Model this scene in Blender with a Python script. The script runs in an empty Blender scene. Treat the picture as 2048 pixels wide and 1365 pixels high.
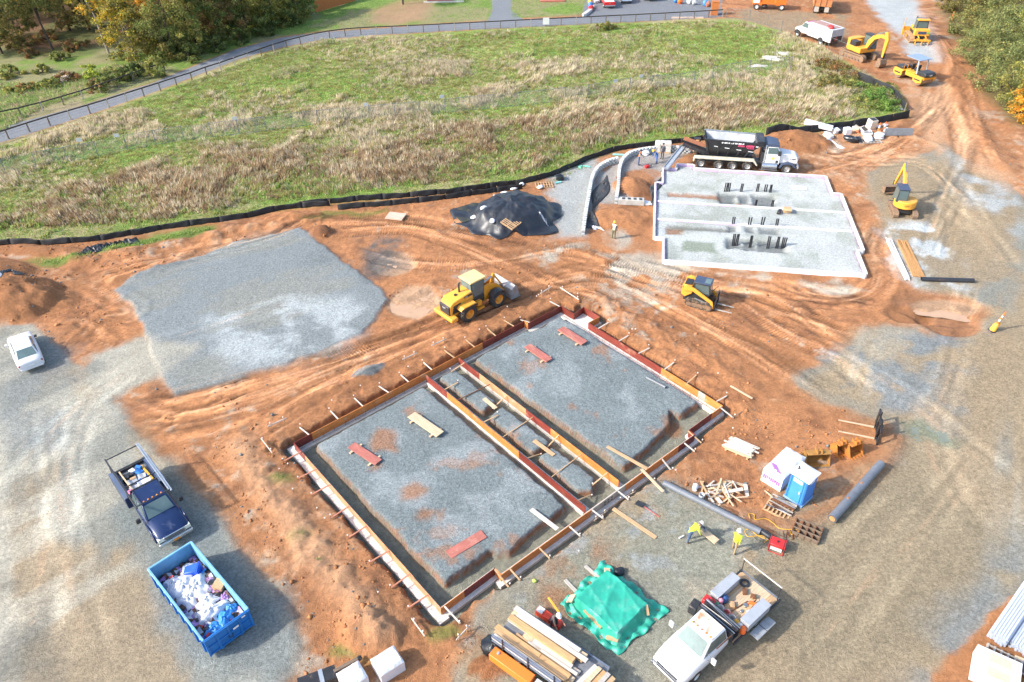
import bpy, math, random
import numpy as np
from mathutils import Matrix, Vector, Euler

# ---------------------------------------------------------------- camera, sky, sun, exposure
SC = bpy.context.scene
COL = SC.collection
R = math.radians
CAM_H, FPX, PITCH, ROLL = 35.0, 1525.0, R(37.5), R(1.0)
cam_d = bpy.data.cameras.new('camera'); cam = bpy.data.objects.new('camera', cam_d); COL.objects.link(cam)
cam_d.sensor_width = 36.0; cam_d.lens = FPX / 2048 * 36; cam_d.clip_start = 0.5; cam_d.clip_end = 3000
_cp, _sp, _cr, _sr = math.cos(PITCH), math.sin(PITCH), math.cos(ROLL), math.sin(ROLL)
CM = np.array([[1, 0, 0], [0, -_sp, _cp], [0, -_cp, -_sp]]) @ np.array([[_cr, -_sr, 0], [_sr, _cr, 0], [0, 0, 1]])
_m = Matrix.Identity(4)
for i in range(3):
    _m[i][0] = CM[i][0]; _m[i][1] = -CM[i][1]; _m[i][2] = -CM[i][2]
_m[2][3] = CAM_H
cam.matrix_world = _m
SC.camera = cam
SUN_EL, SUN_SHADOW = R(34), R(15)          # elevation, direction in which shadows fall
world = bpy.data.worlds.new('World'); SC.world = world; world.use_nodes = True
wn = world.node_tree.nodes; wl = world.node_tree.links
bg = wn['Background']; sky = wn.new('ShaderNodeTexSky'); sky.sky_type = 'NISHITA'; sky.sun_disc = False
sky.sun_elevation = SUN_EL; sky.air_density = 1.0; sky.dust_density = 2.0; sky.ozone_density = 1.0
_sd = Vector((-math.cos(SUN_SHADOW) * math.cos(SUN_EL), -math.sin(SUN_SHADOW) * math.cos(SUN_EL), math.sin(SUN_EL)))
sky.sun_rotation = math.atan2(_sd.x, _sd.y)
bg.inputs['Strength'].default_value = 0.15
wl.new(sky.outputs[0], bg.inputs[0])
sun_d = bpy.data.lights.new('sun', 'SUN'); sun = bpy.data.objects.new('sun', sun_d); COL.objects.link(sun)
sun_d.energy = 2.6; sun_d.angle = R(2.5); sun_d.color = (1.0, 0.955, 0.89)
sun.rotation_euler = _sd.to_track_quat('Z', 'Y').to_euler(); sun.location = (-30, 0, 60)
SC.view_settings.view_transform = 'Standard'; SC.view_settings.look = 'None'
SC.view_settings.exposure = 1.27; SC.view_settings.gamma = 1.0
SC.render.engine = 'CYCLES'
SC.cycles.max_bounces = 4; SC.cycles.diffuse_bounces = 2; SC.cycles.glossy_bounces = 2
SC.cycles.transmission_bounces = 3; SC.cycles.transparent_max_bounces = 6

# ---------------------------------------------------------------- helpers
rng = random.Random(7); nrng = np.random.default_rng(7)

def G(px, py, z=0.0):
    """survey: point of the photograph (2048 x 1365) -> point of the site at height z"""
    d = CM @ np.array([px - 1024.0, py - 682.5, FPX]); t = (CAM_H - z) / -d[2]
    return Vector((d[0] * t, d[1] * t, z))

def heading(a, b):
    A, B = G(*a), G(*b); return math.atan2(B.y - A.y, B.x - A.x)

MATS = {}
def nd(nt, typ, **kw):
    n = nt.nodes.new(typ)
    for k, v in kw.items():
        if k.startswith('i_'):
            n.inputs[int(k[2:])].default_value = v
        else:
            setattr(n, k, v)
    return n

def mat(name, rgb, rough=0.6, metal=0.0, var=0.18, scale=3.0, dirt=0.0, bump=0.0, bscale=30.0, spec=0.5,
        dirt_rgb=(0.30, 0.15, 0.075), stretch=None, alpha=1.0):
    if name in MATS: return MATS[name]
    m = bpy.data.materials.new(name); m.use_nodes = True; nt = m.node_tree; L = nt.links.new
    b = nt.nodes['Principled BSDF']
    tc = nd(nt, 'ShaderNodeTexCoord'); mp = nd(nt, 'ShaderNodeMapping')
    oi = nd(nt, 'ShaderNodeObjectInfo'); add = nd(nt, 'ShaderNodeVectorMath', operation='ADD')
    mul = nd(nt, 'ShaderNodeVectorMath', operation='SCALE'); mul.inputs['Scale'].default_value = 37.0
    cmb = nd(nt, 'ShaderNodeCombineXYZ')
    L(oi.outputs['Random'], cmb.inputs[0]); L(oi.outputs['Random'], cmb.inputs[1]); L(cmb.outputs[0], mul.inputs[0])
    L(tc.outputs['Object'], add.inputs[0]); L(mul.outputs[0], add.inputs[1]); L(add.outputs[0], mp.inputs[0])
    if stretch: mp.inputs['Scale'].default_value = stretch
    n1 = nd(nt, 'ShaderNodeTexNoise'); n1.inputs['Scale'].default_value = scale; n1.inputs['Detail'].default_value = 6
    n1.inputs['Roughness'].default_value = 0.65
    L(mp.outputs[0], n1.inputs[0])
    mr = nd(nt, 'ShaderNodeMapRange'); mr.inputs[1].default_value = 0.3; mr.inputs[2].default_value = 0.7
    mr.inputs[3].default_value = 1 - var; mr.inputs[4].default_value = 1 + var
    L(n1.outputs[0], mr.inputs[0])
    sc = nd(nt, 'ShaderNodeVectorMath', operation='SCALE'); sc.inputs[0].default_value = rgb
    L(mr.outputs[0], sc.inputs['Scale'])
    out = sc.outputs[0]
    if dirt > 0:
        n2 = nd(nt, 'ShaderNodeTexNoise'); n2.inputs['Scale'].default_value = scale * 0.8; n2.inputs['Detail'].default_value = 8
        n2.inputs['Roughness'].default_value = 0.7
        L(add.outputs[0], n2.inputs[0])
        m2 = nd(nt, 'ShaderNodeMapRange'); m2.inputs[1].default_value = 0.62 - 0.3 * dirt; m2.inputs[2].default_value = 0.75 - 0.2 * dirt
        m2.inputs[4].default_value = min(0.9, 0.4 + dirt)
        L(n2.outputs[0], m2.inputs[0])
        mx = nd(nt, 'ShaderNodeMix', data_type='RGBA'); mx.inputs[7].default_value = (*dirt_rgb, 1)
        L(m2.outputs[0], mx.inputs[0]); L(out, mx.inputs[6]); out = mx.outputs[2]
    L(out, b.inputs['Base Color'])
    b.inputs['Roughness'].default_value = rough; b.inputs['Metallic'].default_value = metal
    b.inputs['Specular IOR Level'].default_value = spec
    if alpha < 1: b.inputs['Alpha'].default_value = alpha
    if bump > 0:
        nb = nd(nt, 'ShaderNodeTexNoise'); nb.inputs['Scale'].default_value = bscale; nb.inputs['Detail'].default_value = 4
        L(mp.outputs[0], nb.inputs[0])
        bp = nd(nt, 'ShaderNodeBump'); bp.inputs['Strength'].default_value = bump; bp.inputs['Distance'].default_value = 0.05
        L(nb.outputs[0], bp.inputs['Height']); L(bp.outputs[0], b.inputs['Normal'])
    MATS[name] = m
    return m

def vmat(name, attr='tint', rough=0.8, trans=0.0, noise=0.2, nscale=6.0, spec=0.2):
    """material whose colour is a per-element colour attribute with fine grain on top (leaves, grass blades, trash)"""
    if name in MATS: return MATS[name]
    m = bpy.data.materials.new(name); m.use_nodes = True; nt = m.node_tree; L = nt.links.new
    b = nt.nodes['Principled BSDF']; at = nd(nt, 'ShaderNodeAttribute', attribute_name=attr)
    geo = nd(nt, 'ShaderNodeNewGeometry')
    n1 = nd(nt, 'ShaderNodeTexNoise'); n1.inputs['Scale'].default_value = nscale; n1.inputs['Detail'].default_value = 3
    L(geo.outputs['Position'], n1.inputs[0])
    mr = nd(nt, 'ShaderNodeMapRange'); mr.inputs[1].default_value = 0.3; mr.inputs[2].default_value = 0.7
    mr.inputs[3].default_value = 1 - noise; mr.inputs[4].default_value = 1 + noise
    L(n1.outputs[0], mr.inputs[0])
    sc = nd(nt, 'ShaderNodeVectorMath', operation='SCALE'); L(at.outputs['Color'], sc.inputs[0]); L(mr.outputs[0], sc.inputs['Scale'])
    L(sc.outputs[0], b.inputs['Base Color']); b.inputs['Roughness'].default_value = rough
    b.inputs['Specular IOR Level'].default_value = spec
    if trans > 0:
        tr = nd(nt, 'ShaderNodeBsdfTranslucent'); L(sc.outputs[0], tr.inputs[0])
        mx = nd(nt, 'ShaderNodeMixShader'); mx.inputs[0].default_value = trans
        L(b.outputs[0], mx.inputs[1]); L(tr.outputs[0], mx.inputs[2]); L(mx.outputs[0], nt.nodes['Material Output'].inputs[0])
    MATS[name] = m
    return m

class MB:
    def __init__(s): s.v = []; s.f = []; s.smooth_all = False
    def add(s, vs, fs):
        o = len(s.v); s.v += [tuple(v) for v in vs]; s.f += [tuple(i + o for i in f) for f in fs]; return s
    def hexa(s, b, t):
        return s.add(list(b) + list(t), [(3, 2, 1, 0), (4, 5, 6, 7), (0, 1, 5, 4), (1, 2, 6, 5), (2, 3, 7, 6), (3, 0, 4, 7)])
    def bb(s, x0, x1, y0, y1, z0, z1):
        return s.hexa([(x0, y0, z0), (x1, y0, z0), (x1, y1, z0), (x0, y1, z0)], [(x0, y0, z1), (x1, y0, z1), (x1, y1, z1), (x0, y1, z1)])
    def box(s, c, d, rot=None):
        hx, hy, hz = d[0] / 2, d[1] / 2, d[2] / 2
        P = [Vector((x, y, z)) for z in (-hz, hz) for x, y in ((-hx, -hy), (hx, -hy), (hx, hy), (-hx, hy))]
        if rot is not None:
            M_ = Euler(rot).to_matrix() if not isinstance(rot, Matrix) else rot
            P = [M_ @ p for p in P]
        P = [p + Vector(c) for p in P]
        return s.hexa(P[:4], P[4:])
    def prism(s, poly, a, b, plane='xz'):
        """polygon extruded: plane xz -> along y, yz -> along x, xy -> along z"""
        def pt(p, h):
            return {'xz': (p[0], h, p[1]), 'yz': (h, p[0], p[1]), 'xy': (p[0], p[1], h)}[plane]
        n = len(poly); vs = [pt(p, a) for p in poly] + [pt(p, b) for p in poly]
        fs = [tuple(range(n - 1, -1, -1)), tuple(range(n, 2 * n))] + [(i, (i + 1) % n, n + (i + 1) % n, n + i) for i in range(n)]
        return s.add(vs, fs)
    def loft(s, rings, cap=True, closed=True):
        n = len(rings[0]); o = len(s.v)
        for r_ in rings: s.v += [tuple(p) for p in r_]
        for i in range(len(rings) - 1):
            for j in range(n if closed else n - 1):
                k = (j + 1) % n
                s.f.append((o + i * n + j, o + i * n + k, o + (i + 1) * n + k, o + (i + 1) * n + j))
        if cap:
            s.f.append(tuple(o + j for j in range(n - 1, -1, -1))); e = o + (len(rings) - 1) * n
            s.f.append(tuple(e + j for j in range(n)))
        return s
    def ring(s, c, r, n, ax):
        ax = Vector(ax).normalized(); u = ax.orthogonal().normalized(); w = ax.cross(u)
        return [Vector(c) + (u * math.cos(2 * math.pi * i / n) + w * math.sin(2 * math.pi * i / n)) * r for i in range(n)]
    def cyl(s, p0, p1, r0, r1=None, n=12):
        r1 = r0 if r1 is None else r1; d = Vector(p1) - Vector(p0)
        return s.loft([s.ring(p0, r0, n, d), s.ring(p1, r1, n, d)])
    def tube(s, pts, r, n=6):
        pts = [Vector(p) for p in pts]; rings = []
        u = None
        for i, p in enumerate(pts):
            d = (pts[min(i + 1, len(pts) - 1)] - pts[max(i - 1, 0)]).normalized()
            if u is None: u = d.orthogonal().normalized()
            u = (u - d * u.dot(d)); u = u.normalized() if u.length > 1e-6 else d.orthogonal().normalized()
            w = d.cross(u); rr = r[i] if isinstance(r, (list, tuple)) else r
            rings.append([p + (u * math.cos(2 * math.pi * k / n) + w * math.sin(2 * math.pi * k / n)) * rr for k in range(n)])
        return s.loft(rings)
    def lathe(s, prof, c, ax, n=16, cap=False):
        return s.loft([s.ring(Vector(c) + Vector(ax).normalized() * a, max(r_, 1e-4), n, ax) for a, r_ in prof], cap=cap)
    def beam(s, p0, p1, w, h, up=(0, 0, 1)):
        p0, p1 = Vector(p0), Vector(p1); d = (p1 - p0).normalized(); up = Vector(up)
        side = d.cross(up); side = side.normalized() if side.length > 1e-5 else d.orthogonal().normalized(); u2 = side.cross(d).normalized()
        q = [(-w / 2, -h / 2), (w / 2, -h / 2), (w / 2, h / 2), (-w / 2, h / 2)]
        return s.loft([[p + side * a + u2 * b for a, b in q] for p in (p0, p1)])
    def panel(s, q, t):
        """thin plate through 4 points, thickness t along its normal"""
        q = [Vector(p) for p in q]; n = (q[1] - q[0]).cross(q[3] - q[0]).normalized() * t
        return s.hexa(q, [p + n for p in q])
    def grid(s, fn, nu, nv):
        o = len(s.v)
        for i in range(nu + 1):
            for j in range(nv + 1): s.v.append(tuple(fn(i / nu, j / nv)))
        for i in range(nu):
            for j in range(nv):
                a = o + i * (nv + 1) + j; s.f.append((a, a + nv + 1, a + nv + 2, a + 1))
        return s
    def blob(s, c, rx, ry, rz, rough=0.25, n=8, m=6, seed=0):
        rr = random.Random(seed); o = len(s.v)
        for i in range(m + 1):
            th = math.pi * i / m
            for j in range(n):
                ph = 2 * math.pi * j / n; k = 1 + rr.uniform(-rough, rough)
                if i in (0, m): k = 1
                s.v.append((c[0] + rx * k * math.sin(th) * math.cos(ph), c[1] + ry * k * math.sin(th) * math.sin(ph), c[2] + rz * k * math.cos(th)))
        for i in range(m):
            for j in range(n):
                s.f.append((o + i * n + j, o + (i + 1) * n + j, o + (i + 1) * n + (j + 1) % n, o + i * n + (j + 1) % n))
        return s
    def xform(s, M_):
        s.v = [tuple(M_ @ Vector(p)) for p in s.v]; return s
    def build(s, name, m, parent=None, loc=None, rot=None, smooth=35, bevel=0.0):
        me = bpy.data.meshes.new(name); me.from_pydata(s.v, [], s.f); me.update()
        import bmesh
        bm = bmesh.new(); bm.from_mesh(me); bmesh.ops.recalc_face_normals(bm, faces=bm.faces); bm.to_mesh(me); bm.free()
        if smooth:
            me.polygons.foreach_set('use_smooth', [True] * len(me.polygons)); me.set_sharp_from_angle(angle=R(smooth))
        o = bpy.data.objects.new(name, me); COL.objects.link(o)
        if m is not None: me.materials.append(m)
        if parent is not None: o.parent = parent
        if loc is not None: o.location = loc
        if rot is not None: o.rotation_euler = rot
        if bevel:
            bv = o.modifiers.new('bevel', 'BEVEL'); bv.width = bevel; bv.segments = 2; bv.limit_method = 'ANGLE'; bv.angle_limit = R(40)
        return o

def tag(o, label, cat, group=None, kind=None):
    if label: o['label'] = label
    if cat: o['category'] = cat
    if group: o['group'] = group
    if kind: o['kind'] = kind
    return o

def thing(name, label, cat, loc=(0, 0, 0), rz=0.0, group=None, rot=None):
    o = bpy.data.objects.new(name, None); COL.objects.link(o); o.empty_display_size = 0.3
    o.location = loc; o.rotation_euler = rot if rot else (0, 0, rz)
    return tag(o, label, cat, group)

def dup(root, loc=None, rz=None, label=None, group=None, parent=None):
    r_ = root.copy(); COL.objects.link(r_)
    if parent is not None: r_.parent = parent
    if loc is not None: r_.location = loc
    if rz is not None: r_.rotation_euler = (r_.rotation_euler.x, r_.rotation_euler.y, rz)
    if label: r_['label'] = label
    if group: r_['group'] = group
    for ch in list(root.children): dup(ch, parent=r_)
    return r_

def inst(name, me, parent, loc, rot=(0, 0, 0), scale=(1, 1, 1)):
    o = bpy.data.objects.new(name, me); COL.objects.link(o); o.parent = parent
    o.location = loc; o.rotation_euler = rot; o.scale = scale
    return o

def colmesh(name, V, F, colors, m, parent=None, smooth=False):
    """mesh from arrays with a per-vertex colour attribute called tint"""
    me = bpy.data.meshes.new(name); V = np.asarray(V, dtype=np.float32); F = np.asarray(F, dtype=np.int32)
    k = F.shape[1]; me.vertices.add(len(V)); me.vertices.foreach_set('co', V.ravel())
    me.loops.add(F.size); me.loops.foreach_set('vertex_index', F.ravel())
    me.polygons.add(len(F)); me.polygons.foreach_set('loop_start', np.arange(0, F.size, k, dtype=np.int32))
    me.update(calc_edges=True)
    if smooth: me.polygons.foreach_set('use_smooth', np.ones(len(F), dtype=bool))
    if colors is not None:
        ca = me.color_attributes.new('tint', 'FLOAT_COLOR', 'POINT'); c = np.ones((len(V), 4), dtype=np.float32); c[:, :3] = colors
        ca.data.foreach_set('color', c.ravel())
    me.materials.append(m)
    o = bpy.data.objects.new(name, me); COL.objects.link(o)
    if parent is not None: o.parent = parent
    return o

# ---- numpy noise
def _hash(ix, iy, seed):
    n = (ix.astype(np.int64) * 374761393 + iy.astype(np.int64) * 668265263 + seed * 982451653) & 0x7fffffff
    n = ((n ^ (n >> 13)) * 1274126177) & 0x7fffffff
    return ((n ^ (n >> 16)) & 0xffff) / 65535.0
def vnoise(x, y, seed=0):
    ix = np.floor(x); iy = np.floor(y); fx = x - ix; fy = y - iy; fx = fx * fx * (3 - 2 * fx); fy = fy * fy * (3 - 2 * fy)
    a = _hash(ix, iy, seed); b = _hash(ix + 1, iy, seed); c = _hash(ix, iy + 1, seed); d = _hash(ix + 1, iy + 1, seed)
    return (a * (1 - fx) + b * fx) * (1 - fy) + (c * (1 - fx) + d * fx) * fy
def fbm(x, y, freq, octv=4, seed=0, gain=0.5):
    t = np.zeros_like(x); amp = 1.0; tot = 0.0
    ca, sa = 0.8, 0.6
    for o in range(octv):
        t += amp * vnoise(x * freq + 17.3 * o, y * freq - 9.1 * o, seed + o); tot += amp
        amp *= gain; freq *= 2.03; x, y = ca * x - sa * y, sa * x + ca * y
    return t / tot
def smooth(a, b, x):
    t = np.clip((x - a) / (b - a), 0, 1); return t * t * (3 - 2 * t)
def poly_sd(X, Y, P):
    """signed distance to polygon, positive inside (metres)"""
    P = np.asarray(P, dtype=float); inside = np.zeros(X.shape, bool); d2 = np.full(X.shape, 1e12); n = len(P)
    for i in range(n):
        ax, ay = P[i]; bx, by = P[(i + 1) % n]; ex, ey = bx - ax, by - ay
        t = np.clip(((X - ax) * ex + (Y - ay) * ey) / (ex * ex + ey * ey + 1e-12), 0, 1)
        d2 = np.minimum(d2, (X - ax - t * ex) ** 2 + (Y - ay - t * ey) ** 2)
        if ay != by:
            c = ((ay > Y) != (by > Y)) & (X < ex * (Y - ay) / (by - ay) + ax); inside ^= c
    d = np.sqrt(d2); return np.where(inside, d, -d)
def line_sd(X, Y, P):
    """distance, signed offset and arclength along a polyline"""
    best = np.full(X.shape, 1e9); off = np.zeros(X.shape); arc = np.zeros(X.shape); s0 = 0.0
    for (ax, ay), (bx, by) in zip(P[:-1], P[1:]):
        ex, ey = bx - ax, by - ay; l = math.hypot(ex, ey)
        t = np.clip(((X - ax) * ex + (Y - ay) * ey) / (l * l), 0, 1); dx, dy = X - ax - t * ex, Y - ay - t * ey
        d = np.hypot(dx, dy); m_ = d < best
        off = np.where(m_, np.sign(ex * dy - ey * dx) * d, off); arc = np.where(m_, s0 + t * l, arc); best = np.where(m_, d, best); s0 += l
    return best, off, arc
def px(*pts): return [tuple(G(*p)[:2]) for p in pts]
def spline(P, n=8):
    P = [np.array(p, float) for p in P]; out = []
    for i in range(len(P) - 1):
        p0 = P[max(i - 1, 0)]; p1 = P[i]; p2 = P[i + 1]; p3 = P[min(i + 2, len(P) - 1)]
        for k in range(n):
            t = k / n
            out.append(0.5 * ((2 * p1) + (-p0 + p2) * t + (2 * p0 - 5 * p1 + 4 * p2 - p3) * t * t + (-p0 + 3 * p1 - 3 * p2 + p3) * t ** 3))
    out.append(P[-1]); return [tuple(q) for q in out]

# ---------------------------------------------------------------- site frames
FTH = R(40.045); FO = Vector((-14.14, 35.02, 0)); FU = Vector((math.cos(FTH), math.sin(FTH), 0)); FV = Vector((math.sin(FTH), -math.cos(FTH), 0))
def F(u, v, z=0.0): return FO + FU * u + FV * v + Vector((0, 0, z))
STH = R(-9.72); SO = Vector((13.26, 56.30, 0)); SU = Vector((math.cos(STH), math.sin(STH), 0)); SV = Vector((-math.sin(STH), math.cos(STH), 0))
def S(u, v, z=0.0): return SO + SU * u + SV * v + Vector((0, 0, z))
F_OUT = [(0, 0), (19.88, -0.15), (19.88, 0.3), (23.4, 0.3), (23.4, 1.75), (24.6, 1.6), (24.6, 3.35), (23.4, 3.35), (23.4, 16.0), (19.85, 16.0), (19.85, 16.5), (3.65, 16.4), (3.65, 15.85), (0, 15.9)]
PADS = [[(1.25, 1.0), (9.45, 0.95), (9.55, 14.9), (5.0, 15.1), (4.6, 14.75), (4.4, 14.35), (1.35, 14.5), (1.15, 8)],
        [(14.35, 0.95), (19.2, 0.8), (19.6, 1.2), (22.5, 1.2), (22.6, 14.4), (21.0, 14.4), (20.8, 13.6), (19.3, 14.6), (14.7, 15.1)],
        [(11.2, 0.9), (12.3, 0.85), (12.35, 5.2), (11.3, 5.3)], [(11.3, 6.3), (12.35, 6.2), (12.4, 10.6), (11.25, 10.5)], [(11.3, 11.4), (12.2, 11.3), (12.35, 14.6), (11.7, 15.1), (11.2, 14.6)]]
S_OUT = [(0, 0), (16.55, 0.0), (16.55, 3.95), (17.1, 3.95), (17.1, 14.8), (16.25, 14.8), (16.25, 18.7), (3.0, 18.9), (3.0, 19.75), (1.3, 19.75), (1.3, 18.5), (-0.12, 18.5), (-0.12, 15.0), (-0.85, 15.0), (-0.85, 3.9), (0, 3.9)]

SOIL = np.array((.40, .180, .078)); SOIL_D = np.array((.25, .112, .054)); SOIL_L = np.array((.49, .29, .165)); SILT = np.array((.46, .29, .175))
GRAV = np.array((.222, .245, .245)); GRAV_L = np.array((.52, .56, .56)); TAN = np.array((.33, .25, .155)); TANG = np.array((.265, .262, .222)); TANL = np.array((.44, .41, .33))
GRN = np.array((.135, .20, .04)); GRND = np.array((.085, .115, .03)); DRY = np.array((.34, .27, .16)); ASPH = np.array((.215, .225, .24)); LITTER_SHADED = np.array((.16, .072, .038)); PALE = np.array((.49, .51, .485))

def axis(segs):
    out = []
    for a, b, st in segs:
        n = max(1, int(round((b - a) / st))); out += [a + (b - a) * i / n for i in range(n)]
    out.append(segs[-1][1]); return np.array(out)
XS = axis([(-700, -200, 60), (-200, -100, 10), (-100, -60, 1.0), (-60, -40, .4), (-40, -16.5, .2), (-16.5, 16.5, .115), (16.5, 42, .2), (42, 66, .33), (66, 110, 1.0), (110, 200, 10), (200, 700, 60)])
YS = axis([(-60, 5, 10), (5, 17, 1.0), (17, 20, .3), (20, 52, .115), (52, 82, .2), (82, 110, .35), (110, 158, .55), (158, 220, 5), (220, 800, 60)])
GX, GY = np.meshgrid(XS, YS, indexing='xy')
X = GX.ravel(); Y = GY.ravel()
n_lo = fbm(X, Y, .06, 4, 1); n_mid = fbm(X, Y, .35, 5, 11); n_hi = fbm(X, Y, 1.3, 4, 21, .6); n_f = fbm(X, Y, 4.0, 2, 31, .6)
wx = X + (fbm(X, Y, .5, 4, 41) - .5) * 2.2 + (n_f - .5) * .25; wy = Y + (fbm(X, Y, .5, 4, 51) - .5) * 2.2 + (fbm(X, Y, 3, 2, 61) - .5) * .3
fx_ = X + (fbm(X, Y, 1.2, 4, 71) - .5) * .55; fy_ = Y + (fbm(X, Y, 1.2, 4, 81) - .5) * .55

H = (n_mid - .5) * .15 + (n_hi - .5) * .10 + (n_f - .5) * .06
C = SOIL[None, :] * (1 + (n_mid[:, None] - .5) * .55)
t_ = smooth(.5, .72, n_lo * .5 + n_hi * .5)[:, None]; C = C * (1 - t_) + SOIL_L * (0.8 + .4 * n_f[:, None]) * t_
t_ = smooth(.55, .75, fbm(X, Y, .8, 4, 91))[:, None] * .75; C = C * (1 - t_) + SOIL_D * t_
# grey stone dust tracked over the soil
t_ = (smooth(.62, .72, fbm(X, Y, .25, 4, 95) * .6 + n_hi * .4) * .55)[:, None]; C = C * (1 - t_) + TANL * t_
C = C * (1 + (n_f[:, None] - .5) * .5); GA = np.zeros(len(X)); RO = np.ones(len(X))

def paint(poly, col, soft=.4, warp=2, amt=1.0, gravel=None, lift=None, world=False, var=.25, flat=None, seed=0):
    global C, H, GA
    P = poly if world else px(*poly)
    ax, ay = {0: (X, Y), 1: (fx_, fy_), 2: (wx, wy)}[warp]
    xs, ys = zip(*P); mgn = 4
    sel = np.where((X > min(xs) - mgn) & (X < max(xs) + mgn) & (Y > min(ys) - mgn) & (Y < max(ys) + mgn))[0]
    if len(sel) == 0: return
    m = smooth(-soft, soft, poly_sd(ax[sel], ay[sel], P)) * amt
    cc = np.asarray(col)[None, :] * (1 + (n_hi[sel, None] * .6 + n_mid[sel, None] * .4 - .5) * 2 * var)
    C[sel] = C[sel] * (1 - m[:, None]) + cc * m[:, None]
    if gravel is not None: GA[sel] = GA[sel] * (1 - m) + gravel * m
    if flat is not None: H[sel] = H[sel] * (1 - m * flat)
    if lift is not None: H[sel] += lift * m

def mottled(poly, col, lo, hi, freq, seed, amt=1.0, soft=1.2, stretch=None, gravel=None):
    global C, GA
    P = px(*poly); xs, ys = zip(*P)
    sel = np.where((X > min(xs) - 4) & (X < max(xs) + 4) & (Y > min(ys) - 4) & (Y < max(ys) + 4))[0]
    if len(sel) == 0: return
    a, b = X[sel], Y[sel]
    if stretch:
        th, k = stretch; c_, s_ = math.cos(th), math.sin(th); a, b = (c_ * a + s_ * b) * k, -s_ * a + c_ * b
    m = smooth(-soft, soft, poly_sd(wx[sel], wy[sel], P)) * smooth(lo, hi, fbm(a, b, freq, 5, seed, .55)) * amt
    cc = np.asarray(col)[None, :] * (1 + (n_f[sel, None] - .5) * .4)
    C[sel] = C[sel] * (1 - m[:, None]) + cc * m[:, None]
    if gravel is not None: GA[sel] = GA[sel] * (1 - m) + gravel * m

# --- left parking lot
LOT = [(-400, 640), (0, 655), (62, 650), (112, 690), (165, 740), (190, 715), (290, 675), (320, 745), (225, 792), (262, 850), (310, 905), (390, 985), (440, 1040), (470, 1095), (520, 1150), (560, 1210), (590, 1255), (600, 1300), (575, 1340), (545, 1420), (-300, 1420)]
paint(LOT, TANG, .35, 1, gravel=.8, lift=.05, flat=.7)
mottled(LOT, TAN, .45, .6, .22, 101, .85, stretch=(R(115), .35))
mottled(LOT, TANL * 1.05, .48, .64, .3, 111, .75, stretch=(R(118), .1)); mottled(LOT, TANL, .55, .66, .3, 115, .6, stretch=(R(45), .1))
paint([(255, 930), (330, 960), (430, 1040), (470, 1100), (530, 1170), (588, 1260), (598, 1300), (560, 1365), (430, 1365), (330, 1260), (280, 1120), (235, 1010)], GRAV * np.array((.95, .98, .95)), 1.0, 2, .85, gravel=1.0)
mottled([(0, 660), (140, 700), (190, 780), (120, 900), (0, 900)], GRAV * .9, .4, .6, .25, 121, .6)
mottled([(0, 1150), (80, 1200), (90, 1365), (0, 1365)], TANG * .55, .42, .55, .3, 125, .8)
# --- big grey pad
PAD0 = [(228, 582), (262, 560), (400, 515), (470, 488), (600, 458), (640, 488), (690, 528), (760, 578), (778, 600), (752, 640), (722, 668), (640, 705), (560, 733), (430, 770), (345, 793), (322, 755), (300, 700), (285, 650), (272, 628), (262, 604), (240, 596)]
paint(PAD0, GRAV, .18, 1, gravel=1.0, lift=.16, flat=.6, var=.12)
mottled(PAD0, TANG, .5, .62, .25, 131, .6, stretch=(R(30), .4))
mottled([(420, 640), (560, 600), (700, 600), (740, 640), (700, 690), (520, 740), (440, 710)], GRAV_L * .85, .36, .54, .35, 141, .75)
mottled([(600, 470), (640, 488), (778, 600), (740, 640), (690, 610), (600, 520)], GRAV * .72, .45, .6, .3, 145, .5)
paint([(185, 712), (292, 676), (330, 690), (400, 690), (330, 745), (235, 792)], TANL * .92, .6, 2, .8, gravel=.6)
# --- yard to the right and below
YARD = [(1000, 1175), (1100, 1110), (1230, 1010), (1318, 962), (1330, 968), (1420, 1008), (1545, 1066), (1622, 1042), (1700, 988), (1770, 915), (1796, 880), (1785, 850), (1740, 832), (1660, 808), (1600, 775), (1585, 752), (1640, 735), (1700, 690), (1720, 668), (1770, 652), (1830, 662), (1885, 690), (1950, 668), (1975, 620), (1940, 600), (1870, 590), (1830, 572), (1808, 520), (1775, 470), (1762, 430), (1745, 385), (1735, 345), (1790, 330), (1870, 300), (1885, 285), (1930, 320), (1990, 345), (2035, 385), (2070, 420), (2300, 560), (2500, 900), (2200, 1100), (2048, 1175), (1985, 1215), (1950, 1260), (1905, 1300), (1870, 1340), (1850, 1372), (1830, 1430), (900, 1430), (905, 1345), (985, 1290), (940, 1255), (960, 1210)]
paint(YARD, TANG * .92, .4, 1, gravel=.8, lift=.04, flat=.75)
mottled(YARD, TAN, .30, .46, .16, 151, .92, stretch=(R(55), .3))
mottled(YARD, TANL * .95, .54, .68, .3, 161, .6, stretch=(R(60), .12))
mottled([(1620, 690), (1900, 660), (1960, 740), (1900, 860), (1600, 800)], GRAV * .92, .4, .55, .28, 171, .9, gravel=1.0)
mottled([(1740, 330), (1960, 330), (2048, 420), (2048, 700), (1980, 860), (1800, 850), (1940, 640), (1800, 500)], TAN * .95, .36, .5, .2, 175, .8)
mottled([(1760, 440), (1880, 450), (1930, 580), (1830, 575), (1790, 520)], GRAV_L * 1.05, .42, .55, .35, 181, .9)
mottled([(1880, 290), (2048, 400), (2048, 480), (1960, 420)], GRAV_L * .8, .4, .6, .3, 182, .8)
mottled([(990, 1190), (1330, 970), (1560, 1075), (1560, 1160), (1350, 1365), (1000, 1365)], TANG * np.array((.9, .95, .9)), .35, .5, .3, 185, .75, gravel=1.0)
mottled([(1000, 1180), (1330, 970), (1480, 1050), (1300, 1160), (1100, 1250)], GRAV_L * .6, .5, .66, .9, 187, .6)
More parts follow.
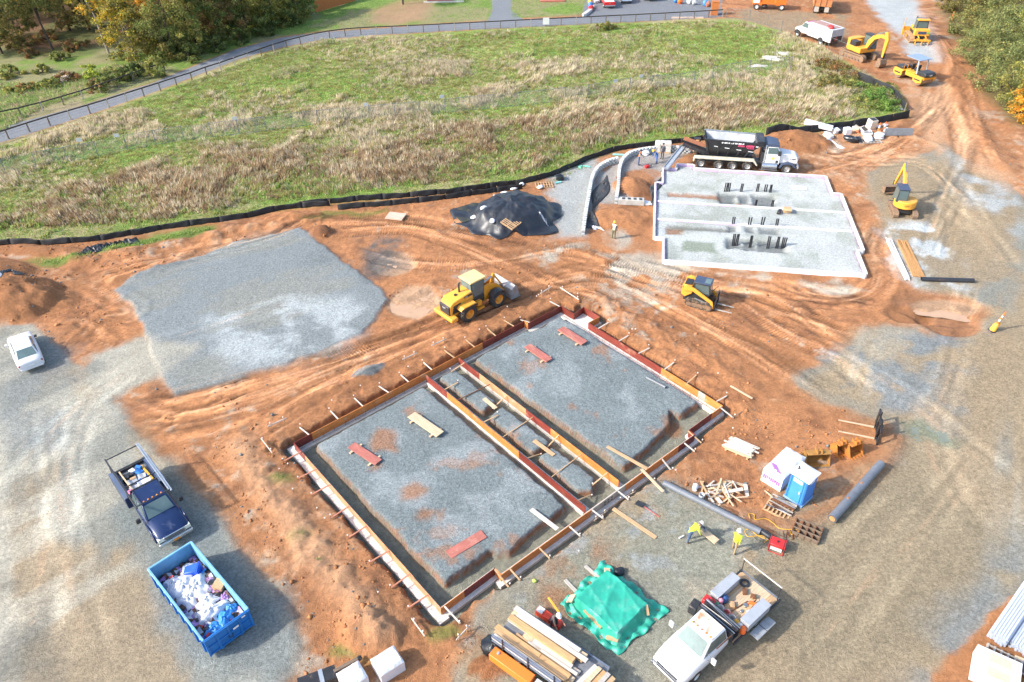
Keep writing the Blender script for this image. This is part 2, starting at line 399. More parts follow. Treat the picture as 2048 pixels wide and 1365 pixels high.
mottled([(1100, 1100), (1200, 1080), (1250, 1130), (1150, 1230), (1000, 1260)], SOIL * .8, .45, .6, .3, 189, .7)
mottled([(1560, 1000), (1850, 900), (2048, 900), (2048, 1160), (1880, 1300), (1600, 1365), (1560, 1100)], TAN * np.array((.80, .86, .90)), .36, .55, .1, 191, .8)
paint([(1790, 862), (1850, 850), (1895, 868), (1890, 888), (1820, 890)], TANG * np.array((.62, .75, .62)), .6, 2, .8)
mottled([(1850, 1300), (1930, 1180), (2048, 1060), (2048, 1180), (1900, 1365), (1800, 1365)], GRAV * .95, .3, .5, .3, 195, .8, gravel=1.0)
# red bank right bottom
paint([(2048, 1178), (1985, 1222), (1950, 1268), (1905, 1308), (1868, 1350), (1845, 1400), (2200, 1400), (2300, 1200), (2100, 1150)], SOIL * .95, .15, 1, lift=.22)
# --- slab surroundings
mottled([(1010, 490), (1290, 480), (1330, 520), (1740, 560), (1760, 590), (1500, 600), (1180, 560)], TANL, .47, .58, .3, 201, .8)
mottled([(1100, 330), (1200, 320), (1180, 470), (1110, 480)], PALE * .8, .2, .4, .4, 205, .9, gravel=.8)
paint([(1112, 345), (1190, 312), (1195, 330), (1175, 380), (1162, 470), (1120, 470), (1122, 420), (1105, 380)], PALE * .72, .8, 2, .9, gravel=.8, flat=.6)
paint(px((1172, 468), (1178, 420), (1195, 360), (1240, 315), (1330, 300), (1380, 305), (1330, 335), (1318, 400), (1245, 405)), PALE * .66, .3, 1, .8, gravel=.8, world=True)
paint([(1252, 350), (1300, 335), (1320, 370), (1308, 405), (1270, 408), (1255, 380)], SOIL * .9, .4, 2, .95)
paint([(1190, 405), (1315, 405), (1312, 470), (1330, 500), (1190, 500), (1180, 470)], SOIL, .5, 2, .9)
for q in ([(1222, 468), (1246, 462), (1262, 488), (1240, 500), (1225, 492)], [(1450, 520), (1500, 530), (1490, 545), (1440, 535)], [(1600, 560), (1735, 580), (1700, 590), (1610, 575)]):
    paint(q, TANL, .6, 2, .8)
# machine road top right
paint([(1735, 0), (1790, -60), (1860, -60), (1830, 0), (1868, 60), (1890, 120), (1880, 130), (1820, 115), (1800, 70), (1760, 40)], GRAV_L * .8, .8, 2, .95, gravel=.7, flat=.6)
mottled([(1500, 15), (1700, 30), (1690, 75), (1560, 70), (1440, 40)], TAN * .9, .3, .5, .3, 211, .9)
mottled([(1800, 150), (1950, 180), (2020, 380), (1850, 300)], SOIL_L * 1.1, .4, .6, .3, 215, .8, stretch=(R(60), .2))
# --- meadow, lawn, woods
MEADOW = [(-900, 470), (0, 483), (160, 478), (300, 462), (420, 440), (560, 420), (700, 402), (860, 388), (960, 378), (1060, 362), (1130, 342), (1180, 318), (1230, 300), (1300, 288), (1390, 278), (1450, 275), (1560, 268), (1640, 262), (1740, 246), (1812, 232), (1806, 200), (1790, 180), (1745, 155), (1700, 130), (1640, 95), (1560, 62), (1470, 38), (1380, 40), (1200, 48), (1000, 58), (900, 64), (760, 72), (640, 82), (560, 98), (480, 120), (300, 190), (160, 240), (0, 288), (-900, 520)]
paint(MEADOW, GRN * 1.5, .8, 1, gravel=0, flat=.3)
mottled(MEADOW, DRY * 1.2, .4, .62, .14, 221, .8)
TRAIL = [(-700, 458), (0, 286), (160, 236), (300, 188), (480, 118), (560, 96), (640, 80), (760, 70), (900, 62), (1000, 57), (1200, 47), (1380, 38), (1440, 34), (1440, 18), (1380, 22), (1200, 32), (1000, 41), (900, 47), (760, 57), (640, 65), (560, 76), (470, 100), (300, 168), (160, 213), (0, 255), (-700, 400)]
UPPER = [(-900, 380), (0, 254), (160, 212), (300, 166), (470, 98), (560, 74), (640, 63), (760, 55), (900, 45), (1000, 39), (1160, 30), (1200, -10), (1200, -150), (-900, -150)]
paint(UPPER, GRN * 1.25, .6, 1, gravel=0, flat=.4)
mottled(UPPER, DRY * .9, .48, .62, .2, 231, .7)
paint([(-300, 110), (0, 95), (90, 112), (230, 85), (330, 50), (420, -20), (420, -160), (-400, -160), (-400, 80)], LITTER_SHADED, 4, 2, .9, var=.5); mottled([(-200, 130), (330, 110), (420, -60), (-200, -60)], GRND * 1.2, .45, .6, .25, 237, .7, 3)  # leaf litter under the trees, its colour darkened to hold their shade
mottled([(0, 200), (200, 150), (250, 180), (120, 230), (0, 240)], DRY, .35, .55, .3, 235, .8)
paint([(742, 22), (800, 2), (870, 0), (850, 40), (790, 50), (745, 48)], SOIL_L * .8, 2, 2, .8)
paint(TRAIL, ASPH, .15, 0, gravel=.2, flat=.9, var=.08)
paint([(975, 45), (985, 20), (980, -40), (1030, -40), (1022, 20), (1050, 42), (1010, 46)], ASPH, .2, 0, gravel=.2, flat=.9, var=.08)
paint([(1180, 38), (1165, 25), (1185, -60), (1480, -60), (1440, 10), (1448, 34), (1380, 38)], ASPH * .92, .2, 0, gravel=.2, flat=.9, var=.1)
# right bank
paint([(1895, -80), (1885, 30), (1935, 110), (1965, 180), (2030, 250), (2070, 260), (2400, 300), (2400, -80)], (.15, .12, .05), 1.5, 2, .95)
# grass strip along the fence, inside
paint([(60, 520), (190, 505), (240, 485), (420, 452), (430, 462), (270, 495), (100, 530)], GRN * 1.05, .5, 2, .9)
paint([(560, 436), (760, 418), (770, 426), (600, 446)], GRN * .8, .5, 2, .7)
for q in [(690, 1300), (740, 1305), (560, 960), (600, 1075), (885, 1265)]:
    c_ = G(*q); paint([(c_.x + .8 * math.cos(a), c_.y + .5 * math.sin(a)) for a in np.linspace(0, 6, 8)], GRN, .3, 1, .6, world=True)

# --- mounds, berms, pits
def mound(q, rx, ry, h, rot=0.0, p=1.6, col=None):
    global H, C
    c_ = G(*q) if len(q) == 2 else Vector(q); c, s_ = math.cos(rot), math.sin(rot)
    dx, dy = fx_ - c_.x, fy_ - c_.y; r_ = np.hypot((c * dx + s_ * dy) / rx, (-s_ * dx + c * dy) / ry)
    m = np.clip(1 - r_, 0, 1); H += h * m ** (1 / p) * smooth(0, .25, m) * (1 + (n_hi - .5) * .35)
    if col is not None:
        t = smooth(0, .2, m)[:, None]; C = C * (1 - t) + np.asarray(col) * (1 + (n_hi[:, None] - .5) * .6) * t
mound((22, 604), 4.3, 3.8, 2.3, 0, 1.25, SOIL * .85)
mound((-40, 560), 5.0, 3.6, 1.6, 0, 1.2, SOIL * .85); mound((110, 602), 2.2, 1.5, .5, .3, 1.3, SOIL * .9)
mound((1590, 288), 4.6, 3.0, 1.6, R(-8), 1.4, SOIL * .85)
mound((643, 466), 1.3, 1.1, .8, 0, 1.6, SOIL_D)
mound((738, 1272), 2.0, 1.3, .55, R(-30), 1.5, SOIL * .95)
mound((60, 502), 5.5, 1.1, .5, R(-4), 1.5, SOIL * .8)
mound((590, 436), 3.0, .8, .5, R(10), 1.5, SOIL * .9)
mound((1330, 690), .9, .6, .3); mound((985, 1335), 1.3, .8, .25, 0, 1.4, SOIL * .7)
mound((735, 742), 1.4, .8, .3, R(30), 1.5, GRAV * .7); mound((1265, 375), 2.2, 2.4, .8, 0, 1.5, SOIL)
mound((1240, 435), 3.4, 2.2, .6, 0, 1.5, SOIL)
TMC = G(1025, 435); mound((TMC.x, TMC.y, 0), 4.4, 3.7, 2.1, R(20), 2.2, SOIL)
def ridge(P, w, h, n=8, col=None, world=False):
    global H, C
    d, off, arc = line_sd(fx_, fy_, spline(P if world else px(*P), n)); m = np.exp(-(d / w) ** 2)
    H += h * m * (0.6 + .8 * n_hi)
    if col is not None: C = C * (1 - m[:, None] * .7) + np.asarray(col) * m[:, None] * .7
ridge([(478, 890), (520, 960), (580, 1040), (640, 1120), (700, 1190), (760, 1265)], .9, .35, col=SOIL_L)
ridge([(1160, 575), (1250, 625), (1340, 680), (1440, 740), (1500, 780)], .8, .22, col=SOIL)
ridge([(150, 520), (300, 500), (430, 470), (560, 448), (640, 440)], 1.0, .35)
ridge([(520, 840), (640, 790), (700, 770), (800, 720), (900, 670), (1010, 620)], .6, .2)
ridge([(430, 480), (330, 535), (240, 560)], .7, .3)
ridge([(800, 600), (870, 570), (950, 560)], .5, .18)
ridge([(2010, 340), (1960, 270), (1920, 200), (1890, 120), (1850, 30)], 1.3, .4, col=SOIL)
ridge([(1800, 880), (1760, 935), (1700, 985), (1625, 1035), (1560, 1058), (1500, 1040)], .5, .22, col=SOIL * .85)
ridge([(1870, 290), (1780, 262), (1700, 280)], .5, .15)
ridge([(310, 905), (390, 985), (470, 1095), (560, 1210), (600, 1300)], .25, .06)
def pit(q, rx, ry, dep, rot=0.0, col=None):
    global H, C
    c_ = G(*q); c, s_ = math.cos(rot), math.sin(rot); dx, dy = fx_ - c_.x, fy_ - c_.y
    r_ = np.hypot((c * dx + s_ * dy) / rx, (-s_ * dx + c * dy) / ry); m = smooth(1.15, .8, r_)
    H += -dep * m
    if col is not None: t = m[:, None]; C = C * (1 - t) + np.asarray(col) * (1 + (n_hi[:, None] - .5) * .5) * t
pit((1880, 612), 3.6, 2.2, .32, R(-12), SOIL * np.array((.8, .85, .95))); pit((1900, 640), 2.4, 2.0, .3, R(10), SOIL * np.array((.8, .85, .95))); pit((1820, 625), 2.0, 1.4, .25, 0, SOIL * .85)
pit((785, 528), 2.0, 2.0, .16, 0, SILT); pit((828, 603), 2.1, 2.4, .16, 0, SILT); pit((1895, 608), 2.6, 1.1, .12, R(-8), SILT * .9)
mottled([(720, 480), (800, 470), (810, 530), (740, 560)], GRAV * .45, .4, .55, .4, 241, .8)
mottled([(1230, 400), (1318, 340), (1325, 470), (1300, 480)], SOIL_D * .8, .45, .6, .6, 245, .7)

P_ = px((100, 500), (300, 490), (560, 440), (660, 440), (500, 490), (240, 560), (280, 640), (180, 700), (90, 640)); _s = smooth(-2, 2, poly_sd(X, Y, P_)); H += _s * ((n_mid - .5) * .4 + (n_hi - .5) * .25)
P_ = px((1150, 560), (1330, 640), (1500, 760), (1480, 800), (1300, 700), (1190, 640)); _s = smooth(-1, 1, poly_sd(X, Y, P_)); H += _s * ((n_hi - .5) * .15)
P_ = px((430, 860), (560, 880), (640, 1010), (820, 1220), (780, 1300), (640, 1180), (500, 1000)); _s = smooth(-1, 1, poly_sd(X, Y, P_)); H += _s * ((n_hi - .5) * .14)
# --- wheel and crawler tracks
def track(P, gauge=1.9, w=.32, dep=.06, cleat=.24, tint=1.0, amt=.5, world=False, gs=.8):
    global H, C
    sp_ = spline(P if world else px(*P), 6); xs, ys = zip(*sp_)
    sel = np.where((X > min(xs) - 3) & (X < max(xs) + 3) & (Y > min(ys) - 3) & (Y < max(ys) + 3))[0]
    d, off, arc = line_sd(X[sel], Y[sel], sp_)
    m = np.exp(-((np.abs(off) - gauge / 2) / w) ** 4) * (d < 3) * (0.45 + .9 * smooth(.3, .6, n_mid[sel]))
    Lt = sum(math.hypot(q[0] - p[0], q[1] - p[1]) for p, q in zip(sp_[:-1], sp_[1:])); ef = smooth(0, 3, arc) * smooth(Lt, Lt - 3, arc); m = m * ef
    sh = np.exp(-((np.abs(off) - gauge / 2 - w * 1.5) / .12) ** 2) + np.exp(-((np.abs(off) - gauge / 2 + w * 1.5) / .12) ** 2)
    cl = np.sin(arc * 2 * math.pi / cleat + np.abs(off) * 3) * (1 - .75 * GA[sel]) * smooth(.35, .6, fbm(X[sel], Y[sel], .3, 3, 255))
    H[sel] += -dep * m + dep * .55 * sh * ef * (d < 3) * n_hi[sel] + m * cl * .024
    st = (fbm(arc * .25, off * 3.0, 1.0, 3, 251) - .5)
    C[sel] *= (1 + (st * 1.2 * np.exp(-(d / (gauge * .8)) ** 2) * amt * ef + m * (tint - 1) * (1 - gs * GA[sel]) + m * cl * .24)[:, None])
    pk = (smooth(.12, .3, st) * np.exp(-(d / (gauge * .7)) ** 2) * .5 * amt * ef)[:, None]; C[sel] = C[sel] * (1 - pk) + SOIL_L * 1.1 * pk
T = track
for k, P in enumerate([[(230, 830), (420, 790), (640, 730), (860, 655), (1010, 590), (1180, 540), (1330, 560), (1480, 610)],
          [(250, 870), (450, 835), (600, 770), (760, 700), (900, 645), (1080, 580), (1250, 560)],
          [(240, 800), (350, 830), (520, 790), (700, 720), (880, 650)], [(480, 900), (560, 830), (700, 750), (840, 690)],
          [(160, 560), (330, 520), (520, 480), (640, 440), (800, 440), (960, 470), (1100, 500)],
          [(700, 500), (860, 530), (1000, 520), (1150, 500), (1300, 560)], [(640, 470), (800, 455), (900, 480), (1050, 540), (1250, 610)],
          [(1100, 520), (1250, 560), (1400, 640), (1560, 720), (1680, 800)], [(1180, 545), (1330, 610), (1480, 690), (1600, 770)],
          [(1250, 520), (1400, 560), (1560, 600), (1700, 700)], [(1330, 550), (1500, 570), (1650, 590), (1780, 610)],
          [(1440, 580), (1560, 660), (1680, 720), (1760, 800)], [(1480, 600), (1600, 640), (1720, 680)],
          [(1760, 440), (1740, 500), (1760, 560), (1700, 600), (1560, 590)], [(1600, 350), (1700, 330), (1800, 290), (1880, 200), (1900, 120), (1850, 20)],
          [(1620, 320), (1740, 300), (1840, 240), (1870, 170)], [(1600, 300), (1720, 320), (1850, 330), (1950, 420)], [(1930, 150), (1960, 260), (2010, 350)],
          [(1900, 200), (1930, 300), (1900, 400), (1860, 520)], [(120, 720), (200, 640), (260, 620), (160, 560)], [(240, 700), (180, 640), (120, 640)]]):
    track(P, gauge=[1.9, 2.1, 1.6][k % 3], dep=[.09, .06, .07][k % 3], tint=[.8, 1.22, .9][k % 3], amt=1.0)
    track(P, gauge=.5, dep=.03, w=.4, tint=[1.15, .86, 1.1][k % 3], amt=.6)
for P in ([(60, 1360), (90, 1150), (130, 980), (160, 850), (210, 760)], [(10, 1000), (80, 900), (180, 800), (290, 720)], [(200, 1365), (160, 1200), (120, 1000), (100, 800)], [(1980, 1100), (1900, 980), (1860, 860), (1900, 740), (1940, 560)], [(1600, 1365), (1720, 1200), (1840, 1060), (1960, 900)],
          [(2048, 1000), (1940, 900), (1760, 760), (1600, 700)], [(1980, 480), (1900, 420), (1850, 380)], [(2040, 560), (1960, 450), (1900, 340)], [(280, 700), (420, 660), (600, 600)], [(1560, 1100), (1650, 1050), (1800, 930)]):
    track(P, gauge=1.7, dep=.015, tint=1.2, amt=.5, cleat=.3, gs=0)

# --- foundation dig: trenches round the two pads
lu = (fx_ * .6 + X * .4 - FO.x) * FU.x + (fy_ * .6 + Y * .4 - FO.y) * FU.y; lv = (fx_ * .6 + X * .4 - FO.x) * FV.x + (fy_ * .6 + Y * .4 - FO.y) * FV.y
near = (lu > -5) & (lu < 29) & (lv > -5) & (lv < 21)
sel = np.where(near)[0]; a, b = lu[sel], lv[sel]
so = poly_sd(a, b, F_OUT); sp = np.full(len(sel), -9.0)
for P_ in PADS: sp = np.maximum(sp, poly_sd(a, b, P_))
outer = np.where((b < .6) | (a > 22.8), .50, .56) + (n_hi[sel] - .5) * .5
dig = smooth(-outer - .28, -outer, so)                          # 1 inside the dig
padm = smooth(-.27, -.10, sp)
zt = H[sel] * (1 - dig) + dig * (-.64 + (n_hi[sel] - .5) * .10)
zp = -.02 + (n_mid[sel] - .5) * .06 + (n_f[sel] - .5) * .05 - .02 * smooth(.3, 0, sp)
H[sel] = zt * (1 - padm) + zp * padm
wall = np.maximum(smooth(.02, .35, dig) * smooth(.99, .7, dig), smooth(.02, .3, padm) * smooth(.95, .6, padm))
cb = C[sel]
tr_ = (smooth(.7, 1.0, dig) * (1 - padm))[:, None]; cb = cb * (1 - tr_) + (TANG * np.array((.88, .88, .80))) * (1 + (n_hi[sel, None] - .5) * .6) * tr_
pm = smooth(.6, 1, padm)[:, None]; pc = GRAV * np.array((.88, .92, .92)) * (1 + (n_hi[sel, None] * .5 + n_mid[sel, None] * .5 - .5) * .5)
rust = smooth(.62, .74, fbm(X[sel], Y[sel], .45, 5, 261, .6))[:, None] * .55; pc = pc * (1 - rust) + SOIL * .9 * rust
lite = smooth(.52, .68, fbm(X[sel], Y[sel], .5, 4, 271))[:, None] * .35; pc = pc * (1 - lite) + GRAV_L * .75 * lite
cb = cb * (1 - pm) + pc * pm
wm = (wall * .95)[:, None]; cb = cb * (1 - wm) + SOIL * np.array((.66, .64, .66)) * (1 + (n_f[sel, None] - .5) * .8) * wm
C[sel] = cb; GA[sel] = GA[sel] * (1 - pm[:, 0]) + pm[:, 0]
# spoil heaped along the NW and NE sides
spoil = np.exp(-((so + 1.6) / .6) ** 2) * ((b < -.6) | (a > 23.5)); H[sel] += spoil * .22 * (n_hi[sel] + n_mid[sel] - .4)
spoil = np.exp(-((so + 2.0) / .8) ** 2) * (a < -.4); H[sel] += spoil * .15 * n_hi[sel]
for q, s_ in (((765, 880), 1.3), ((825, 985), .9), ((850, 1030), .5), ((1350, 845), .8)):
    c_ = G(*q); paint([(c_.x + s_ * math.cos(t) * rng.uniform(.6, 1.2), c_.y + s_ * math.sin(t) * rng.uniform(.6, 1.2)) for t in np.linspace(0, 5.6, 9)], SOIL * .85, .35, 1, .75, world=True)

# --- second foundation: raised stone fill with service trenches
lu2 = (X - SO.x) * SU.x + (Y - SO.y) * SU.y; lv2 = (X - SO.x) * SV.x + (Y - SO.y) * SV.y
sel = np.where((lu2 > -4) & (lu2 < 20) & (lv2 > -3) & (lv2 < 23))[0]; a, b = lu2[sel], lv2[sel]
so = poly_sd(a, b, S_OUT); ins = smooth(-.05, .1, so)
H[sel] = H[sel] * (1 - ins) + ins * (.16 + (n_mid[sel] - .5) * .07 + (n_f[sel] - .5) * .03)
pc = PALE * (1 + (n_mid[sel, None] - .5) * .3); g_ = smooth(.45, .7, fbm(X[sel], Y[sel], .5, 5, 281, .6))[:, None] * .5; pc = pc * (1 - g_) + TANG * np.array((.95, 1.05, .95)) * g_
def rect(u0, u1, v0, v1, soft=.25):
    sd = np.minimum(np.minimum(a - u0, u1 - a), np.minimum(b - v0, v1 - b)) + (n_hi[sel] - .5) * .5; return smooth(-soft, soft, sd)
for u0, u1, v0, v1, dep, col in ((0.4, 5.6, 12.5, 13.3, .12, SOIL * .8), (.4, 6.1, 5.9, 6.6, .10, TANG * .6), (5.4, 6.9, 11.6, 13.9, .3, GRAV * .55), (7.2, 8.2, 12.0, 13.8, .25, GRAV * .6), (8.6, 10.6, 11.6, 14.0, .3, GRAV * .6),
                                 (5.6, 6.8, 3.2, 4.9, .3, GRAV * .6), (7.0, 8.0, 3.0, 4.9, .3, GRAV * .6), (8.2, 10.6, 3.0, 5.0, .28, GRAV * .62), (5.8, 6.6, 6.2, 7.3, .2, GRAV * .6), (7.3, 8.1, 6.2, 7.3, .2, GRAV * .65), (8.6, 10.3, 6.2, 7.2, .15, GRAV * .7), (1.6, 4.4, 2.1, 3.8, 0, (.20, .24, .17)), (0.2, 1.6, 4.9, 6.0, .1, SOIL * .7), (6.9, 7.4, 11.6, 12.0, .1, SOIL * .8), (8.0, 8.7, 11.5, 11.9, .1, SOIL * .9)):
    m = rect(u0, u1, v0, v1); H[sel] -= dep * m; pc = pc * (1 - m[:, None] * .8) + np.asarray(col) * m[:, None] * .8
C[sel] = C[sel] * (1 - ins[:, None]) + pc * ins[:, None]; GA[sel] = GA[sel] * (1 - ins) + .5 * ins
far = (Y > 165) | (np.abs(X) > 100); H[far] *= .2

def ground_h(x, y):
    i = int(np.clip(np.searchsorted(XS, x) - 1, 0, len(XS) - 2)); j = int(np.clip(np.searchsorted(YS, y) - 1, 0, len(YS) - 2))
    Hg = H.reshape(len(YS), len(XS)); tx = (x - XS[i]) / (XS[i + 1] - XS[i]); ty = (y - YS[j]) / (YS[j + 1] - YS[j])
    return float((Hg[j, i] * (1 - tx) + Hg[j, i + 1] * tx) * (1 - ty) + (Hg[j + 1, i] * (1 - tx) + Hg[j + 1, i + 1] * tx) * ty)
def g(pxx, pyy, dz=0.0):
    p = G(pxx, pyy); z = 0.0
    for _ in range(10):
        z += (ground_h(p.x, p.y) - z) * .6; p = G(pxx, pyy, z)
    return Vector((p.x, p.y, ground_h(p.x, p.y) + dz))
def on(x, y, dz=0.0): return Vector((x, y, ground_h(x, y) + dz))

def ground_material():
    m = bpy.data.materials.new('ground_soil_and_stone'); m.use_nodes = True; nt = m.node_tree; L = nt.links.new; b_ = nt.nodes['Principled BSDF']
    at = nd(nt, 'ShaderNodeAttribute', attribute_name='tint'); ga = nd(nt, 'ShaderNodeAttribute', attribute_name='gravel')
    geo = nd(nt, 'ShaderNodeNewGeometry')
    n1 = nd(nt, 'ShaderNodeTexNoise'); n1.inputs['Scale'].default_value = 5.5; n1.inputs['Detail'].default_value = 5; n1.inputs['Roughness'].default_value = .7
    n2 = nd(nt, 'ShaderNodeTexVoronoi'); n2.inputs['Scale'].default_value = 13.0
    n3 = nd(nt, 'ShaderNodeTexNoise'); n3.inputs['Scale'].default_value = 22; n3.inputs['Detail'].default_value = 3
    for n in (n1, n2, n3): L(geo.outputs['Position'], n.inputs['Vector'])
    r1 = nd(nt, 'ShaderNodeMapRange'); r1.inputs[1].default_value = .3; r1.inputs[2].default_value = .7; r1.inputs[3].default_value = .74; r1.inputs[4].default_value = 1.26; L(n1.outputs[0], r1.inputs[0])
    # stones: every voronoi cell its own grey
    sep = nd(nt, 'ShaderNodeSeparateColor'); L(n2.outputs['Color'], sep.inputs[0])
    r2 = nd(nt, 'ShaderNodeMapRange'); r2.inputs[3].default_value = .80; r2.inputs[4].default_value = 1.20; L(sep.outputs[0], r2.inputs[0])
    mxg = nd(nt, 'ShaderNodeMix', data_type='FLOAT'); mxg.inputs[2].default_value = 1.0; L(ga.outputs['Fac'], mxg.inputs[0]); L(r2.outputs[0], mxg.inputs[3])
    mul = nd(nt, 'ShaderNodeMath', operation='MULTIPLY'); L(r1.outputs[0], mul.inputs[0]); L(mxg.outputs[0], mul.inputs[1])
    sc = nd(nt, 'ShaderNodeVectorMath', operation='SCALE'); L(at.outputs['Color'], sc.inputs[0]); L(mul.outputs[0], sc.inputs['Scale'])
    L(sc.outputs[0], b_.inputs['Base Color']); b_.inputs['Roughness'].default_value = .92; b_.inputs['Specular IOR Level'].default_value = .25
    ad = nd(nt, 'ShaderNodeMath', operation='ADD'); L(n1.outputs[0], ad.inputs[0]); L(n3.outputs[0], ad.inputs[1])
    bp = nd(nt, 'ShaderNodeBump'); bp.inputs['Strength'].default_value = .7; bp.inputs['Distance'].default_value = .12; L(ad.outputs[0], bp.inputs['Height']); L(bp.outputs[0], b_.inputs['Normal'])
    return m
C = np.clip(C, 0.01, .9)
nx, ny = len(XS), len(YS)
idx = np.arange(nx * ny).reshape(ny, nx)
Fq = np.stack([idx[:-1, :-1].ravel(), idx[:-1, 1:].ravel(), idx[1:, 1:].ravel(), idx[1:, :-1].ravel()], 1)
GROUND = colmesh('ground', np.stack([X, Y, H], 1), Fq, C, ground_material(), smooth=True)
ga_ = GROUND.data.attributes.new('gravel', 'FLOAT', 'POINT'); ga_.data.foreach_set('value', GA.astype(np.float32))
tag(GROUND, 'red soil and grey crushed stone of the building site', None, kind='structure')
def inpoly(x, y, P): return poly_sd(np.array([x]), np.array([y]), P)[0]

# muddy puddles
MUD = mat('muddy_water', (.47, .30, .185), .3, 0, .08, 1.5, spec=.5)
def puddle(name, P, m, lab, dz):
    pp = spline(px(*P) + [px(P[0])[0]], 5)[:-1]; n = len(pp); cx = sum(p[0] for p in pp) / n; cy = sum(p[1] for p in pp) / n
    rs = random.Random(3); hs = sorted(ground_h(*p) for p in pp); z = ground_h(cx, cy) + dz; pp = [(cx + (p[0] - cx) * 1.25, cy + (p[1] - cy) * 1.25) for p in pp]
    mb = MB(); mb.add([(cx, cy, z)] + [(cx + (p[0] - cx) * k, cy + (p[1] - cy) * k, z) for p in pp for k in (rs.uniform(.92, 1.1),)], [(0, 1 + i, 1 + (i + 1) % n) for i in range(n)])
    tag(mb.build(name, m), lab, None, kind='structure')
puddle('puddle', [(748, 540), (790, 512), (812, 518), (815, 540), (775, 550)], MUD, 'peach coloured muddy puddle by the stone pad', .0)
puddle('puddle', [(792, 585), (840, 572), (868, 592), (860, 612), (798, 640)], MUD, 'muddy puddle behind the wheel loader', .0)
puddle('puddle', [(1842, 602), (1870, 594), (1920, 600), (1962, 622), (1950, 630), (1890, 622), (1850, 615)], MUD, 'pale muddy water in the dug pit', .02)
GREY_W = mat('grey_water', (.20, .215, .165), .3, 0, .2, 1.0)
puddle('puddle', [(1800, 866), (1835, 855), (1885, 868), (1892, 880), (1840, 886), (1806, 880)], GREY_W, 'greenish grey puddle beside the pallet fork frame', -.01)

# ---------------------------------------------------------------- object materials
CONC = mat('concrete', (.46, .45, .41), .85, 0, .22, 2.0, .25, .15, 40, dirt_rgb=(.36, .28, .2))
CONC_L = mat('concrete_pale', (.62, .60, .55), .85, 0, .2, 2.5, .3, .1, 40, dirt_rgb=(.45, .33, .22))
FORM_O = mat('form_plywood_orange', (.56, .19, .045), .55, 0, .28, 1.3, .2, dirt_rgb=(.55, .42, .28), stretch=(1, 1, 3))
FORM_D = mat('form_plywood_maroon', (.175, .030, .018), .5, 0, .35, 1.3, .12, dirt_rgb=(.30, .16, .1), stretch=(1, 1, 3))
FORM_R = mat('form_plywood_red', (.22, .042, .028), .5, 0, .3, 1.3, .2, dirt_rgb=(.5, .3, .2), stretch=(1, 1, 3))
FORM_P = mat('form_plywood_dusted', (.54, .25, .12), .7, 0, .3, 1.5, .32, dirt_rgb=(.56, .44, .34), stretch=(1, 1, 2))
FORM_G = mat('form_plywood_grey', (.40, .35, .29), .7, 0, .3, 1.5, .2)
WOOD = mat('timber', (.50, .32, .17), .7, 0, .25, 2.0, .15, .1, 60, dirt_rgb=(.42, .30, .2), stretch=(1, 8, 8))
WOOD_L = mat('timber_pale', (.56, .42, .27), .7, 0, .2, 2.0, .12, .1, 60, dirt_rgb=(.45, .33, .22), stretch=(1, 8, 8))
WOOD_W = mat('timber_whitened', (.57, .51, .44), .7, 0, .15, 2.0, .2, .1, 60, dirt_rgb=(.5, .4, .3), stretch=(1, 8, 8))
WOOD_D = mat('timber_weathered', (.20, .145, .10), .8, 0, .3, 2.0, .1, .1, 60, stretch=(1, 8, 8))
WOOD_GR = mat('timber_grey', (.42, .38, .33), .8, 0, .25, 2.0, .1, .1, 60, stretch=(1, 8, 8))
PLY_R = mat('form_ply_pinkish_red', (.40, .135, .10), .55, 0, .25, 1.5, .3, dirt_rgb=(.55, .36, .26), stretch=(1, 3, 3))
RUST = mat('rusty_steel', (.20, .085, .04), .75, .3, .4, 6, .2)
STEEL = mat('bare_steel', (.42, .43, .44), .35, .8, .2, 4, .1)
GALV = mat('galvanised', (.55, .58, .60), .4, .7, .15, 3, .05)
BLACK = mat('black_plastic', (.022, .024, .028), .4, 0, .25, 5, .12, dirt_rgb=(.2, .14, .1))
BLACKM = mat('black_paint', (.028, .029, .032), .4, .1, .25, 4, .25, dirt_rgb=(.22, .15, .1))
FILM = mat('black_poly_film', (.020, .024, .032), .42, 0, .3, 2, .12, .25, 5, dirt_rgb=(.16, .12, .1), spec=.5)
FABRIC = mat('silt_fabric', (.016, .017, .019), .75, 0, .35, 2, .05, .2, 8, dirt_rgb=(.12, .08, .06))
WHITE = mat('white_plastic', (.68, .68, .68), .45, 0, .06, 3, .06, dirt_rgb=(.5, .42, .35))
WRAP = mat('white_wrap', (.70, .70, .72), .35, 0, .06, 2, .04, .2, 6)
FOAM = mat('foam_white', (.68, .67, .68), .8, 0, .08, 3, .1, dirt_rgb=(.55, .5, .45))
LILAC = mat('foam_lilac', (.60, .42, .66), .8, 0, .2, 2, .15, dirt_rgb=(.7, .65, .68))
CAPM = mat('stake_cap', (.82, .70, .64), .5, 0, .1, 3)
ORANGE = mat('safety_orange', (.85, .16, .03), .5, 0, .1, 3, .08)
PIPE = mat('grey_pipe', (.15, .165, .19), .45, 0, .2, 2, .15, dirt_rgb=(.3, .2, .14))
PIPEB = mat('black_pipe', (.03, .033, .04), .4, 0, .25, 3, .1)
RED = mat('red_paint', (.55, .03, .03), .4, 0, .15, 3, .1)
BLUE = mat('blue_plastic', (.045, .22, .62), .5, 0, .1, 2, .08, dirt_rgb=(.1, .25, .5))
GRASSMAT = vmat('grass_blades', trans=.42, noise=.2, nscale=.9)

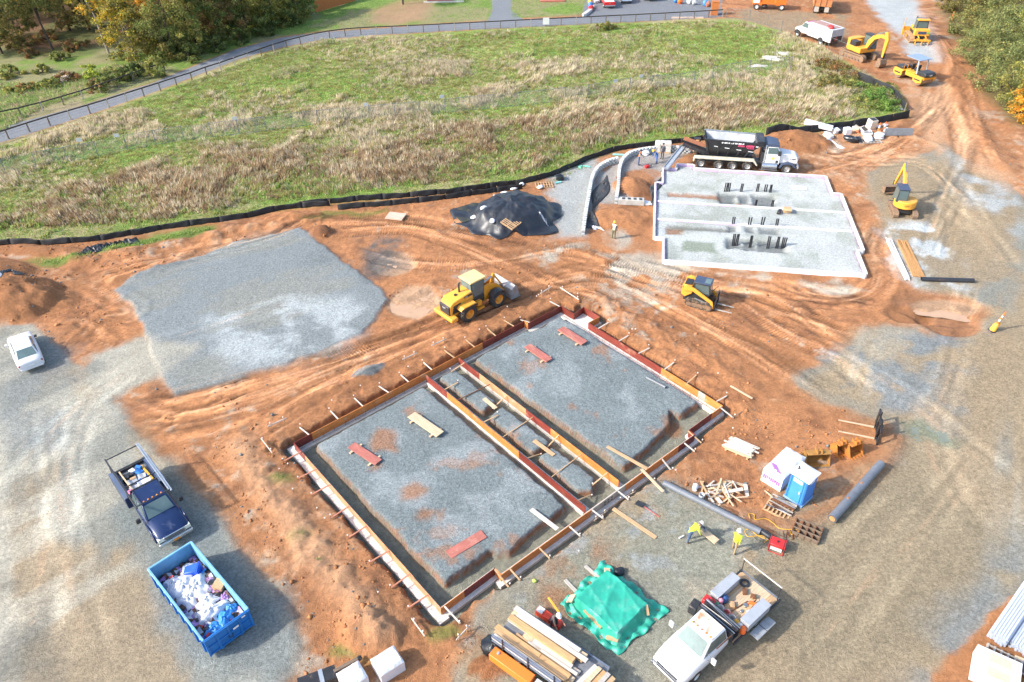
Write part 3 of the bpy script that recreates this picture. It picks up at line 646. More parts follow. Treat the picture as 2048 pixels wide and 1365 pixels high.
# ---------------------------------------------------------------- poured footings with plywood forms
FND = thing('foundation_footing', 'concrete footing trench with orange and maroon plywood forms round two grey pads', 'foundation', FO, FTH)
FND.scale = (1, 1, 1)
def LF(u, v, z): return Vector((u, -v, z))           # local frame of the foundation (x = u, y = -v)
_fi = 0
def footing(a, b, outw, inw, z0=-.78, z1=-.42):
    global _fi
    a, b = Vector(a), Vector(b); d = (b - a).normalized(); n = Vector((-d.y, d.x)); _fi += 1; dz = _fi * .003
    a2 = a - d * (outw if _fi % 2 else inw * .0); b2 = b + d * (outw if _fi % 2 else 0)
    q = [a2 - n * outw, b2 - n * outw, b2 + n * inw, a2 + n * inw]
    L = max(1, int((b2 - a2).length / 3)); mb = MB()
    mb.hexa([LF(p.x, p.y, z0) for p in q], [LF(p.x, p.y, z1 + dz) for p in q])
    mb.build('footing', CONC_L if outw > .2 or inw > .44 else CONC, FND, bevel=.012)
PAN = {}
def panel_mesh(l, m, h=.62, t=.035):
    k = (round(l, 2), m.name, h)
    if k not in PAN:
        mb = MB(); mb.bb(0, l - .012, -t / 2, t / 2, 0, h)
        o = mb.build('form_panel', m, FND); PAN[k] = o.data; bpy.data.objects.remove(o)
    return PAN[k]
def forms(a, b, mats, waler=False, offs=0.0, z=-.42):
    a, b = Vector(a), Vector(b); d = (b - a); L = d.length; d.normalize(); s = 0.0; k = 0; n = Vector((-d.y, d.x))
    a = a + n * offs
    ang = math.atan2(-d.y, d.x)
    total = sum(l for l, _ in mats)
    for l, m in mats:
        l = l * L / total; nsub = max(1, round(l / 2.44)); ll = l / nsub
        for i in range(nsub):
            p = a + d * s; o = inst('form_panel', panel_mesh(ll, m), FND, LF(p.x, p.y, z + rng.uniform(-.012, .012)), (rng.uniform(-.02, .02), 0, ang))
            s += ll
    if waler:
        mb = MB(); mb.bb(0.05, L - .05, -.06, -.022, .50, .585); mb.build('waler', WOOD_W, FND, LF(a.x, a.y, z), (0, 0, ang))
O_, D_, R_, P_, G_ = FORM_O, FORM_D, FORM_R, FORM_P, FORM_G
forms((0, 0), (19.88, -.15), [(1.3, D_), (14.4, O_), (4.2, D_)]); footing((0, 0), (19.88, -.15), .12, .42)
forms((19.88, -.15), (19.88, .3), [(1, O_)]); forms((19.88, .3), (23.4, .3), [(1, D_)]); footing((19.88, .3), (23.4, .3), .12, .42)
forms((23.4, .3), (23.4, 1.75), [(1, D_)]); forms((23.4, 1.75), (24.6, 1.6), [(1, D_)]); forms((24.6, 1.6), (24.6, 3.35), [(1, R_)]); forms((24.6, 3.35), (23.4, 3.35), [(1, O_)])
mb = MB(); mb.hexa([LF(23.35, 1.5, -.78), LF(24.75, 1.4, -.78), LF(24.75, 3.5, -.78), LF(23.35, 3.5, -.78)], [LF(23.35, 1.5, -.39), LF(24.75, 1.4, -.39), LF(24.75, 3.5, -.39), LF(23.35, 3.5, -.39)]); mb.build('footing', CONC_L, FND)
forms((23.4, 3.35), (23.4, 16.0), [(7.3, R_), (3.3, O_), (.6, G_), (1.4, O_)]); footing((23.4, .3), (23.4, 16.0), .12, .46)
forms((23.4, 16.0), (19.85, 16.0), [(1.2, O_), (2.4, D_)], True); footing((23.4, 16.0), (19.85, 16.0), .26, .2)
forms((19.85, 16.0), (19.85, 16.5), [(1, D_)]); forms((19.85, 16.5), (3.65, 16.4), [(1.6, D_), (4.9, O_), (2.9, G_), (6.7, O_)], True); footing((19.85, 16.5), (3.65, 16.4), .26, .2)
forms((3.65, 16.4), (3.65, 15.85), [(1, O_)]); forms((3.65, 15.85), (0, 15.9), [(2.1, D_), (1.5, O_)], True); footing((3.65, 15.85), (0, 15.9), .28, .2)
forms((0, 15.9), (0, 0), [(14.4, P_), (1.5, R_)]); footing((0, 15.9), (0, 0), .40, .22)
forms((10.33, .1), (10.33, 16.1), [(2.5, R_), (7.6, O_), (5.9, D_)]); footing((10.33, 16.0), (10.33, .2), .12, .46)
forms((13.27, .1), (13.27, 16.0), [(2.4, R_), (5.0, P_), (2.4, R_), (6.0, O_)]); footing((13.27, 16.0), (13.27, .2), .10, .40)
# the openings in the grey form piece
for i in range(3):
    for z in (.15, .36): MB().bb(0, .13, -.004, .004, 0, .09).build('opening', BLACKM, FND, LF(11.5 + i * .3, 16.488, -.42 + z))
# braces from the form tops to capped stakes
def proto(mb, name, m, **kw):
    o = mb.build(name, m, None, **kw); me = o.data; bpy.data.objects.remove(o); return me
ME_BR = proto(MB().bb(0, 1.15, -.04, .04, -.02, .02), 'brace', WOOD_W); ME_BR2 = proto(MB().bb(0, 1.15, -.04, .04, -.02, .02), 'brace2', mat('timber_reddish', (.50, .20, .12), .7, 0, .2, 2, .2, stretch=(1, 8, 8)))
ME_BR3 = proto(MB().bb(0, 1.15, -.04, .04, -.02, .02), 'brace3', WOOD)
ME_ST = proto(MB().cyl((0, 0, -.3), (0, 0, .34), .013, n=6), 'stake', RUST); ME_CAP = proto(MB().lathe([(0, .04), (.05, .042), (.07, .03), (.08, .001)], (0, 0, .32), (0, 0, 1), 8), 'cap', CAPM)
def stake_part(par, p, zg):
    o = inst('stake', ME_ST, par, (p.x, p.y, zg)); inst('cap', ME_CAP, o, (0, 0, 0)); return o
def braces(a, b, n, sgn=-1, ln=1.15, inside=False, m=None, s0=.06, s1=.95):
    a, b = Vector(a), Vector(b); d = (b - a).normalized(); nn = Vector((-d.y, d.x)) * sgn; L = (b - a).length
    for i in range(n):
        s = L * (s0 + (s1 - s0) * i / max(1, n - 1)) + rng.uniform(-.25, .25); p = a + d * s; q = p + nn * ln
        w = F(q.x, q.y); zg = ground_h(w.x, w.y); z0, z1 = .16, max(zg + .1, -.35); l = math.hypot(ln, z1 - z0)
        ang = math.atan2(-nn.y, nn.x); P3 = LF(p.x, p.y, z0)
        o = inst('brace', m or rng.choice((ME_BR, ME_BR, ME_BR3)), FND, P3, (0, -math.atan2(z1 - z0, ln), ang + rng.uniform(-.08, .08)), (l / 1.15, 1, 1))
        stake_part(FND, LF(q.x, q.y, 0), zg)
braces((0, 0), (19.88, -.15), 10); braces((19.88, .3), (23.4, .3), 2)
braces((23.4, 3.35), (23.4, 16), 6); braces((23.4, 16), (19.85, 16), 2); braces((19.85, 16.5), (3.65, 16.4), 8, ln=.9); braces((3.65, 15.85), (0, 15.9), 2, ln=1.3)
braces((0, 15.9), (0, 0), 8, m=ME_BR2, ln=1.25); braces((13.27, .1), (13.27, 16), 4, sgn=1, ln=1.3, m=ME_BR3); braces((10.33, 0), (10.33, 16), 4, ln=1.25, m=ME_BR3, s0=.14)
for i in range(20):                                     # loose capped stakes along the dig
    sd = rng.choice(((-1.6, None), (None, -1.7), (25.2, None), (None, 18.2)))
    u = sd[0] if sd[0] is not None else rng.uniform(0, 24); v = sd[1] if sd[1] is not None else rng.uniform(0, 16)
    u += rng.uniform(-.5, .5); v += rng.uniform(-.5, .5); w = F(u, v); stake_part(FND, LF(u, v, 0), ground_h(w.x, w.y))
# reinforcing dowels and bars on the footings
ME_DOW = proto(MB().cyl((0, 0, 0), (0, 0, .38), .012, n=5), 'rebar', RUST)
def dowels(a, b, off, st=.8):
    a, b = Vector(a), Vector(b); d = (b - a).normalized(); n = Vector((-d.y, d.x)); L = (b - a).length
    for i in range(int(L / st)):
        p = a + d * (st * (i + .5)) + n * off; inst('rebar', ME_DOW, FND, LF(p.x, p.y, -.43), (rng.uniform(-.1, .1), rng.uniform(-.1, .1), 0))
dowels((0, 0), (19.8, -.15), .22); dowels((23.4, 3.4), (23.4, 16), .25, .7); dowels((10.33, 16), (10.33, 0.2), .25, .8); dowels((13.27, 16), (13.27, .2), .2, 1.2); dowels((23.3, 16), (19.9, 16), .1)
for a, b, off in (((0.2, .26), (19.6, .12), 0), ((23.1, .8), (23.1, 15.8), 0), ((9.98, .6), (9.98, 15.6), 0), ((12.98, .6), (12.98, 15.6), 0)):
    MB().tube([LF(a[0], a[1], -.33), LF(b[0], b[1], -.33)], .011, 5).build('rebar', RUST, FND)
# horizontal red bars laid through the middle corridor
for v in (3.6, 8.4, 13.0):
    MB().beam(LF(10.4, v, .05), LF(13.2, v + rng.uniform(-.2, .2), .05), .05, .05).build('spreader', rng.choice((WOOD, RUST)), FND)

# ---------------------------------------------------------------- second foundation with foam edges
SLB = thing('slab_foundation', 'stone filled foundation with white and lilac foam edges and black conduits', 'foundation', SO, STH)
n_ = len(S_OUT)
for i in range(n_):
    a, b = Vector(S_OUT[i]), Vector(S_OUT[(i + 1) % n_]); d = (b - a); L = d.length; d.normalize(); nn = Vector((-d.y, d.x)); ang = math.atan2(d.y, d.x)
    k = max(1, round(L / 2.44)); l = L / k
    for j in range(k):
        p = a + d * (l * j); zt = .40 + rng.uniform(-.012, .012)
        MB().bb(.004, l - .004, -.16 + (i % 2) * .004, .0, -.25, zt + (i % 3) * .004).build('foam_edge', FOAM, SLB, (p.x, p.y, 0), (0, 0, ang), bevel=.01)
        MB().bb(.12, l - .12, .003, .055, .0, zt - .03).build('foam_liner', LILAC, SLB, (p.x, p.y, 0), (0, 0, ang))
for v, u0, u1 in ((11.2, -.7, 17.0), (7.55, -.7, 16.9)):
    k = 7; l = (u1 - u0) / k
    for j in range(k):
        MB().bb(0, l - .006, -.14, .14, -.1, .245).build('foam_divider', FOAM, SLB, (u0 + l * j, v, 0), bevel=.01)
        if j < 3: MB().bb(.05, l - .05, -.185, -.144, -.1, .225).build('foam_liner', LILAC, SLB, (u0 + l * j, v, 0))
ME_CON = proto(MB().cyl((0, 0, -.3), (0, 0, 1.05), .062, n=8), 'conduit', BLACK)
def Zs(x, y): return (1290 + x * .22461, 320 + y * .22461)
for row, y0, hh in (((705, 720, 735, 750), 288, 1.0), ((846, 860), 290, .95), ((988, 1003), 290, .95), ((1062, 1077), 290, .85), ((1106, 1120), 296, .9), ((984, 992), 396, .5), ((1126, 1140), 405, .55), ((774, 790), 582, .85), ((918, 935), 590, .9), ((1032, 1048), 592, .95), ((1162, 1178), 598, .85),
                    ((780, 794, 808, 824), 745, .95), ((930, 944), 760, .95), ((1088, 1104), 770, 1.0), ((1168, 1184), 770, .95), ((1216, 1230, 1244), 772, .9)):
    for x in row:
        p = G(*Zs(x, y0), .1); q = p - SO; o = inst('conduit', ME_CON, SLB, (q.dot(SU), q.dot(SV), .05), (rng.uniform(-.03, .03), rng.uniform(-.03, .05), 0), (1, 1, hh))
def standing(mb, name, m, lab, cat, loc, rz=0, group=None, **kw):
    o = mb.build(name, m, None, loc, (0, 0, rz), **kw); return tag(o, lab, cat, group)
cbx = thing('cardboard_box', 'small open cardboard box on the white stone fill', 'box', S(11.5, 10.6, .2), STH)
CARD = mat('cardboard', (.52, .33, .18), .8, 0, .12, 3)
MB().bb(-.35, .35, -.25, .25, 0, .4).build('carton', CARD, cbx, bevel=.01)
for s in (-1, 1): MB().box((0, s * .36, .38), (.7, .25, .01), (s * -.5, 0, 0)).build('flap', CARD, cbx)
tl = thing('tool_case', 'black tool case beside the cardboard box on the stone fill', 'case', S(10.75, 10.35, .2), STH + 1.2)
MB().bb(-.4, .4, -.15, .15, 0, .2).build('shell', BLACKM, tl, bevel=.02); MB().tube([(-.1, 0, .2), (-.08, 0, .26), (.08, 0, .26), (.1, 0, .2)], .015).build('handle', BLACKM, tl)
b0 = MB().bb(-.75, .75, -.4, .4, 0, .05).build('foam_board', FOAM, None, S(13.3, 15.9, .2), (0, 0, STH), bevel=.01); tag(b0, 'white foam board lying on the stone fill', 'foam board')

# ---------------------------------------------------------------- boards, planks and pallets
ME_P = {}
def plank_thing(name, q0, q1, w, t, m, lab, cat='plank', group=None, z=None, z1=None, battens=False, lift=0.0, extra=0):
    a, b = G(*q0), G(*q1); L = (b - a).length; rz = math.atan2(b.y - a.y, b.x - a.x); c_ = (a + b) / 2
    h = max(ground_h(c_.x, c_.y), min(ground_h(a.x, a.y), ground_h(b.x, b.y)) if z is None else -9) if z is None else z
    if not battens:
        o = MB().bb(-L / 2, L / 2, -w / 2, w / 2, 0, t).build(name, m, None, (c_.x, c_.y, h + .02 + lift), (rng.uniform(-.01, .01), rng.uniform(-.01, .01), rz), bevel=.006)
        return tag(o, lab, cat, group)
    r_ = thing(name, lab, cat, (c_.x, c_.y, h + .02 + lift), rz, group)
    for k in range(1 + extra): MB().bb(-L / 2 + k * .03, L / 2 + k * .02, -w / 2, w / 2, .09 + k * (t + .004), .09 + t + k * (t + .004)).build('board', m, r_, bevel=.006)
    for s in (-.32, .36): MB().bb(L * s - .07, L * s + .07, -w / 2 - .22, w / 2 + .18, 0, .088).build('batten', WOOD_L, r_, bevel=.006)
    return r_
plank_thing('form_plank', (703, 893), (757, 928), .62, .03, PLY_R, 'red plywood plank on two battens, nearest the left form wall', 'plank', battens=True)
plank_thing('form_plank', (822, 832), (880, 872), .62, .03, WOOD_L, 'pale tan plank stack on battens on the left pad', 'plank', battens=True, extra=3)
plank_thing('form_plank', (897, 1110), (968, 1068), .62, .03, PLY_R, 'bare red plank at the bottom of the left pad', 'plank')
plank_thing('form_plank', (1054, 694), (1098, 724), .6, .03, PLY_R, 'scuffed red plank on battens in the right pad middle', 'plank', battens=True, extra=2)
plank_thing('form_plank', (1120, 660), (1168, 690), .62, .03, PLY_R, 'red plank stack near the top corner of the right pad', 'plank', battens=True, extra=3)
plank_thing('board', (1062, 1022), (1115, 1062), .28, .04, WOOD_W, 'whitish board bridging the trench of the left pad', 'board', z=.1)
plank_thing('board', (1214, 897), (1294, 942), .22, .05, WOOD, 'long board from the right pad out to the form wall', 'board', z=.12)
plank_thing('board', (1282, 944), (1326, 990), .18, .05, WOOD_L, 'board leaning across the form wall beside the grey pipe', 'board', z=.2)
plank_thing('board', (1226, 1020), (1312, 1078), .24, .05, WOOD, 'lone tan board lying on the gravel outside the form wall', 'board')
plank_thing('board', (968, 798), (992, 818), .3, .04, WOOD_L, 'short board bridging the upper gap of the middle corridor', 'board', z=.0)
plank_thing('board', (1068, 882), (1108, 912), .28, .04, WOOD, 'board bridging the lower gap of the middle corridor', 'board', z=.0)
plank_thing('board', (1460, 776), (1504, 802), .14, .05, WOOD_L, 'loose stick on red soil right of the corner form', 'board')
plank_thing('board', (1130, 1162), (1152, 1185), .2, .05, WOOD_GR, 'grey board end sticking out by the green tarp, lower one', 'board')
plank_thing('board', (1170, 1134), (1200, 1160), .2, .05, WOOD_GR, 'grey board end sticking out by the green tarp, upper one', 'board')
plank_thing('board', (1464, 838), (1496, 820), .06, .04, WOOD_D, 'thin dark stick on red soil near the corner form', 'board')
plank_thing('board', (1392, 1060), (1432, 1092), .42, .06, WOOD_L, 'pale board under the saw of the bent worker', 'board', lift=.25)
plank_thing('board', (1655, 268), (1672, 272), .3, .05, WOOD, 'plank in the debris by the silt fence', 'board')
# batter boards: rails on two capped stakes
def batter(q0, q1, lab):
    a, b = g(*q0), g(*q1); r_ = thing('batter_board', lab, 'batter board', a, math.atan2(b.y - a.y, b.x - a.x)); L = math.hypot(b.x - a.x, b.y - a.y)
    MB().bb(-.1, L + .1, -.02, .02, .22, .31).build('rail', WOOD_W, r_)
    for x in (.1, L - .1):
        s = MB().bb(x - .02, x + .02, .021, .06, -.3, .42).build('stake', WOOD, r_)
        inst('cap', ME_CAP, s, (x, .04, .1))
for k, (a, b, t) in enumerate([((525, 885), (545, 912), 'outside the left corner form'), ((540, 858), (572, 846), 'above the left corner form'), ((808, 724), (832, 712), 'midway along the upper form wall'), ((866, 696), (890, 684), 'closest behind the wheel loader along the form wall'), ((1082, 592), (1100, 582), 'left of the top corner form'), ((1122, 582), (1156, 602), 'above the top corner form'),
                          ((826, 1246), (848, 1276), 'below the bottom corner form'), ((916, 1283), (938, 1262), 'right of the bottom corner form'), ((1238, 1008), (1268, 990), 'by the black shovel head'), ((1190, 1046), (1212, 1030), 'outside the lower form wall middle')]):
    batter(a, b, 'white batter board on stakes ' + t)
def pallet(q, rz, lab, L=1.2, W=1.0, m=WOOD, tilt=(0, 0), dz=0.0, grp=None, name='pallet', world=None):
    p = world if world else g(*q); r_ = thing(name, lab, 'pallet', p + Vector((0, 0, dz)), rz, grp, rot=(tilt[0], tilt[1], rz))
    for y in (-W / 2 + .05, 0, W / 2 - .05): MB().bb(-L / 2, L / 2, y - .03, y + .03, .02, .11).build('stringer', m, r_)
    for i in range(7):
        x = -L / 2 + .06 + i * (L - .12) / 6; MB().bb(x - .045, x + .045, -W / 2, W / 2, .112, .135).build('slat', m, r_)
    for i in range(3):
        x = -L / 2 + .06 + i * (L - .12) / 2; MB().bb(x - .045, x + .045, -W / 2, W / 2, 0, .018).build('slat', m, r_)
    return r_
pallet((1022, 462), R(50), 'brown pallet tilted on the black tarp edge', 1.4, 1.4, WOOD, (.25, -.1), .15)
pallet((1088, 372), R(5), 'tan pallet on the grass behind the black tarp', 1.8, 1.2, WOOD)
pp = thing('plywood_stack', 'small pinkish plywood stack on red soil below the silt fence', 'plywood', g(792, 436), R(-15))
for i in range(4): MB().bb(-.85, .85, -.6, .6, .06 + i * .045, .10 + i * .045).build('sheet', mat('ply_pinkish', (.62, .42, .32), .7, 0, .2, 2), pp, (rng.uniform(-.05, .05), rng.uniform(-.05, .05), 0))
for s in (-.6, .6): MB().bb(s - .05, s + .05, -.6, .6, 0, .058).build('bearer', WOOD_D, pp)
lp = thing('lumber_stack', 'pale lumber offcuts stacked on a pallet beside the corner form', 'lumber', g(1480, 900), R(-35))
for i in range(3): MB().bb(-.8 + i * .7, -.68 + i * .7, -.6, .6, 0, .1).build('bearer', WOOD, lp)
for i in range(30):
    l = rng.uniform(1.2, 1.9); z = .1 + .05 * (i // 10); y = -.55 + .12 * (i % 10); x = rng.uniform(-.2, .2)
    MB().bb(x - l / 2, x + l / 2, y, y + .11, z, z + .045).build('board', rng.choice((WOOD_L, WOOD_W)), lp, rot=(0, 0, rng.uniform(-.04, .04)))
sp_ = pallet((1558, 1018), R(-38), 'pallet loaded with grey steel bars by the blue toilet', 1.5, 1.3, WOOD)
for i in range(16):
    y = rng.uniform(-.35, .6); o = MB().bb(-.75 + rng.uniform(0, .4), .8, -.03, .03, -.03, .03).build('steel_bar', rng.choice((WOOD_GR, STEEL, RUST)), None, sp_.location + Vector((0, 0, .19 + .05 * (i % 3))) + Vector((math.cos(R(52)), math.sin(R(52)), 0)) * y, (0, 0, R(-38) + rng.uniform(-.12, .12)))
    tag(o, 'grey steel or timber bar on the pallet by the blue toilet', 'bar', 'bars on the pallet by the toilet')
plank_thing('board', (1528, 985), (1556, 1008), .07, .05, WOOD_L, 'thin pale stick pointing at the pallet of bars', 'board', lift=.1)
# scrap heap
for i in range(34):
    c_ = g(1447, 984); a = rng.uniform(0, 6.28); rr = rng.uniform(0, 1.1) ** 1; x, y = c_.x + rr * math.cos(a) * 1.25, c_.y + rr * math.sin(a) * .8; l = rng.uniform(.4, 1.3); w = rng.choice((.06, .1, .1, .22))
    o = MB().bb(-l / 2, l / 2, -w / 2, w / 2, -.025, .025).build('scrap_wood', rng.choice((WOOD, WOOD_L, WOOD_W)), None, (x, y, ground_h(x, y) + .06 + max(0, .45 - rr * .4) * rng.random()), (rng.uniform(-.25, .25), rng.uniform(-.25, .25), rng.uniform(0, 3.14)))
    tag(o, 'offcut in the scrap wood heap between pipe and white bundle', 'scrap wood', 'scrap wood heap')
for k, q in enumerate([(1480, 990), (1468, 1000), (1452, 1008)]):
    plank_thing('scrap_wood', (q[0] - 10, q[1] + 12 - k * 18), (q[0] + 14, q[1] + 10), .08, .05, WOOD_L, 'offcut in the scrap wood heap between pipe and white bundle', 'scrap wood', 'scrap wood heap', lift=.2)
def bucket(p, m, lab, r=.15, h=.36, tilt=(0, 0), grp=None):
    r_ = thing('bucket', lab, 'bucket', p, 0, grp, rot=(tilt[0], tilt[1], rng.uniform(0, 6)))
    MB().lathe([(0, .001), (0, r * .85), (h, r), (h, r * .93), (.02, r * .8), (.02, .001)], (0, 0, 0), (0, 0, 1), 14).build('pail', m, r_)
    MB().tube([(r * math.cos(t), r * math.sin(t), h + .02 + .05 * math.sin(t)) for t in np.linspace(0, 3.14, 8)], .008, 4).build('handle', STEEL, r_); return r_
bucket(g(1402, 998), WHITE, 'white bucket standing at the left end of the scrap heap', .17, .38)
bucket(g(1388, 984) + Vector((0, 0, .16)), WHITE, 'white bucket lying on its side by the long grey pipe', .17, .38, (1.5, 0))

# ---------------------------------------------------------------- pipes, bundles, frames
def pipe_thing(name, q0, q1, r, m, lab, dz=0.0, hollow=True, end=None, n=14):
    a, b = g(*q0), g(*q1); a.z += r + dz - .02; b.z += r + dz - .02; d = (b - a); L = d.length
    r_ = thing(name, lab, 'pipe', a, 0); r_.rotation_euler = d.to_track_quat('X', 'Z').to_euler()
    MB().lathe([(0, r * .86), (0, r), (L, r), (L, r * .86), (.4, r * .86)] if hollow else [(0, .001), (0, r), (L, r), (L, .001)], (0, 0, 0), (1, 0, 0), n).build('barrel', m, r_)
    return r_, L
pr, L = pipe_thing('drain_pipe', (1327, 970), (1520, 1068), .19, PIPE, 'long grey drain pipe running from the form wall towards the generator')
for x in (1.1, 3.0, 4.9): MB().lathe([(x, .196), (x + .03, .205), (x + .06, .196)], (0, 0, 0), (1, 0, 0), 14).build('joint_ring', PIPE, pr)
pipe_thing('drain_pipe', (1522, 1066), (1546, 1082), .16, PIPEB, 'short black pipe end next to the red generator')
pr, L = pipe_thing('steel_pipe', (1662, 1044), (1760, 934), .26, PIPE, 'dark grey thick pipe lying right of the blue toilet', .02)
for x in (1.8, 3.4): MB().blob((x, .05, .25), .12, .08, .03, .3, 6, 4, 3).build('mud_lump', mat('mud', (.34, .16, .08), .9), pr)
MB().lathe([(0, .001), (-.005, .19)], (0, 0, 0), (1, 0, 0), 12, True).build('clay_plug', mat('mud2', (.45, .22, .09), .9), pr)
pipe_thing('corrugated_pipe', (1842, 562), (1946, 565), .19, PIPEB, 'black pipe lying beside the muddy pit')
pipe_thing('drain_pipe', (1293, 757), (1331, 777), .10, PIPE, 'short dark pipe lying on the right pad')
def bundle(q0, q1, n, r, m, lab, cat, grp, w, name, layers=3, round_=True):
    a, b = g(*q0), g(*q1); d = b - a; L = d.length; rz = math.atan2(d.y, d.x); s = Vector((-math.sin(rz), math.cos(rz), 0))
    per = max(1, n // layers)
    for i in range(n):
        k, j = divmod(i, per); off = (j - (per - 1) / 2) * w / per; p = a + s * (off + rng.uniform(-.01, .01)) + Vector((0, 0, r + k * r * 1.9 + .02)); l = L * rng.uniform(.93, 1.0)
        mb = MB().cyl((0, 0, 0), (l, 0, 0), r, n=8) if round_ else MB().bb(0, l, -r, r, -r, r)
        tag(mb.build(name, m, None, p + Vector((math.cos(rz), math.sin(rz), 0)) * rng.uniform(0, .3), (0, 0, rz + rng.uniform(-.012, .012))), lab, cat, grp)
bundle((1815, 563), (1776, 482), 8, .055, WHITE, 'long white plastic pipe in the bundle beside the wooden laths', 'pipe', 'white pipes by the slab', .4, 'plastic_pipe', 2)
bundle((1838, 556), (1803, 482), 26, .022, mat('lath', (.52, .28, .11), .7, 0, .25, 3), 'thin brown lath in the bundle beside the white pipes', 'lath', 'laths by the slab', .95, 'lath', 2, False)
CONDUIT = mat('grey_conduit', (.52, .57, .66), .45, 0, .1, 2)
rzc = R(41); dc = Vector((math.cos(rzc), math.sin(rzc), 0)); sc_ = Vector((-math.sin(rzc), math.cos(rzc), 0))
for bi, (p0, rows, lab, grp) in enumerate(((g(1990, 1285), 6, 'grey plastic conduit in the strapped bundle above the white crate', 'grey conduit bundle, nearer the lot'), (g(2030, 1302), 4, 'grey plastic conduit in the lower bundle at the right edge', 'grey conduit bundle, at the edge'))):
    for k in range(rows):
        for j in range(7 - (k % 2)):
            p = p0 + sc_ * ((j - 3 + .5 * (k % 2)) * .125) + Vector((0, 0, .09 + k * .108)) + dc * rng.uniform(-.06, .06)
            o = MB().lathe([(0, .045), (0, .06), (5.0, .06)], (0, 0, 0), dc, 8).build('conduit', CONDUIT, None, p); tag(o, lab, 'conduit', grp)
# white crate with windows on pallets, bottom right corner
pallet(None, R(-38), 'grey pallet under the white framed box at the bottom right corner', 1.9, 1.4, WOOD_GR, world=g(2010, 1332))
wb = thing('white_box', 'white box with two beige recessed panels at the bottom right corner', 'box', g(1985, 1352), R(-33))
MB().bb(-.95, .95, -.8, .8, 0, .75).build('carton', WHITE, wb, bevel=.02)
for y in (.38, -.42):
    o = MB().bb(-.42, .5, y - .26, y + .26, .752, .758).build('recess', mat('beige_panel', (.55, .47, .33), .7, 0, .1, 3), wb)
    MB().panel([(-.45, y - .29, .752), (.53, y - .29, .752), (.53, y - .26, .752), (-.45, y - .26, .752)], .02).build('rim', WHITE, o)
o = MB().bb(-.3, .3, -.12, .12, 0, .1).build('timber_block', WOOD_L, None, g(2043, 1322), (0, 0, R(-30)), bevel=.01); tag(o, 'short pale timber block by the conduit bundles', 'timber')
o = MB().cyl((0, 0, .06), (.4, 0, .06), .06, n=10).build('wood_stub', WOOD_L, None, g(2003, 1232), (0, 0, R(-35))); tag(o, 'pale wood stub left of the conduit bundle', 'timber')
# wrapped bundle of foam sheets
fb = thing('foam_bundle', 'white plastic wrapped bundle with purple print behind the blue toilet', 'wrapped bundle', g(1563, 950), R(43))
mb = MB(); Lb, Wb, Hb = 2.7, 1.35, 1.15
def bump_box(mb, L, W, Hh, seed, amp=.05, nx_=12, ny_=8, rnd=.12):
    rs = np.random.default_rng(seed); N = rs.normal(0, 1, (nx_ + 1, ny_ + 1)) * amp
    def top(u, v):
        x, y = (u - .5) * L, (v - .5) * W; e = min(u, 1 - u, v, 1 - v); k = min(1, e / .08)
        return (x * (1 - .03 * (1 - k)), y * (1 - .03 * (1 - k)), Hh - rnd * (1 - k) ** 2 + N[int(round(u * nx_)), int(round(v * ny_))] * (.3 + .7 * k))
    mb.grid(top, nx_, ny_)
    for fn in (lambda u, v: (*top(u, 0)[:2], v * top(u, 0)[2]), lambda u, v: (*top(u, 1)[:2], v * top(u, 1)[2])):
        mb.grid(fn, nx_, 3)
    for fn in (lambda u, v: (*top(0, u)[:2], v * top(0, u)[2]), lambda u, v: (*top(1, u)[:2], v * top(1, u)[2])):
        mb.grid(fn, ny_, 3)
    return mb
bump_box(mb, Lb, Wb, Hb, 5).build('wrapping', WRAP, fb, smooth=60)
PURP = mat('purple_print', (.36, .12, .55), .5, 0, .2, 4)
for i in range(9):
    y = -.5 + .125 * i; h = rng.uniform(.1, .32); MB().panel([(-Lb / 2 - .015, y, .7 - h), (-Lb / 2 - .015, y + .05, .7 - h), (-Lb / 2 - .015, y + .05, .75), (-Lb / 2 - .015, y, .75)], -.008).build('print', PURP, fb)
for i in range(6): MB().bb(-1.1 + .08 * i, -1.05 + .08 * i, -.35 + .1 * i, .1 + .1 * i, Hb + .02, Hb + .03).build('print', PURP, fb)
# wrapped blocks at the bottom edge
for q, rz, s_, lab in (((778, 1338), R(35), (1.3, 1.1, .85), 'white wrapped block at the bottom edge, larger one'), ((708, 1366), R(35), (1.2, 1.05, .8), 'white wrapped block at the bottom edge, half cut off')):
    w_ = thing('wrapped_block', lab, 'wrapped block', g(*q), rz); bump_box(MB(), *s_, seed=int(q[0]), amp=.025).build('wrapping', WRAP, w_, smooth=60)
    MB().bb(-s_[0] / 2 + .05, s_[0] / 2 - .05, -s_[1] / 2 + .05, s_[1] / 2 - .05, -.02, .06).build('bearer', WOOD, w_)
bk = thing('trench_box', 'long black steel box with a dark beam at the bottom edge', 'steel box', g(650, 1362), R(22))
MB().bb(-1.2, .6, -.35, .35, 0, .5).build('shell', BLACKM, bk, bevel=.02); MB().beam((.5, 0, .45), (1.75, .3, .3), .16, .16).build('beam', WOOD_D, bk); MB().lathe([(0, .12), (.1, .14), (.2, .1)], (1.7, .28, .3), (1, .25, 0), 8, True).build('collar', BLACKM, bk); MB().bb(-.2, 0, -.36, .36, .505, .52).build('strap', GALV, bk)
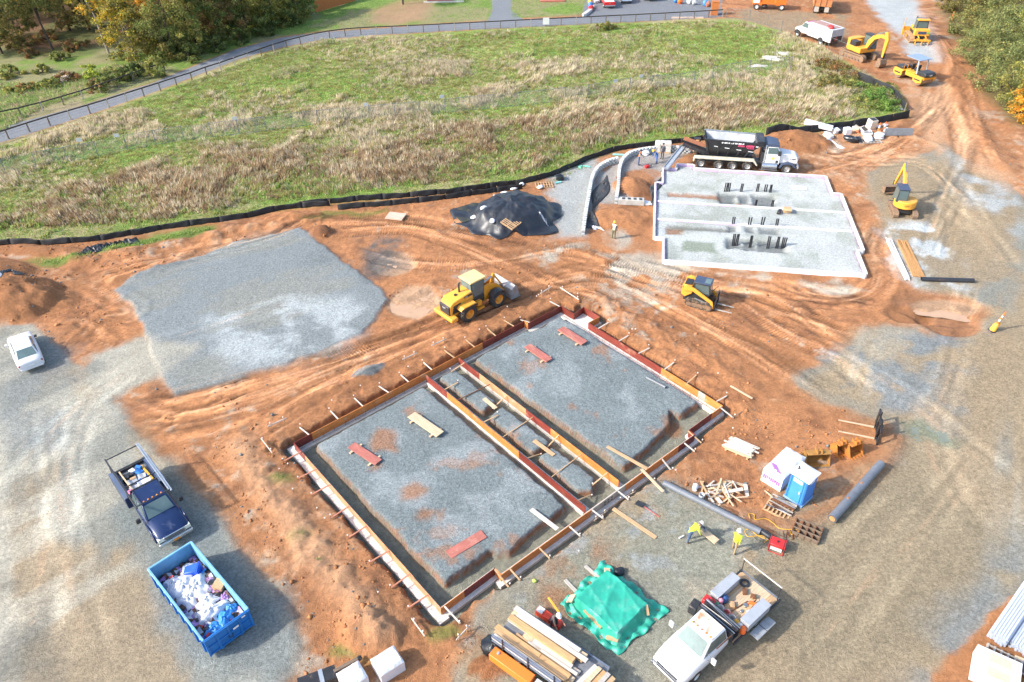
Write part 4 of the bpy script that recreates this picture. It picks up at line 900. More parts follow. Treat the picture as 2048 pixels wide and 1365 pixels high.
# portable toilet
pt = thing('portable_toilet', 'blue portable toilet with a white roof beside the white bundle', 'portable toilet', G(1595.5, 994.5), R(-49.5))
WROOF = mat('translucent_white', (.85, .85, .85), .4, 0, .05, 2)
pt.location.z = ground_h(pt.location.x, pt.location.y)
MB().bb(-.62, .62, -.62, .62, 0, .14).build('skid_base', mat('toilet_base', (.22, .38, .60), .6), pt, bevel=.02)
body = MB().loft([[(x * k, y * k, z) for x, y in ((-.57, -.57), (.57, -.57), (.57, .57), (-.57, .57))] for z, k in ((.14, 1), (2.12, .95))]).build('cabin', BLUE, pt, bevel=.03)
MB().grid(lambda u, v: ((u - .5) * 1.26, (v - .5) * 1.26, 2.12 + .22 * (1 - (2 * abs(u - .5)) ** 2.5) * (1 - (2 * abs(v - .5)) ** 2.5)), 10, 10).build('roof', WROOF, pt, smooth=60)
MB().bb(-.64, .64, -.64, .64, 2.06, 2.118).build('roof_rim', WROOF, pt, bevel=.02)
MB().cyl((-.35, -.2, 2.2), (-.35, -.2, 2.48), .055, n=10).build('vent_pipe', BLACKM, pt)
dr = MB().loft([[(x * k, -.575 * k, z) for x in (-.36, .36)] + [(x * k, -.61 * k, z) for x in (.36, -.36)] for z, k in ((.2, 1), (1.95, .955))]).build('door', mat('blue_door', (.06, .27, .70), .5, 0, .1, 2), pt, bevel=.015)
MB().bb(.22, .28, -.66, -.6, .95, 1.12).build('handle', WHITE, dr)
LBL = mat('white_label', (.8, .8, .8), .5, 0, .08, 6)
MB().panel([(-.3, -.592, 1.66), (.26, -.592, 1.66), (.26, -.585, 1.9), (-.3, -.585, 1.9)], -.008).build('label_sign', LBL, pt, (0, -.012, 0)); MB().panel([(.571, -.25, 1.68), (.571, .2, 1.68), (.564, .2, 1.9), (.564, -.25, 1.9)], .008).build('label_sign', LBL, pt)
for x in (-.48, .48): MB().beam((x, -.585, .2), (x * .955, -.56, 2.0), .05, .03, (0, 1, 0)).build('corner_rib', BLUE, pt)
# bucket attachments
YB = mat('worn_ochre_paint', (.40, .20, .05), .6, .1, .3, 3, .35, dirt_rgb=(.25, .13, .06))
YB2 = mat('worn_orange_paint', (.48, .18, .035), .6, .1, .3, 3, .35, dirt_rgb=(.25, .12, .06))
def digbucket(p, rz, W, Dp, Hh, teeth, m, lab, rot=(0, 0)):
    r_ = thing('excavator_bucket', lab, 'bucket attachment', p, rz, rot=(rot[0], rot[1], rz))
    prof = [(0, 0), (Dp * .5, -.02), (Dp * .95, .12), (Dp, .5 * Hh), (Dp * .8, Hh * .9), (Dp * .45, Hh)]
    mb = MB()
    for i in range(len(prof) - 1):
        (x0, z0), (x1, z1) = prof[i], prof[i + 1]; mb.panel([(x0, -W / 2, z0), (x1, -W / 2, z1), (x1, W / 2, z1), (x0, W / 2, z0)], .03)
    mb.build('shell', m, r_)
    for s in (-1, 1): MB().prism([(0, 0)] + prof[1:], s * W / 2 - .02, s * W / 2 + .02).build('side_plate', m, r_)
    MB().bb(Dp * .2, Dp * .6, -W / 2, W / 2, Hh, Hh + .07).build('top_bar', m, r_, bevel=.015)
    for s in (-.14, .14): MB().prism([(Dp * .2, Hh + .06), (Dp * .75, Hh + .06), (Dp * .7, Hh + .28), (Dp * .5, Hh + .16), (Dp * .38, Hh + .3), (Dp * .25, Hh + .2)], s - .025, s + .025).build('hanger', m, r_)
    if teeth:
        for i in range(teeth):
            y = (i - (teeth - 1) / 2) * (W - .12) / max(1, teeth - 1); MB().hexa([(.05, y - .05, -.01), (.05, y + .05, -.01), (.05, y + .05, .06), (.05, y - .05, .06)], [(-.22, y - .03, -.03), (-.22, y + .03, -.03), (-.22, y + .03, -.01), (-.22, y - .03, -.01)]).build('tooth', m, r_)
    else: MB().bb(-.12, .06, -W / 2, W / 2, -.02, .02).build('cutting_edge', WOOD_D, r_)
    return r_
digbucket(g(1636, 935), R(92), 1.45, .95, .85, 0, YB, 'wide ochre digging bucket without teeth behind the blue toilet')
digbucket(g(1686, 914), R(110), .75, .85, .85, 4, YB2, 'narrow orange toothed bucket, left one of the pair')
digbucket(g(1714, 914), R(112), 1.0, .85, .85, 5, YB2, 'wider orange toothed bucket, right one of the pair')
# pallet fork attachment
def fork_frame(p, rz, lab):
    r_ = thing('pallet_fork', lab, 'fork attachment', p, rz)
    for z in (.12, 1.05): MB().bb(-.06, .06, -1.15, 1.15, z, z + .12).build('cross_bar', BLACKM, r_, bevel=.01)
    for y in (-1.1, -.45, .45, 1.1): MB().bb(-.05, .05, y - .05, y + .05, .0, 1.5 if abs(y) < 1 else 1.2).build('upright', BLACKM, r_, bevel=.01)
    MB().bb(-.16, -.07, -.4, .4, .2, 1.0).build('coupler_plate', BLACKM, r_)
    for y in (-.55, .55):
        f_ = MB().bb(.07, .13, y - .06, y + .06, .02, 1.2).build('fork', BLACKM, r_); MB().hexa([(.13, y - .06, .02), (2.3, y - .05, .02), (2.3, y + .05, .02), (.13, y + .06, .02)], [(.13, y - .06, .09), (2.3, y - .05, .045), (2.3, y + .05, .045), (.13, y + .06, .09)]).build('tine', WOOD_L, f_)
    return r_
fork_frame(g(1752, 868), R(160), 'black pallet fork frame with two pale tines standing on red soil')
# storm drain grate
dg = thing('drain_grate', 'rusty brown steel drain grate frame beside the yellow cord', 'grate', g(1613, 1066), R(-32))
for i in range(4): MB().bb(-.75, .75, -.55 + i * .36, -.49 + i * .36, 0, .28).build('bar', WOOD_D, dg)
for i in range(5): MB().bb(-.75 + i * .36, -.69 + i * .36, -.55, .59, .004, .276).build('cross_bar', RUST, dg)
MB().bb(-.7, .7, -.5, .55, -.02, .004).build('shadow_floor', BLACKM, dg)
# generator
ge = thing('generator', 'red portable generator on the gravel by the short black pipe', 'generator', g(1552, 1098), R(-28))
MB().bb(-.36, .36, -.3, .3, .42, .62).build('fuel_tank', RED, ge, bevel=.05); MB().cyl((0, 0, .62), (0, 0, .66), .06, n=10).build('fuel_cap', BLACKM, ge)
MB().bb(-.3, .05, -.24, .24, .1, .4).build('engine', BLACKM, ge, bevel=.03); MB().bb(.08, .32, -.2, .2, .1, .38).build('alternator', STEEL, ge, bevel=.05); MB().bb(-.3, .3, -.31, -.27, .2, .4).build('control_panel', WHITE, ge)
for sx in (-1, 1):
    MB().tube([(sx * .4, -.34, 0.03), (sx * .4, -.34, .58), (sx * .4, .34, .58), (sx * .4, .34, .03), (sx * .4, -.34, .03)], .022).build('frame_hoop', RED, ge)
for y in (-.34, .34): MB().tube([(-.4, y, .03), (.4, y, .03)], .022).build('frame_rail', RED, ge)
# yellow cord
cp = [g(*q, .02) for q in [(1530, 1078), (1515, 1072), (1500, 1060), (1490, 1062), (1496, 1074), (1520, 1072), (1536, 1078), (1528, 1086)]]
tag(MB().tube(spline([tuple(p) for p in cp], 6), .022, 5).build('extension_cord', mat('cord_yellow', (.75, .40, .04), .5), None), 'yellow orange extension cord looped by the generator', 'cord')
cp = [g(*q, .02) for q in [(1500, 1038), (1498, 1028), (1508, 1030), (1510, 1040), (1530, 1038), (1545, 1046), (1560, 1058), (1590, 1060), (1598, 1062), (1588, 1070), (1580, 1066), (1596, 1057)]]
tag(MB().tube(spline([tuple(p) for p in cp], 6), .022, 5).build('extension_cord', mat('cord_yellow', (.75, .40, .04), .5), None), 'yellow orange extension cord between the steel pallet and the grate', 'cord')
for i in range(12):
    a = g(1440 + i * 5 + rng.uniform(-4, 4), 1010 + i * 2.4 + rng.uniform(-5, 5), .03); l = rng.uniform(1.6, 2.6); tag(MB().tube([(0, 0, 0), (l, 0, .03)], .014, 5).build('rebar_rod', RUST, None, a, (0, 0, R(-40) + rng.uniform(-.08, .08))), 'rusty rebar rod lying behind the long grey pipe', 'rebar', 'rebar behind the grey pipe')
for i in range(10):
    a = g(1578 + rng.uniform(-12, 12), 1070 + rng.uniform(-6, 6), .03); l = rng.uniform(.4, .7); tag(MB().tube([(-l / 2, 0, 0), (l / 2, 0, .03)], .018, 5).build('stake_pin', RUST, None, a, (0, 0, R(70) + rng.uniform(-.4, .4))), 'rusty form stake in the small heap beside the grate', 'stake', 'rusty stakes by the grate')
# shovel
sh = thing('shovel', 'black shovel with a red handle lying outside the lower form wall', 'shovel', g(1285, 1015, .03), R(-40))
MB().grid(lambda u, v: (-.45 + u * .55, (v - .5) * .42 * (1 - .15 * u), .05 + .1 * abs(v - .5) + .06 * u), 4, 4).build('blade', BLACK, sh); MB().cyl((.1, 0, .1), (1.15, -.05, .03), .02, n=6).build('shaft', RED, sh)
# delineator and cones
dl = thing('delineator_post', 'orange and white channelizer post on a yellow base by the pit', 'traffic cone', g(1984, 662), 0, rot=(0, .22, 0))
YEL = mat('yellow_plastic', (.80, .42, .05), .5, 0, .1, 3, .1)
MB().lathe([(0, .001), (0, .32), (.08, .3), (.08, .001)], (0, 0, 0), (0, 0, 1), 8).build('rubber_base', BLACK, dl)
MB().lathe([(.08, .24), (.55, .2), (.7, .14), (.75, .001)], (0, 0, 0), (0, 0, 1), 12).build('yellow_base', YEL, dl)
MB().cyl((.16, .05, .5), (.3, .05, .75), .09, .05, 8).build('side_knob', YEL, dl)
for i in range(6): MB().lathe([(.75 + i * .17, .09 - .007 * i), (.92 + i * .17, .083 - .007 * i)], (0, 0, 0), (0, 0, 1), 10, True).build('band', ORANGE if i % 2 == 0 or i > 3 else WHITE, dl)
def cone(q, lab, h=.95):
    r_ = thing('traffic_cone', lab, 'traffic cone', g(*q), 0); MB().bb(-.2, .2, -.2, .2, 0, .04).build('base', BLACK, r_)
    for i, m in enumerate((ORANGE, WHITE, ORANGE)): MB().lathe([(.04 + i * h / 3, .15 - .04 * i), (.04 + (i + 1) * h / 3, .11 - .04 * i)], (0, 0, 0), (0, 0, 1), 10, True).build('band', m, r_)
cone((1757, 262), 'orange and white traffic cone by the debris, left one'); cone((1768, 260), 'orange and white traffic cone by the debris, right one')

# ---------------------------------------------------------------- tarps
def drape(name, c, rx, ry, rot, h0, m, lab, cat, nseg=48, wr=.05, sq=2.2, edge=None, seed=1):
    rs = np.random.default_rng(seed); k = rs.uniform(0, 6.28, 24); amp = rs.uniform(.2, 1, 24)
    V, Fc = [], []; nr = 22
    for i in range(nr + 1):
        t = i / nr
        for j in range(nseg):
            a = 2 * math.pi * j / nseg; ca, sa = math.cos(a), math.sin(a); q = (abs(ca) ** sq + abs(sa) ** sq) ** (-1 / sq)
            er = 1 + .07 * math.sin(3 * a + k[0]) + .05 * math.sin(7 * a + k[1]) + (edge(a) if edge else 0)
            r_ = t * q * er; lx, ly = rx * r_ * ca, ry * r_ * sa; c_, s_ = math.cos(rot), math.sin(rot); x, y = c[0] + c_ * lx - s_ * ly, c[1] + s_ * lx + c_ * ly
            w = wr * (sum(amp[n] * math.sin((4 + n) * a + k[n] + t * 2.5) for n in range(3, 14)) * smooth(.35, 1.0, np.array([t]))[0] * .32 + .75 * (1 - abs(math.sin(lx * 1.3 + .9 * math.sin(ly * 1.3 + k[2]) + k[3]))) ** 3 + .5 * (1 - abs(math.sin(ly * 1.7 - .8 * lx + k[6]))) ** 3 + .3 * math.sin(lx * 2.3 + ly * 1.7 + k[4]) * math.sin(ly * 2.9 + k[5]))
            z = h0(t, a, x, y) + w * (1 if t < .97 else .4); V.append((x, y, z))
    for i in range(nr):
        for j in range(nseg): Fc.append((i * nseg + j, (i + 1) * nseg + j, (i + 1) * nseg + (j + 1) % nseg, i * nseg + (j + 1) % nseg))
    mb = MB(); mb.v = V; mb.f = Fc; o = mb.build(name, m, None, smooth=80); o.modifiers.new('thick', 'SOLIDIFY').thickness = .015
    return tag(o, lab, cat)
drape('tarp', (TMC.x - .2, TMC.y), 4.6, 4.2, R(20), lambda t, a, x, y: ground_h(x, y) + .07 + .05 * (1 - t), FILM, 'big black plastic sheet over the spoil mound below the silt fence', 'tarp', 120, .10, 2.3, lambda a: .12 * math.sin(2 * a + 2.2) + .08 * math.sin(5 * a + 1) + .05 * math.sin(11 * a), 4)
SBAG = mat('sandbag', (.80, .79, .80), .8, 0, .1, 4, .05)
for q in [(1043, 372), (1028, 380), (1010, 389), (992, 397), (967, 419), (949, 438), (1080, 377), (985, 445)]:
    p = g(*q, .16); o = MB().blob((0, 0, 0), .42, .26, .13, .12, 10, 6, int(q[0])).build('sandbag', SBAG, None, p, (0, 0, rng.uniform(0, 3)), smooth=70); tag(o, 'white sandbag holding down the black sheet on the mound', 'sandbag', 'sandbags on the black sheet')
# second darker flap on the left of the mound
drape('tarp', tuple(g(945, 425))[:2], 2.2, 1.5, R(40), lambda t, a, x, y: ground_h(x, y) + .06, mat('dark_green_mesh', (.035, .042, .035), .8, 0, .3, 3, .2), 'dark mesh sheet spread left of the black covered mound', 'tarp', 40, .05, 2.5, None, 8)
def crumple(q0, q1, w, h, m, lab, seed, cat='plastic sheet'):
    a, b = G(*q0), G(*q1); L = (b - a).length; rz = math.atan2(b.y - a.y, b.x - a.x); rs = np.random.default_rng(seed); Z = rs.uniform(0, 1, (41, 11))
    def fn(u, v):
        i, j = int(round(u * 40)), int(round(v * 10)); e = min(1, 6 * min(u, 1 - u)) * (1 - (2 * abs(v - .5)) ** 2)
        lx, ly = (u - .5) * L, (v - .5) * w * (.6 + .5 * math.sin(u * 9 + seed)) + .3 * math.sin(u * 5); x, y = (a.x + b.x) / 2 + lx * math.cos(rz) - ly * math.sin(rz), (a.y + b.y) / 2 + lx * math.sin(rz) + ly * math.cos(rz)
        return (x, y, ground_h(x, y) + .03 + h * e * (.25 + .75 * Z[i, j]))
    o = MB().grid(fn, 40, 10).build('plastic_sheet', m, None, smooth=50); o.modifiers.new('thick', 'SOLIDIFY').thickness = .01; return tag(o, lab, cat)
crumple((158, 514), (275, 478), 1.5, .5, FILM, 'crumpled black plastic sheet on the bank by the silt fence', 5)
crumple((14, 572), (62, 566), 2.2, .15, FILM, 'black plastic scrap on top of the left soil mound', 7)
crumple((0, 610), (10, 575), .5, .1, WRAP, 'white plastic strip on the left soil mound', 8)
crumple((680, 416), (712, 410), .8, .12, mat('pale_sheet', (.55, .55, .56), .5), 'pale plastic scrap at the silt fence joint', 9)
# green tarp over a stack
gt0, gt1 = G(1140, 1212), G(1300, 1240); GTC = (G(1222, 1218)); GREEN = mat('green_tarp', (.03, .36, .25), .42, 0, .22, 1.5, .3, .35, 3, dirt_rgb=(.16, .42, .33))
GT_R = R(-47)
def gt_h(t, a, x, y):
    dx, dy = x - GTC.x, y - GTC.y; c_, s_ = math.cos(GT_R), math.sin(GT_R); lx, ly = c_ * dx + s_ * dy, -s_ * dx + c_ * dy
    e = max(abs(lx) / 1.35, abs(ly) / 1.2); top = .70 - .05 * (lx + 1)
    return ground_h(x, y) + .04 + top * float(np.clip((1.2 - e) / .2, 0, 1))
def gt_fn(u, v):
    lx, ly = (u - .5) * 4.1, (v - .5) * 3.7; ee = min(u, 1 - u, v, 1 - v); rr = 1 + (.05 * math.sin(lx * 3.1 + ly) + .035 * math.sin(ly * 4 + 1)) * (1 if ee < .12 else .3); lx *= rr; ly *= rr; c_, s_ = math.cos(GT_R), math.sin(GT_R); x, y = GTC.x + c_ * lx - s_ * ly, GTC.y + s_ * lx + c_ * ly; z = gt_h(0, 0, x, y)
    cz = sum(am * (1 - abs(math.sin(fx * lx + fy * ly + ph))) ** 4 for am, fx, fy, ph in ((.05, 1.5, .5, .3), (.035, .6, 1.9, 1.2), (.03, 1.8, -1.4, 2.0), (.02, 3.1, 2.2, .8))); k_ = max(abs(lx) / 1.35, abs(ly) / 1.2)
    return (x, y, z + cz * (1 if k_ < .95 else 1.5) + (.05 * math.sin(lx * 9 + ly * 5) + .05 * math.sin(ly * 11 - lx * 4) if k_ > 1.05 else 0))
o = MB().grid(gt_fn, 64, 60).build('tarp', GREEN, None, smooth=55); o.modifiers.new('thick', 'SOLIDIFY').thickness = .012; tag(o, 'green tarp draped over a square stack on the gravel', 'tarp')
for q0, q1, m, w, lab in (((1167, 1232), (1202, 1265), WOOD, .16, 'thin board lying on the lower left side of the green tarp'), ((1212, 1280), (1236, 1290), WOOD, .22, 'short board weighing down the near corner of the green tarp'), ((1290, 1222), (1296, 1240), WOOD, .12, 'short board standing against the right side of the green tarp'), ((1135, 1205), (1150, 1212), WOOD_L, .5, 'square white block on the left corner of the green tarp'), ((1208, 1150), (1220, 1150), WOOD_L, .45, 'square white block on the top corner of the green tarp')):
    a, b = G(*q0), G(*q1); c_ = (a + b) / 2; L = (b - a).length; dz = max(gt_h(0, 0, c_.x, c_.y), gt_h(0, 0, a.x, a.y) * .5 + gt_h(0, 0, b.x, b.y) * .5)
    o = MB().bb(-L / 2, L / 2, -w / 2, w / 2, 0, .06).build('board', m, None, (c_.x, c_.y, dz + .10), (0, -math.atan2(gt_h(0, 0, b.x, b.y) - gt_h(0, 0, a.x, a.y), L) * .8, math.atan2(b.y - a.y, b.x - a.x)), bevel=.006); tag(o, lab, 'board')
# garbage bags
def bagmesh(r, seed, m, name='garbage_bag', n=14):
    rs = random.Random(seed); mb = MB(); o = 0; k = [rs.uniform(0, 6.28) for _ in range(6)]
    def fn(u, v):
        a = 2 * math.pi * u; z = v; rr = r * (1.05 - .25 * (z - .3) ** 2) * (1 if z < .8 else max(.06, (1 - z) * 4.2)) * (1 + .10 * math.sin(3 * a + k[0] + 4 * z) + .07 * math.sin(7 * a + k[1] + 9 * z) + rs.uniform(-.07, .07))
        if z == 0: rr *= .6
        return (rr * math.cos(a), rr * math.sin(a), r * 1.25 * z + (.08 * r * math.sin(5 * a) if z > .85 else 0))
    mb.grid(fn, n, 9); return proto(mb, name, m, smooth=50)
BAGK = mat('black_bag', (.018, .02, .024), .3, 0, .3, 5, 0, .3, 8); BAGW = mat('clear_white_film', (.72, .73, .75), .3, 0, .12, 4, 0, .4, 8)
BAG_K = [bagmesh(.42, 21, BAGK), bagmesh(.45, 22, BAGK)]; BAG_W = [bagmesh(.42, 31, BAGW), bagmesh(.4, 32, BAGW)]
def bag(p, me, lab, s=(1, 1, 1), grp=None, name='garbage_bag', cat='garbage bag'):
    o = bpy.data.objects.new(name, me); COL.objects.link(o); o.location = p; o.scale = s; o.rotation_euler = (rng.uniform(-.2, .2), rng.uniform(-.2, .2), rng.uniform(0, 6.28)); return tag(o, lab, cat, grp)
bag(g(986, 1298), BAG_K[0], 'black garbage bag behind the orange tool box of the lumber truck', (1.15, 1.35, 1.2))
bag(g(1238, 1146), BAG_K[1], 'small black bag on the gravel above the green tarp', (.5, .6, .5))
# debris along the silt fence
dz0 = .0
DBX = mat('debris_white', (.80, .79, .77), .6, 0, .08, 3, .08)
for q, s_, rz, tilt, m, lab in (((1740, 258), (.85, .85, 1.2), .3, .12, mat('cream_bin', (.66, .58, .44), .6), 'cream coloured bin tipped against the silt fence'), ((1725, 262), (.9, .8, .35), .7, .5, DBX, 'white box lid leaning on the cream bin'), ((1693, 268), (.75, .7, .7), .2, .05, DBX, 'white carton in the middle of the debris'), ((1734, 269), (1.1, .5, .25), .0, .0, DBX, 'flat white carton below the cream bin'), ((1670, 266), (.7, .6, .5), .4, .2, DBX, 'small white carton at the left of the debris'), ((1710, 262), (.6, .7, .55), .9, .3, mat('tan_carton', (.6, .5, .38), .7), 'tan carton beside the white carton')):
    r_ = thing('debris_box', lab, 'box', g(*q), rz, rot=(tilt, 0, rz)); sx, sy, sz = s_
    mb = MB(); mb.bb(-sx / 2, sx / 2, -sy / 2, sy / 2, 0, sz); mb.build('shell', m, r_, bevel=.03)
    MB().bb(-sx / 2 + .08, sx / 2 - .08, -sy / 2 + .08, sy / 2 - .08, sz + .002, sz + .006).build('opening', BLACKM if 'bin' in lab else m, r_)
o = MB().bb(-1.6, 1.6, -.35, .35, 0, .5).build('foam_log', FOAM, None, g(1634, 262, .45), (0, .12, R(-25)), bevel=.05); tag(o, 'long white foam block on the soil mound by the truck', 'foam block')
for q, me, s_, lab in (((1700, 283), BAG_K[0], (1.8, 1.3, 1.2), 'black garbage bag heap in front of the debris'), ((1713, 282), BAG_K[1], (1.2, 1, .8), 'small black bag right of the bag heap'), ((1680, 264), BAG_K[1], (1.3, 1, .9), 'black bag behind the white cartons')):
    bag(g(*q), me, lab, s_)
for q, s_, lab in (((1655, 275), (1.8, 1.2, 1.1), 'grey wrapped block stack left of the black bags'), ((1735, 280), (2.0, 1.1, .9), 'grey wrapped stack on a pallet right of the black bags'), ((1757, 276), (1.4, 1.2, 1.1), 'crumpled grey wrap at the right end of the pallet stack')):
    bag(g(*q), BAG_W[0], lab, s_, name='wrapped_stack', cat='wrapped stack')
pallet((1738, 284), R(3), 'grey pallet under the wrapped stack by the debris', 2.6, 1.1, WOOD_GR)
for i in range(16):
    q = (rng.uniform(1660, 1785), rng.uniform(252, 268)); r_ = rng.choice((WRAP, WRAP, DBX, mat('debris_dark', (.06, .07, .1), .6), mat('debris_terracotta', (.5, .16, .06), .7)))
    o = MB().blob((0, 0, .12), rng.uniform(.2, .45), rng.uniform(.15, .3), rng.uniform(.12, .25), .35, 7, 5, i).build('rubbish_piece', r_, None, g(*q), (0, 0, rng.uniform(0, 3)), smooth=None); tag(o, 'loose rubbish scattered along the silt fence by the cones', 'rubbish', 'rubbish along the silt fence')
o = crumple((1650, 290), (1690, 296), .6, .2, WRAP, 'white plastic strip on the soil in front of the debris', 14)
crumple((1795, 222), (1806, 218), .8, .2, WRAP, 'white scrap at the bend of the silt fence', 15)
tr2 = thing('screen_panel', 'grey barrier panel standing on the dirt right of the cones', 'barrier', g(1795, 273), R(-2))
MB().bb(-1.6, 1.6, -.04, .04, .1, .95).build('panel', mat('grey_panel', (.20, .23, .26), .6, 0, .2, 3), tr2)
for x in (-1.5, 0, 1.5): MB().bb(x - .03, x + .03, -.3, .3, 0, .08).build('foot', BLACKM, tr2)
# odds and ends by the curved walls
for q0, q1, m, lab in (((1225, 311), (1250, 312), mat('teal_pipe', (.25, .62, .56), .5), 'teal plastic pipe lying behind the curved wall'), ((1110, 368), (1122, 366), mat('teal_pipe', (.25, .62, .56), .5), 'short teal pipe by the tan pallet')):
    pipe_thing('plastic_pipe', q0, q1, .11, m, lab)
bag(g(1119, 360), BAG_K[1], 'dark bag beside the short teal pipe', (.9, .9, 1.1)); crumple((1160, 338), (1176, 332), .5, .15, mat('teal_scrap', (.15, .5, .4), .6), 'green scrap on the ground by the silt fence', 19)
bag(g(1290, 308), BAG_W[1], 'white sack behind the worker in the orange vest', (1.4, 1.0, .9), name='sack', cat='sack'); bag(g(1291, 408), BAG_W[1], 'white plastic wrap beside the concrete block on the soil', (1.5, .9, .5), name='plastic_wrap', cat='plastic wrap')
crumple((1080, 454), (1092, 450), .9, .2, WRAP, 'white plastic scrap right of the covered mound', 23); crumple((1187, 460), (1200, 456), .8, .25, WRAP, 'white plastic scrap at the foot of the left curved wall', 24)
FAB = mat('drain_fabric', (.05, .055, .06), .8, 0, .3, 3, .2)
crumple((1184, 458), (1208, 352), 1.5, .25, FAB, 'black filter fabric laid behind the left curved wall', 27); crumple((1306, 412), (1320, 348), 1.0, .3, FAB, 'black filter fabric in the gap beside the white slab', 28); crumple((1322, 345), (1352, 338), .9, .3, FAB, 'black sheet at the notch of the white slab', 29)
bk2 = thing('concrete_block', 'grey concrete block on the soil between the curved walls', 'block', g(1262, 408), R(-8)); MB().bb(-1.25, 1.25, -.35, .35, 0, .55).build('block', CONC, bk2, bevel=.03); [MB().bb(-.9 + i * .55, -.6 + i * .55, -.2, .2, .551, .56).build('cell', BLACKM, bk2) for i in range(4)]
crate = thing('block_cage', 'grey stack of blocks behind the workers at the silt fence', 'block stack', g(1325, 303), R(-8))
for k in range(3):
    for j in range(3): MB().bb(-.85 + j * .58, -.3 + j * .58, -.45, .45, .1 + k * .34, .42 + k * .34).build('block', CONC_L, crate, bevel=.02)
MB().bb(-.9, .9, -.5, .5, 0, .09).build('pallet_base', WOOD, crate)
sw = thing('cutoff_saw', 'red and white cutoff saw on the soil by the curved wall', 'saw', g(1294, 336), R(30)); MB().bb(-.25, .25, -.15, .15, .02, .3).build('body', RED, sw, bevel=.04); MB().cyl((.5, -.02, .2), (.5, .02, .2), .2, n=14).build('disc', STEEL, sw); MB().tube([(-.2, 0, .3), (-.2, 0, .4), (.2, 0, .4), (.2, 0, .3)], .02).build('handle', BLACKM, sw)
cone((1236, 356), 'small orange marker on the curved wall top', .35)

# ---------------------------------------------------------------- curved segmental block walls
BLK = mat('wall_block', (.50, .51, .50), .9, 0, .15, 3, .1, .2, 30, dirt_rgb=(.38, .34, .3)); BLK2 = mat('wall_block_cap', (.66, .67, .66), .9, 0, .12, 3, .1, .2, 30)
ME_BK = [proto(MB().hexa([(-.185, -.16, 0), (.185, -.16, 0), (.10, .16, 0), (-.10, .16, 0)], [(-.185, -.16, .19), (.185, -.16, .19), (.10, .16, .19), (-.10, .16, .19)]), 'block', m) for m in (BLK, BLK2)]
def block_wall(P, courses, lab, ends):
    pts = spline(px(*P), 10); acc = [0]
    for a, b in zip(pts[:-1], pts[1:]): acc.append(acc[-1] + math.hypot(b[0] - a[0], b[1] - a[1]))
    L = acc[-1]; n = int(L / .43); c0 = pts[0]; r_ = thing('block_wall', lab, 'retaining wall', (c0[0], c0[1], 0))
    for c in range(courses):
        for i in range(n):
            s = (i + .5 * (c % 2) + .25) * L / n
            if s > L: continue
            k = min(int(np.searchsorted(acc, s)), len(acc) - 1); k = max(k, 1); t = (s - acc[k - 1]) / (acc[k] - acc[k - 1] + 1e-9); a, b = pts[k - 1], pts[k]
            x, y = a[0] + (b[0] - a[0]) * t, a[1] + (b[1] - a[1]) * t; ang = math.atan2(b[1] - a[1], b[0] - a[0])
            z = -.12 + c * .205
            inst('block', ME_BK[1 if c == courses - 1 and rng.random() < .6 else 0], r_, (x - c0[0], y - c0[1], z), (0, 0, ang + math.pi + rng.uniform(-.03, .03)))
    return r_
block_wall([(1166, 470), (1172, 430), (1178, 395), (1184, 365), (1195, 345), (1215, 332), (1235, 326)], 4, 'left curved retaining wall of grey blocks at the gravel slope', None)
block_wall([(1232, 408), (1236, 380), (1238, 350), (1244, 330), (1258, 316), (1280, 309), (1310, 305), (1345, 304), (1380, 306)], 4, 'right curved retaining wall of grey blocks where workers stand', None)

# ---------------------------------------------------------------- vehicle materials
TYRE = mat('tyre_rubber', (.035, .034, .033), .85, 0, .25, 4, .35, .2, 20, dirt_rgb=(.22, .14, .09))
GLASS = mat('window_glass', (.09, .13, .13), .08, 0, .1, 2, spec=.8)
GLASSL = mat('windshield_glass', (.13, .19, .19), .05, 0, .2, 1.5, spec=.3)
CHROME = mat('chrome', (.65, .66, .67), .18, .9, .1, 3, .05)
RIM = mat('wheel_rim', (.55, .53, .50), .4, .5, .2, 6, .3)
CATY = mat('machine_yellow', (.74, .29, .02), .5, 0, .14, 2, .3, dirt_rgb=(.48, .26, .09))
CATP = mat('machine_yellow_pale', (.78, .355, .042), .5, 0, .12, 2, .26, dirt_rgb=(.5, .3, .14))
CATK = mat('machine_black', (.03, .032, .036), .45, 0, .2, 4, .2, dirt_rgb=(.2, .13, .09))
CATN = mat('machine_navy_roof', (.05, .07, .12), .5, 0, .15, 3, .1)
TRK = mat('crawler_steel', (.20, .15, .11), .7, .2, .3, 6, .6, dirt_rgb=(.36, .2, .1))
TRKK = mat('crawler_rubber', (.05, .048, .046), .8, 0, .25, 6, .5, dirt_rgb=(.4, .24, .13))
CARW = mat('white_car_paint', (.68, .68, .69), .28, 0, .06, 1.5, .14, dirt_rgb=(.5, .45, .4))
CARB = mat('dark_blue_paint', (.012, .030, .095), .22, .15, .12, 1.5, .14, dirt_rgb=(.14, .16, .24))
CARR = mat('red_car_paint', (.58, .02, .018), .25, 0, .06, 1.5, .05)
TAIL = mat('tail_lamp', (.35, .01, .03), .2, 0, .1, 3); HEAD = mat('head_lamp', (.75, .73, .62), .15, 0, .1, 3); AMBER = mat('amber_lamp', (.85, .25, .02), .3)
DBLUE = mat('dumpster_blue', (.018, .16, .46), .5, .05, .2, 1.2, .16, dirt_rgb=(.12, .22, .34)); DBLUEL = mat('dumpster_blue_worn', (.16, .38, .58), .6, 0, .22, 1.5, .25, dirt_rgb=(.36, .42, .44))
GREYBOX = mat('grey_steel_box', (.40, .42, .45), .45, .2, .1, 2, .1)
DECK = mat('deck_steel', (.22, .23, .25), .6, .3, .3, 3, .3, dirt_rgb=(.35, .28, .2))
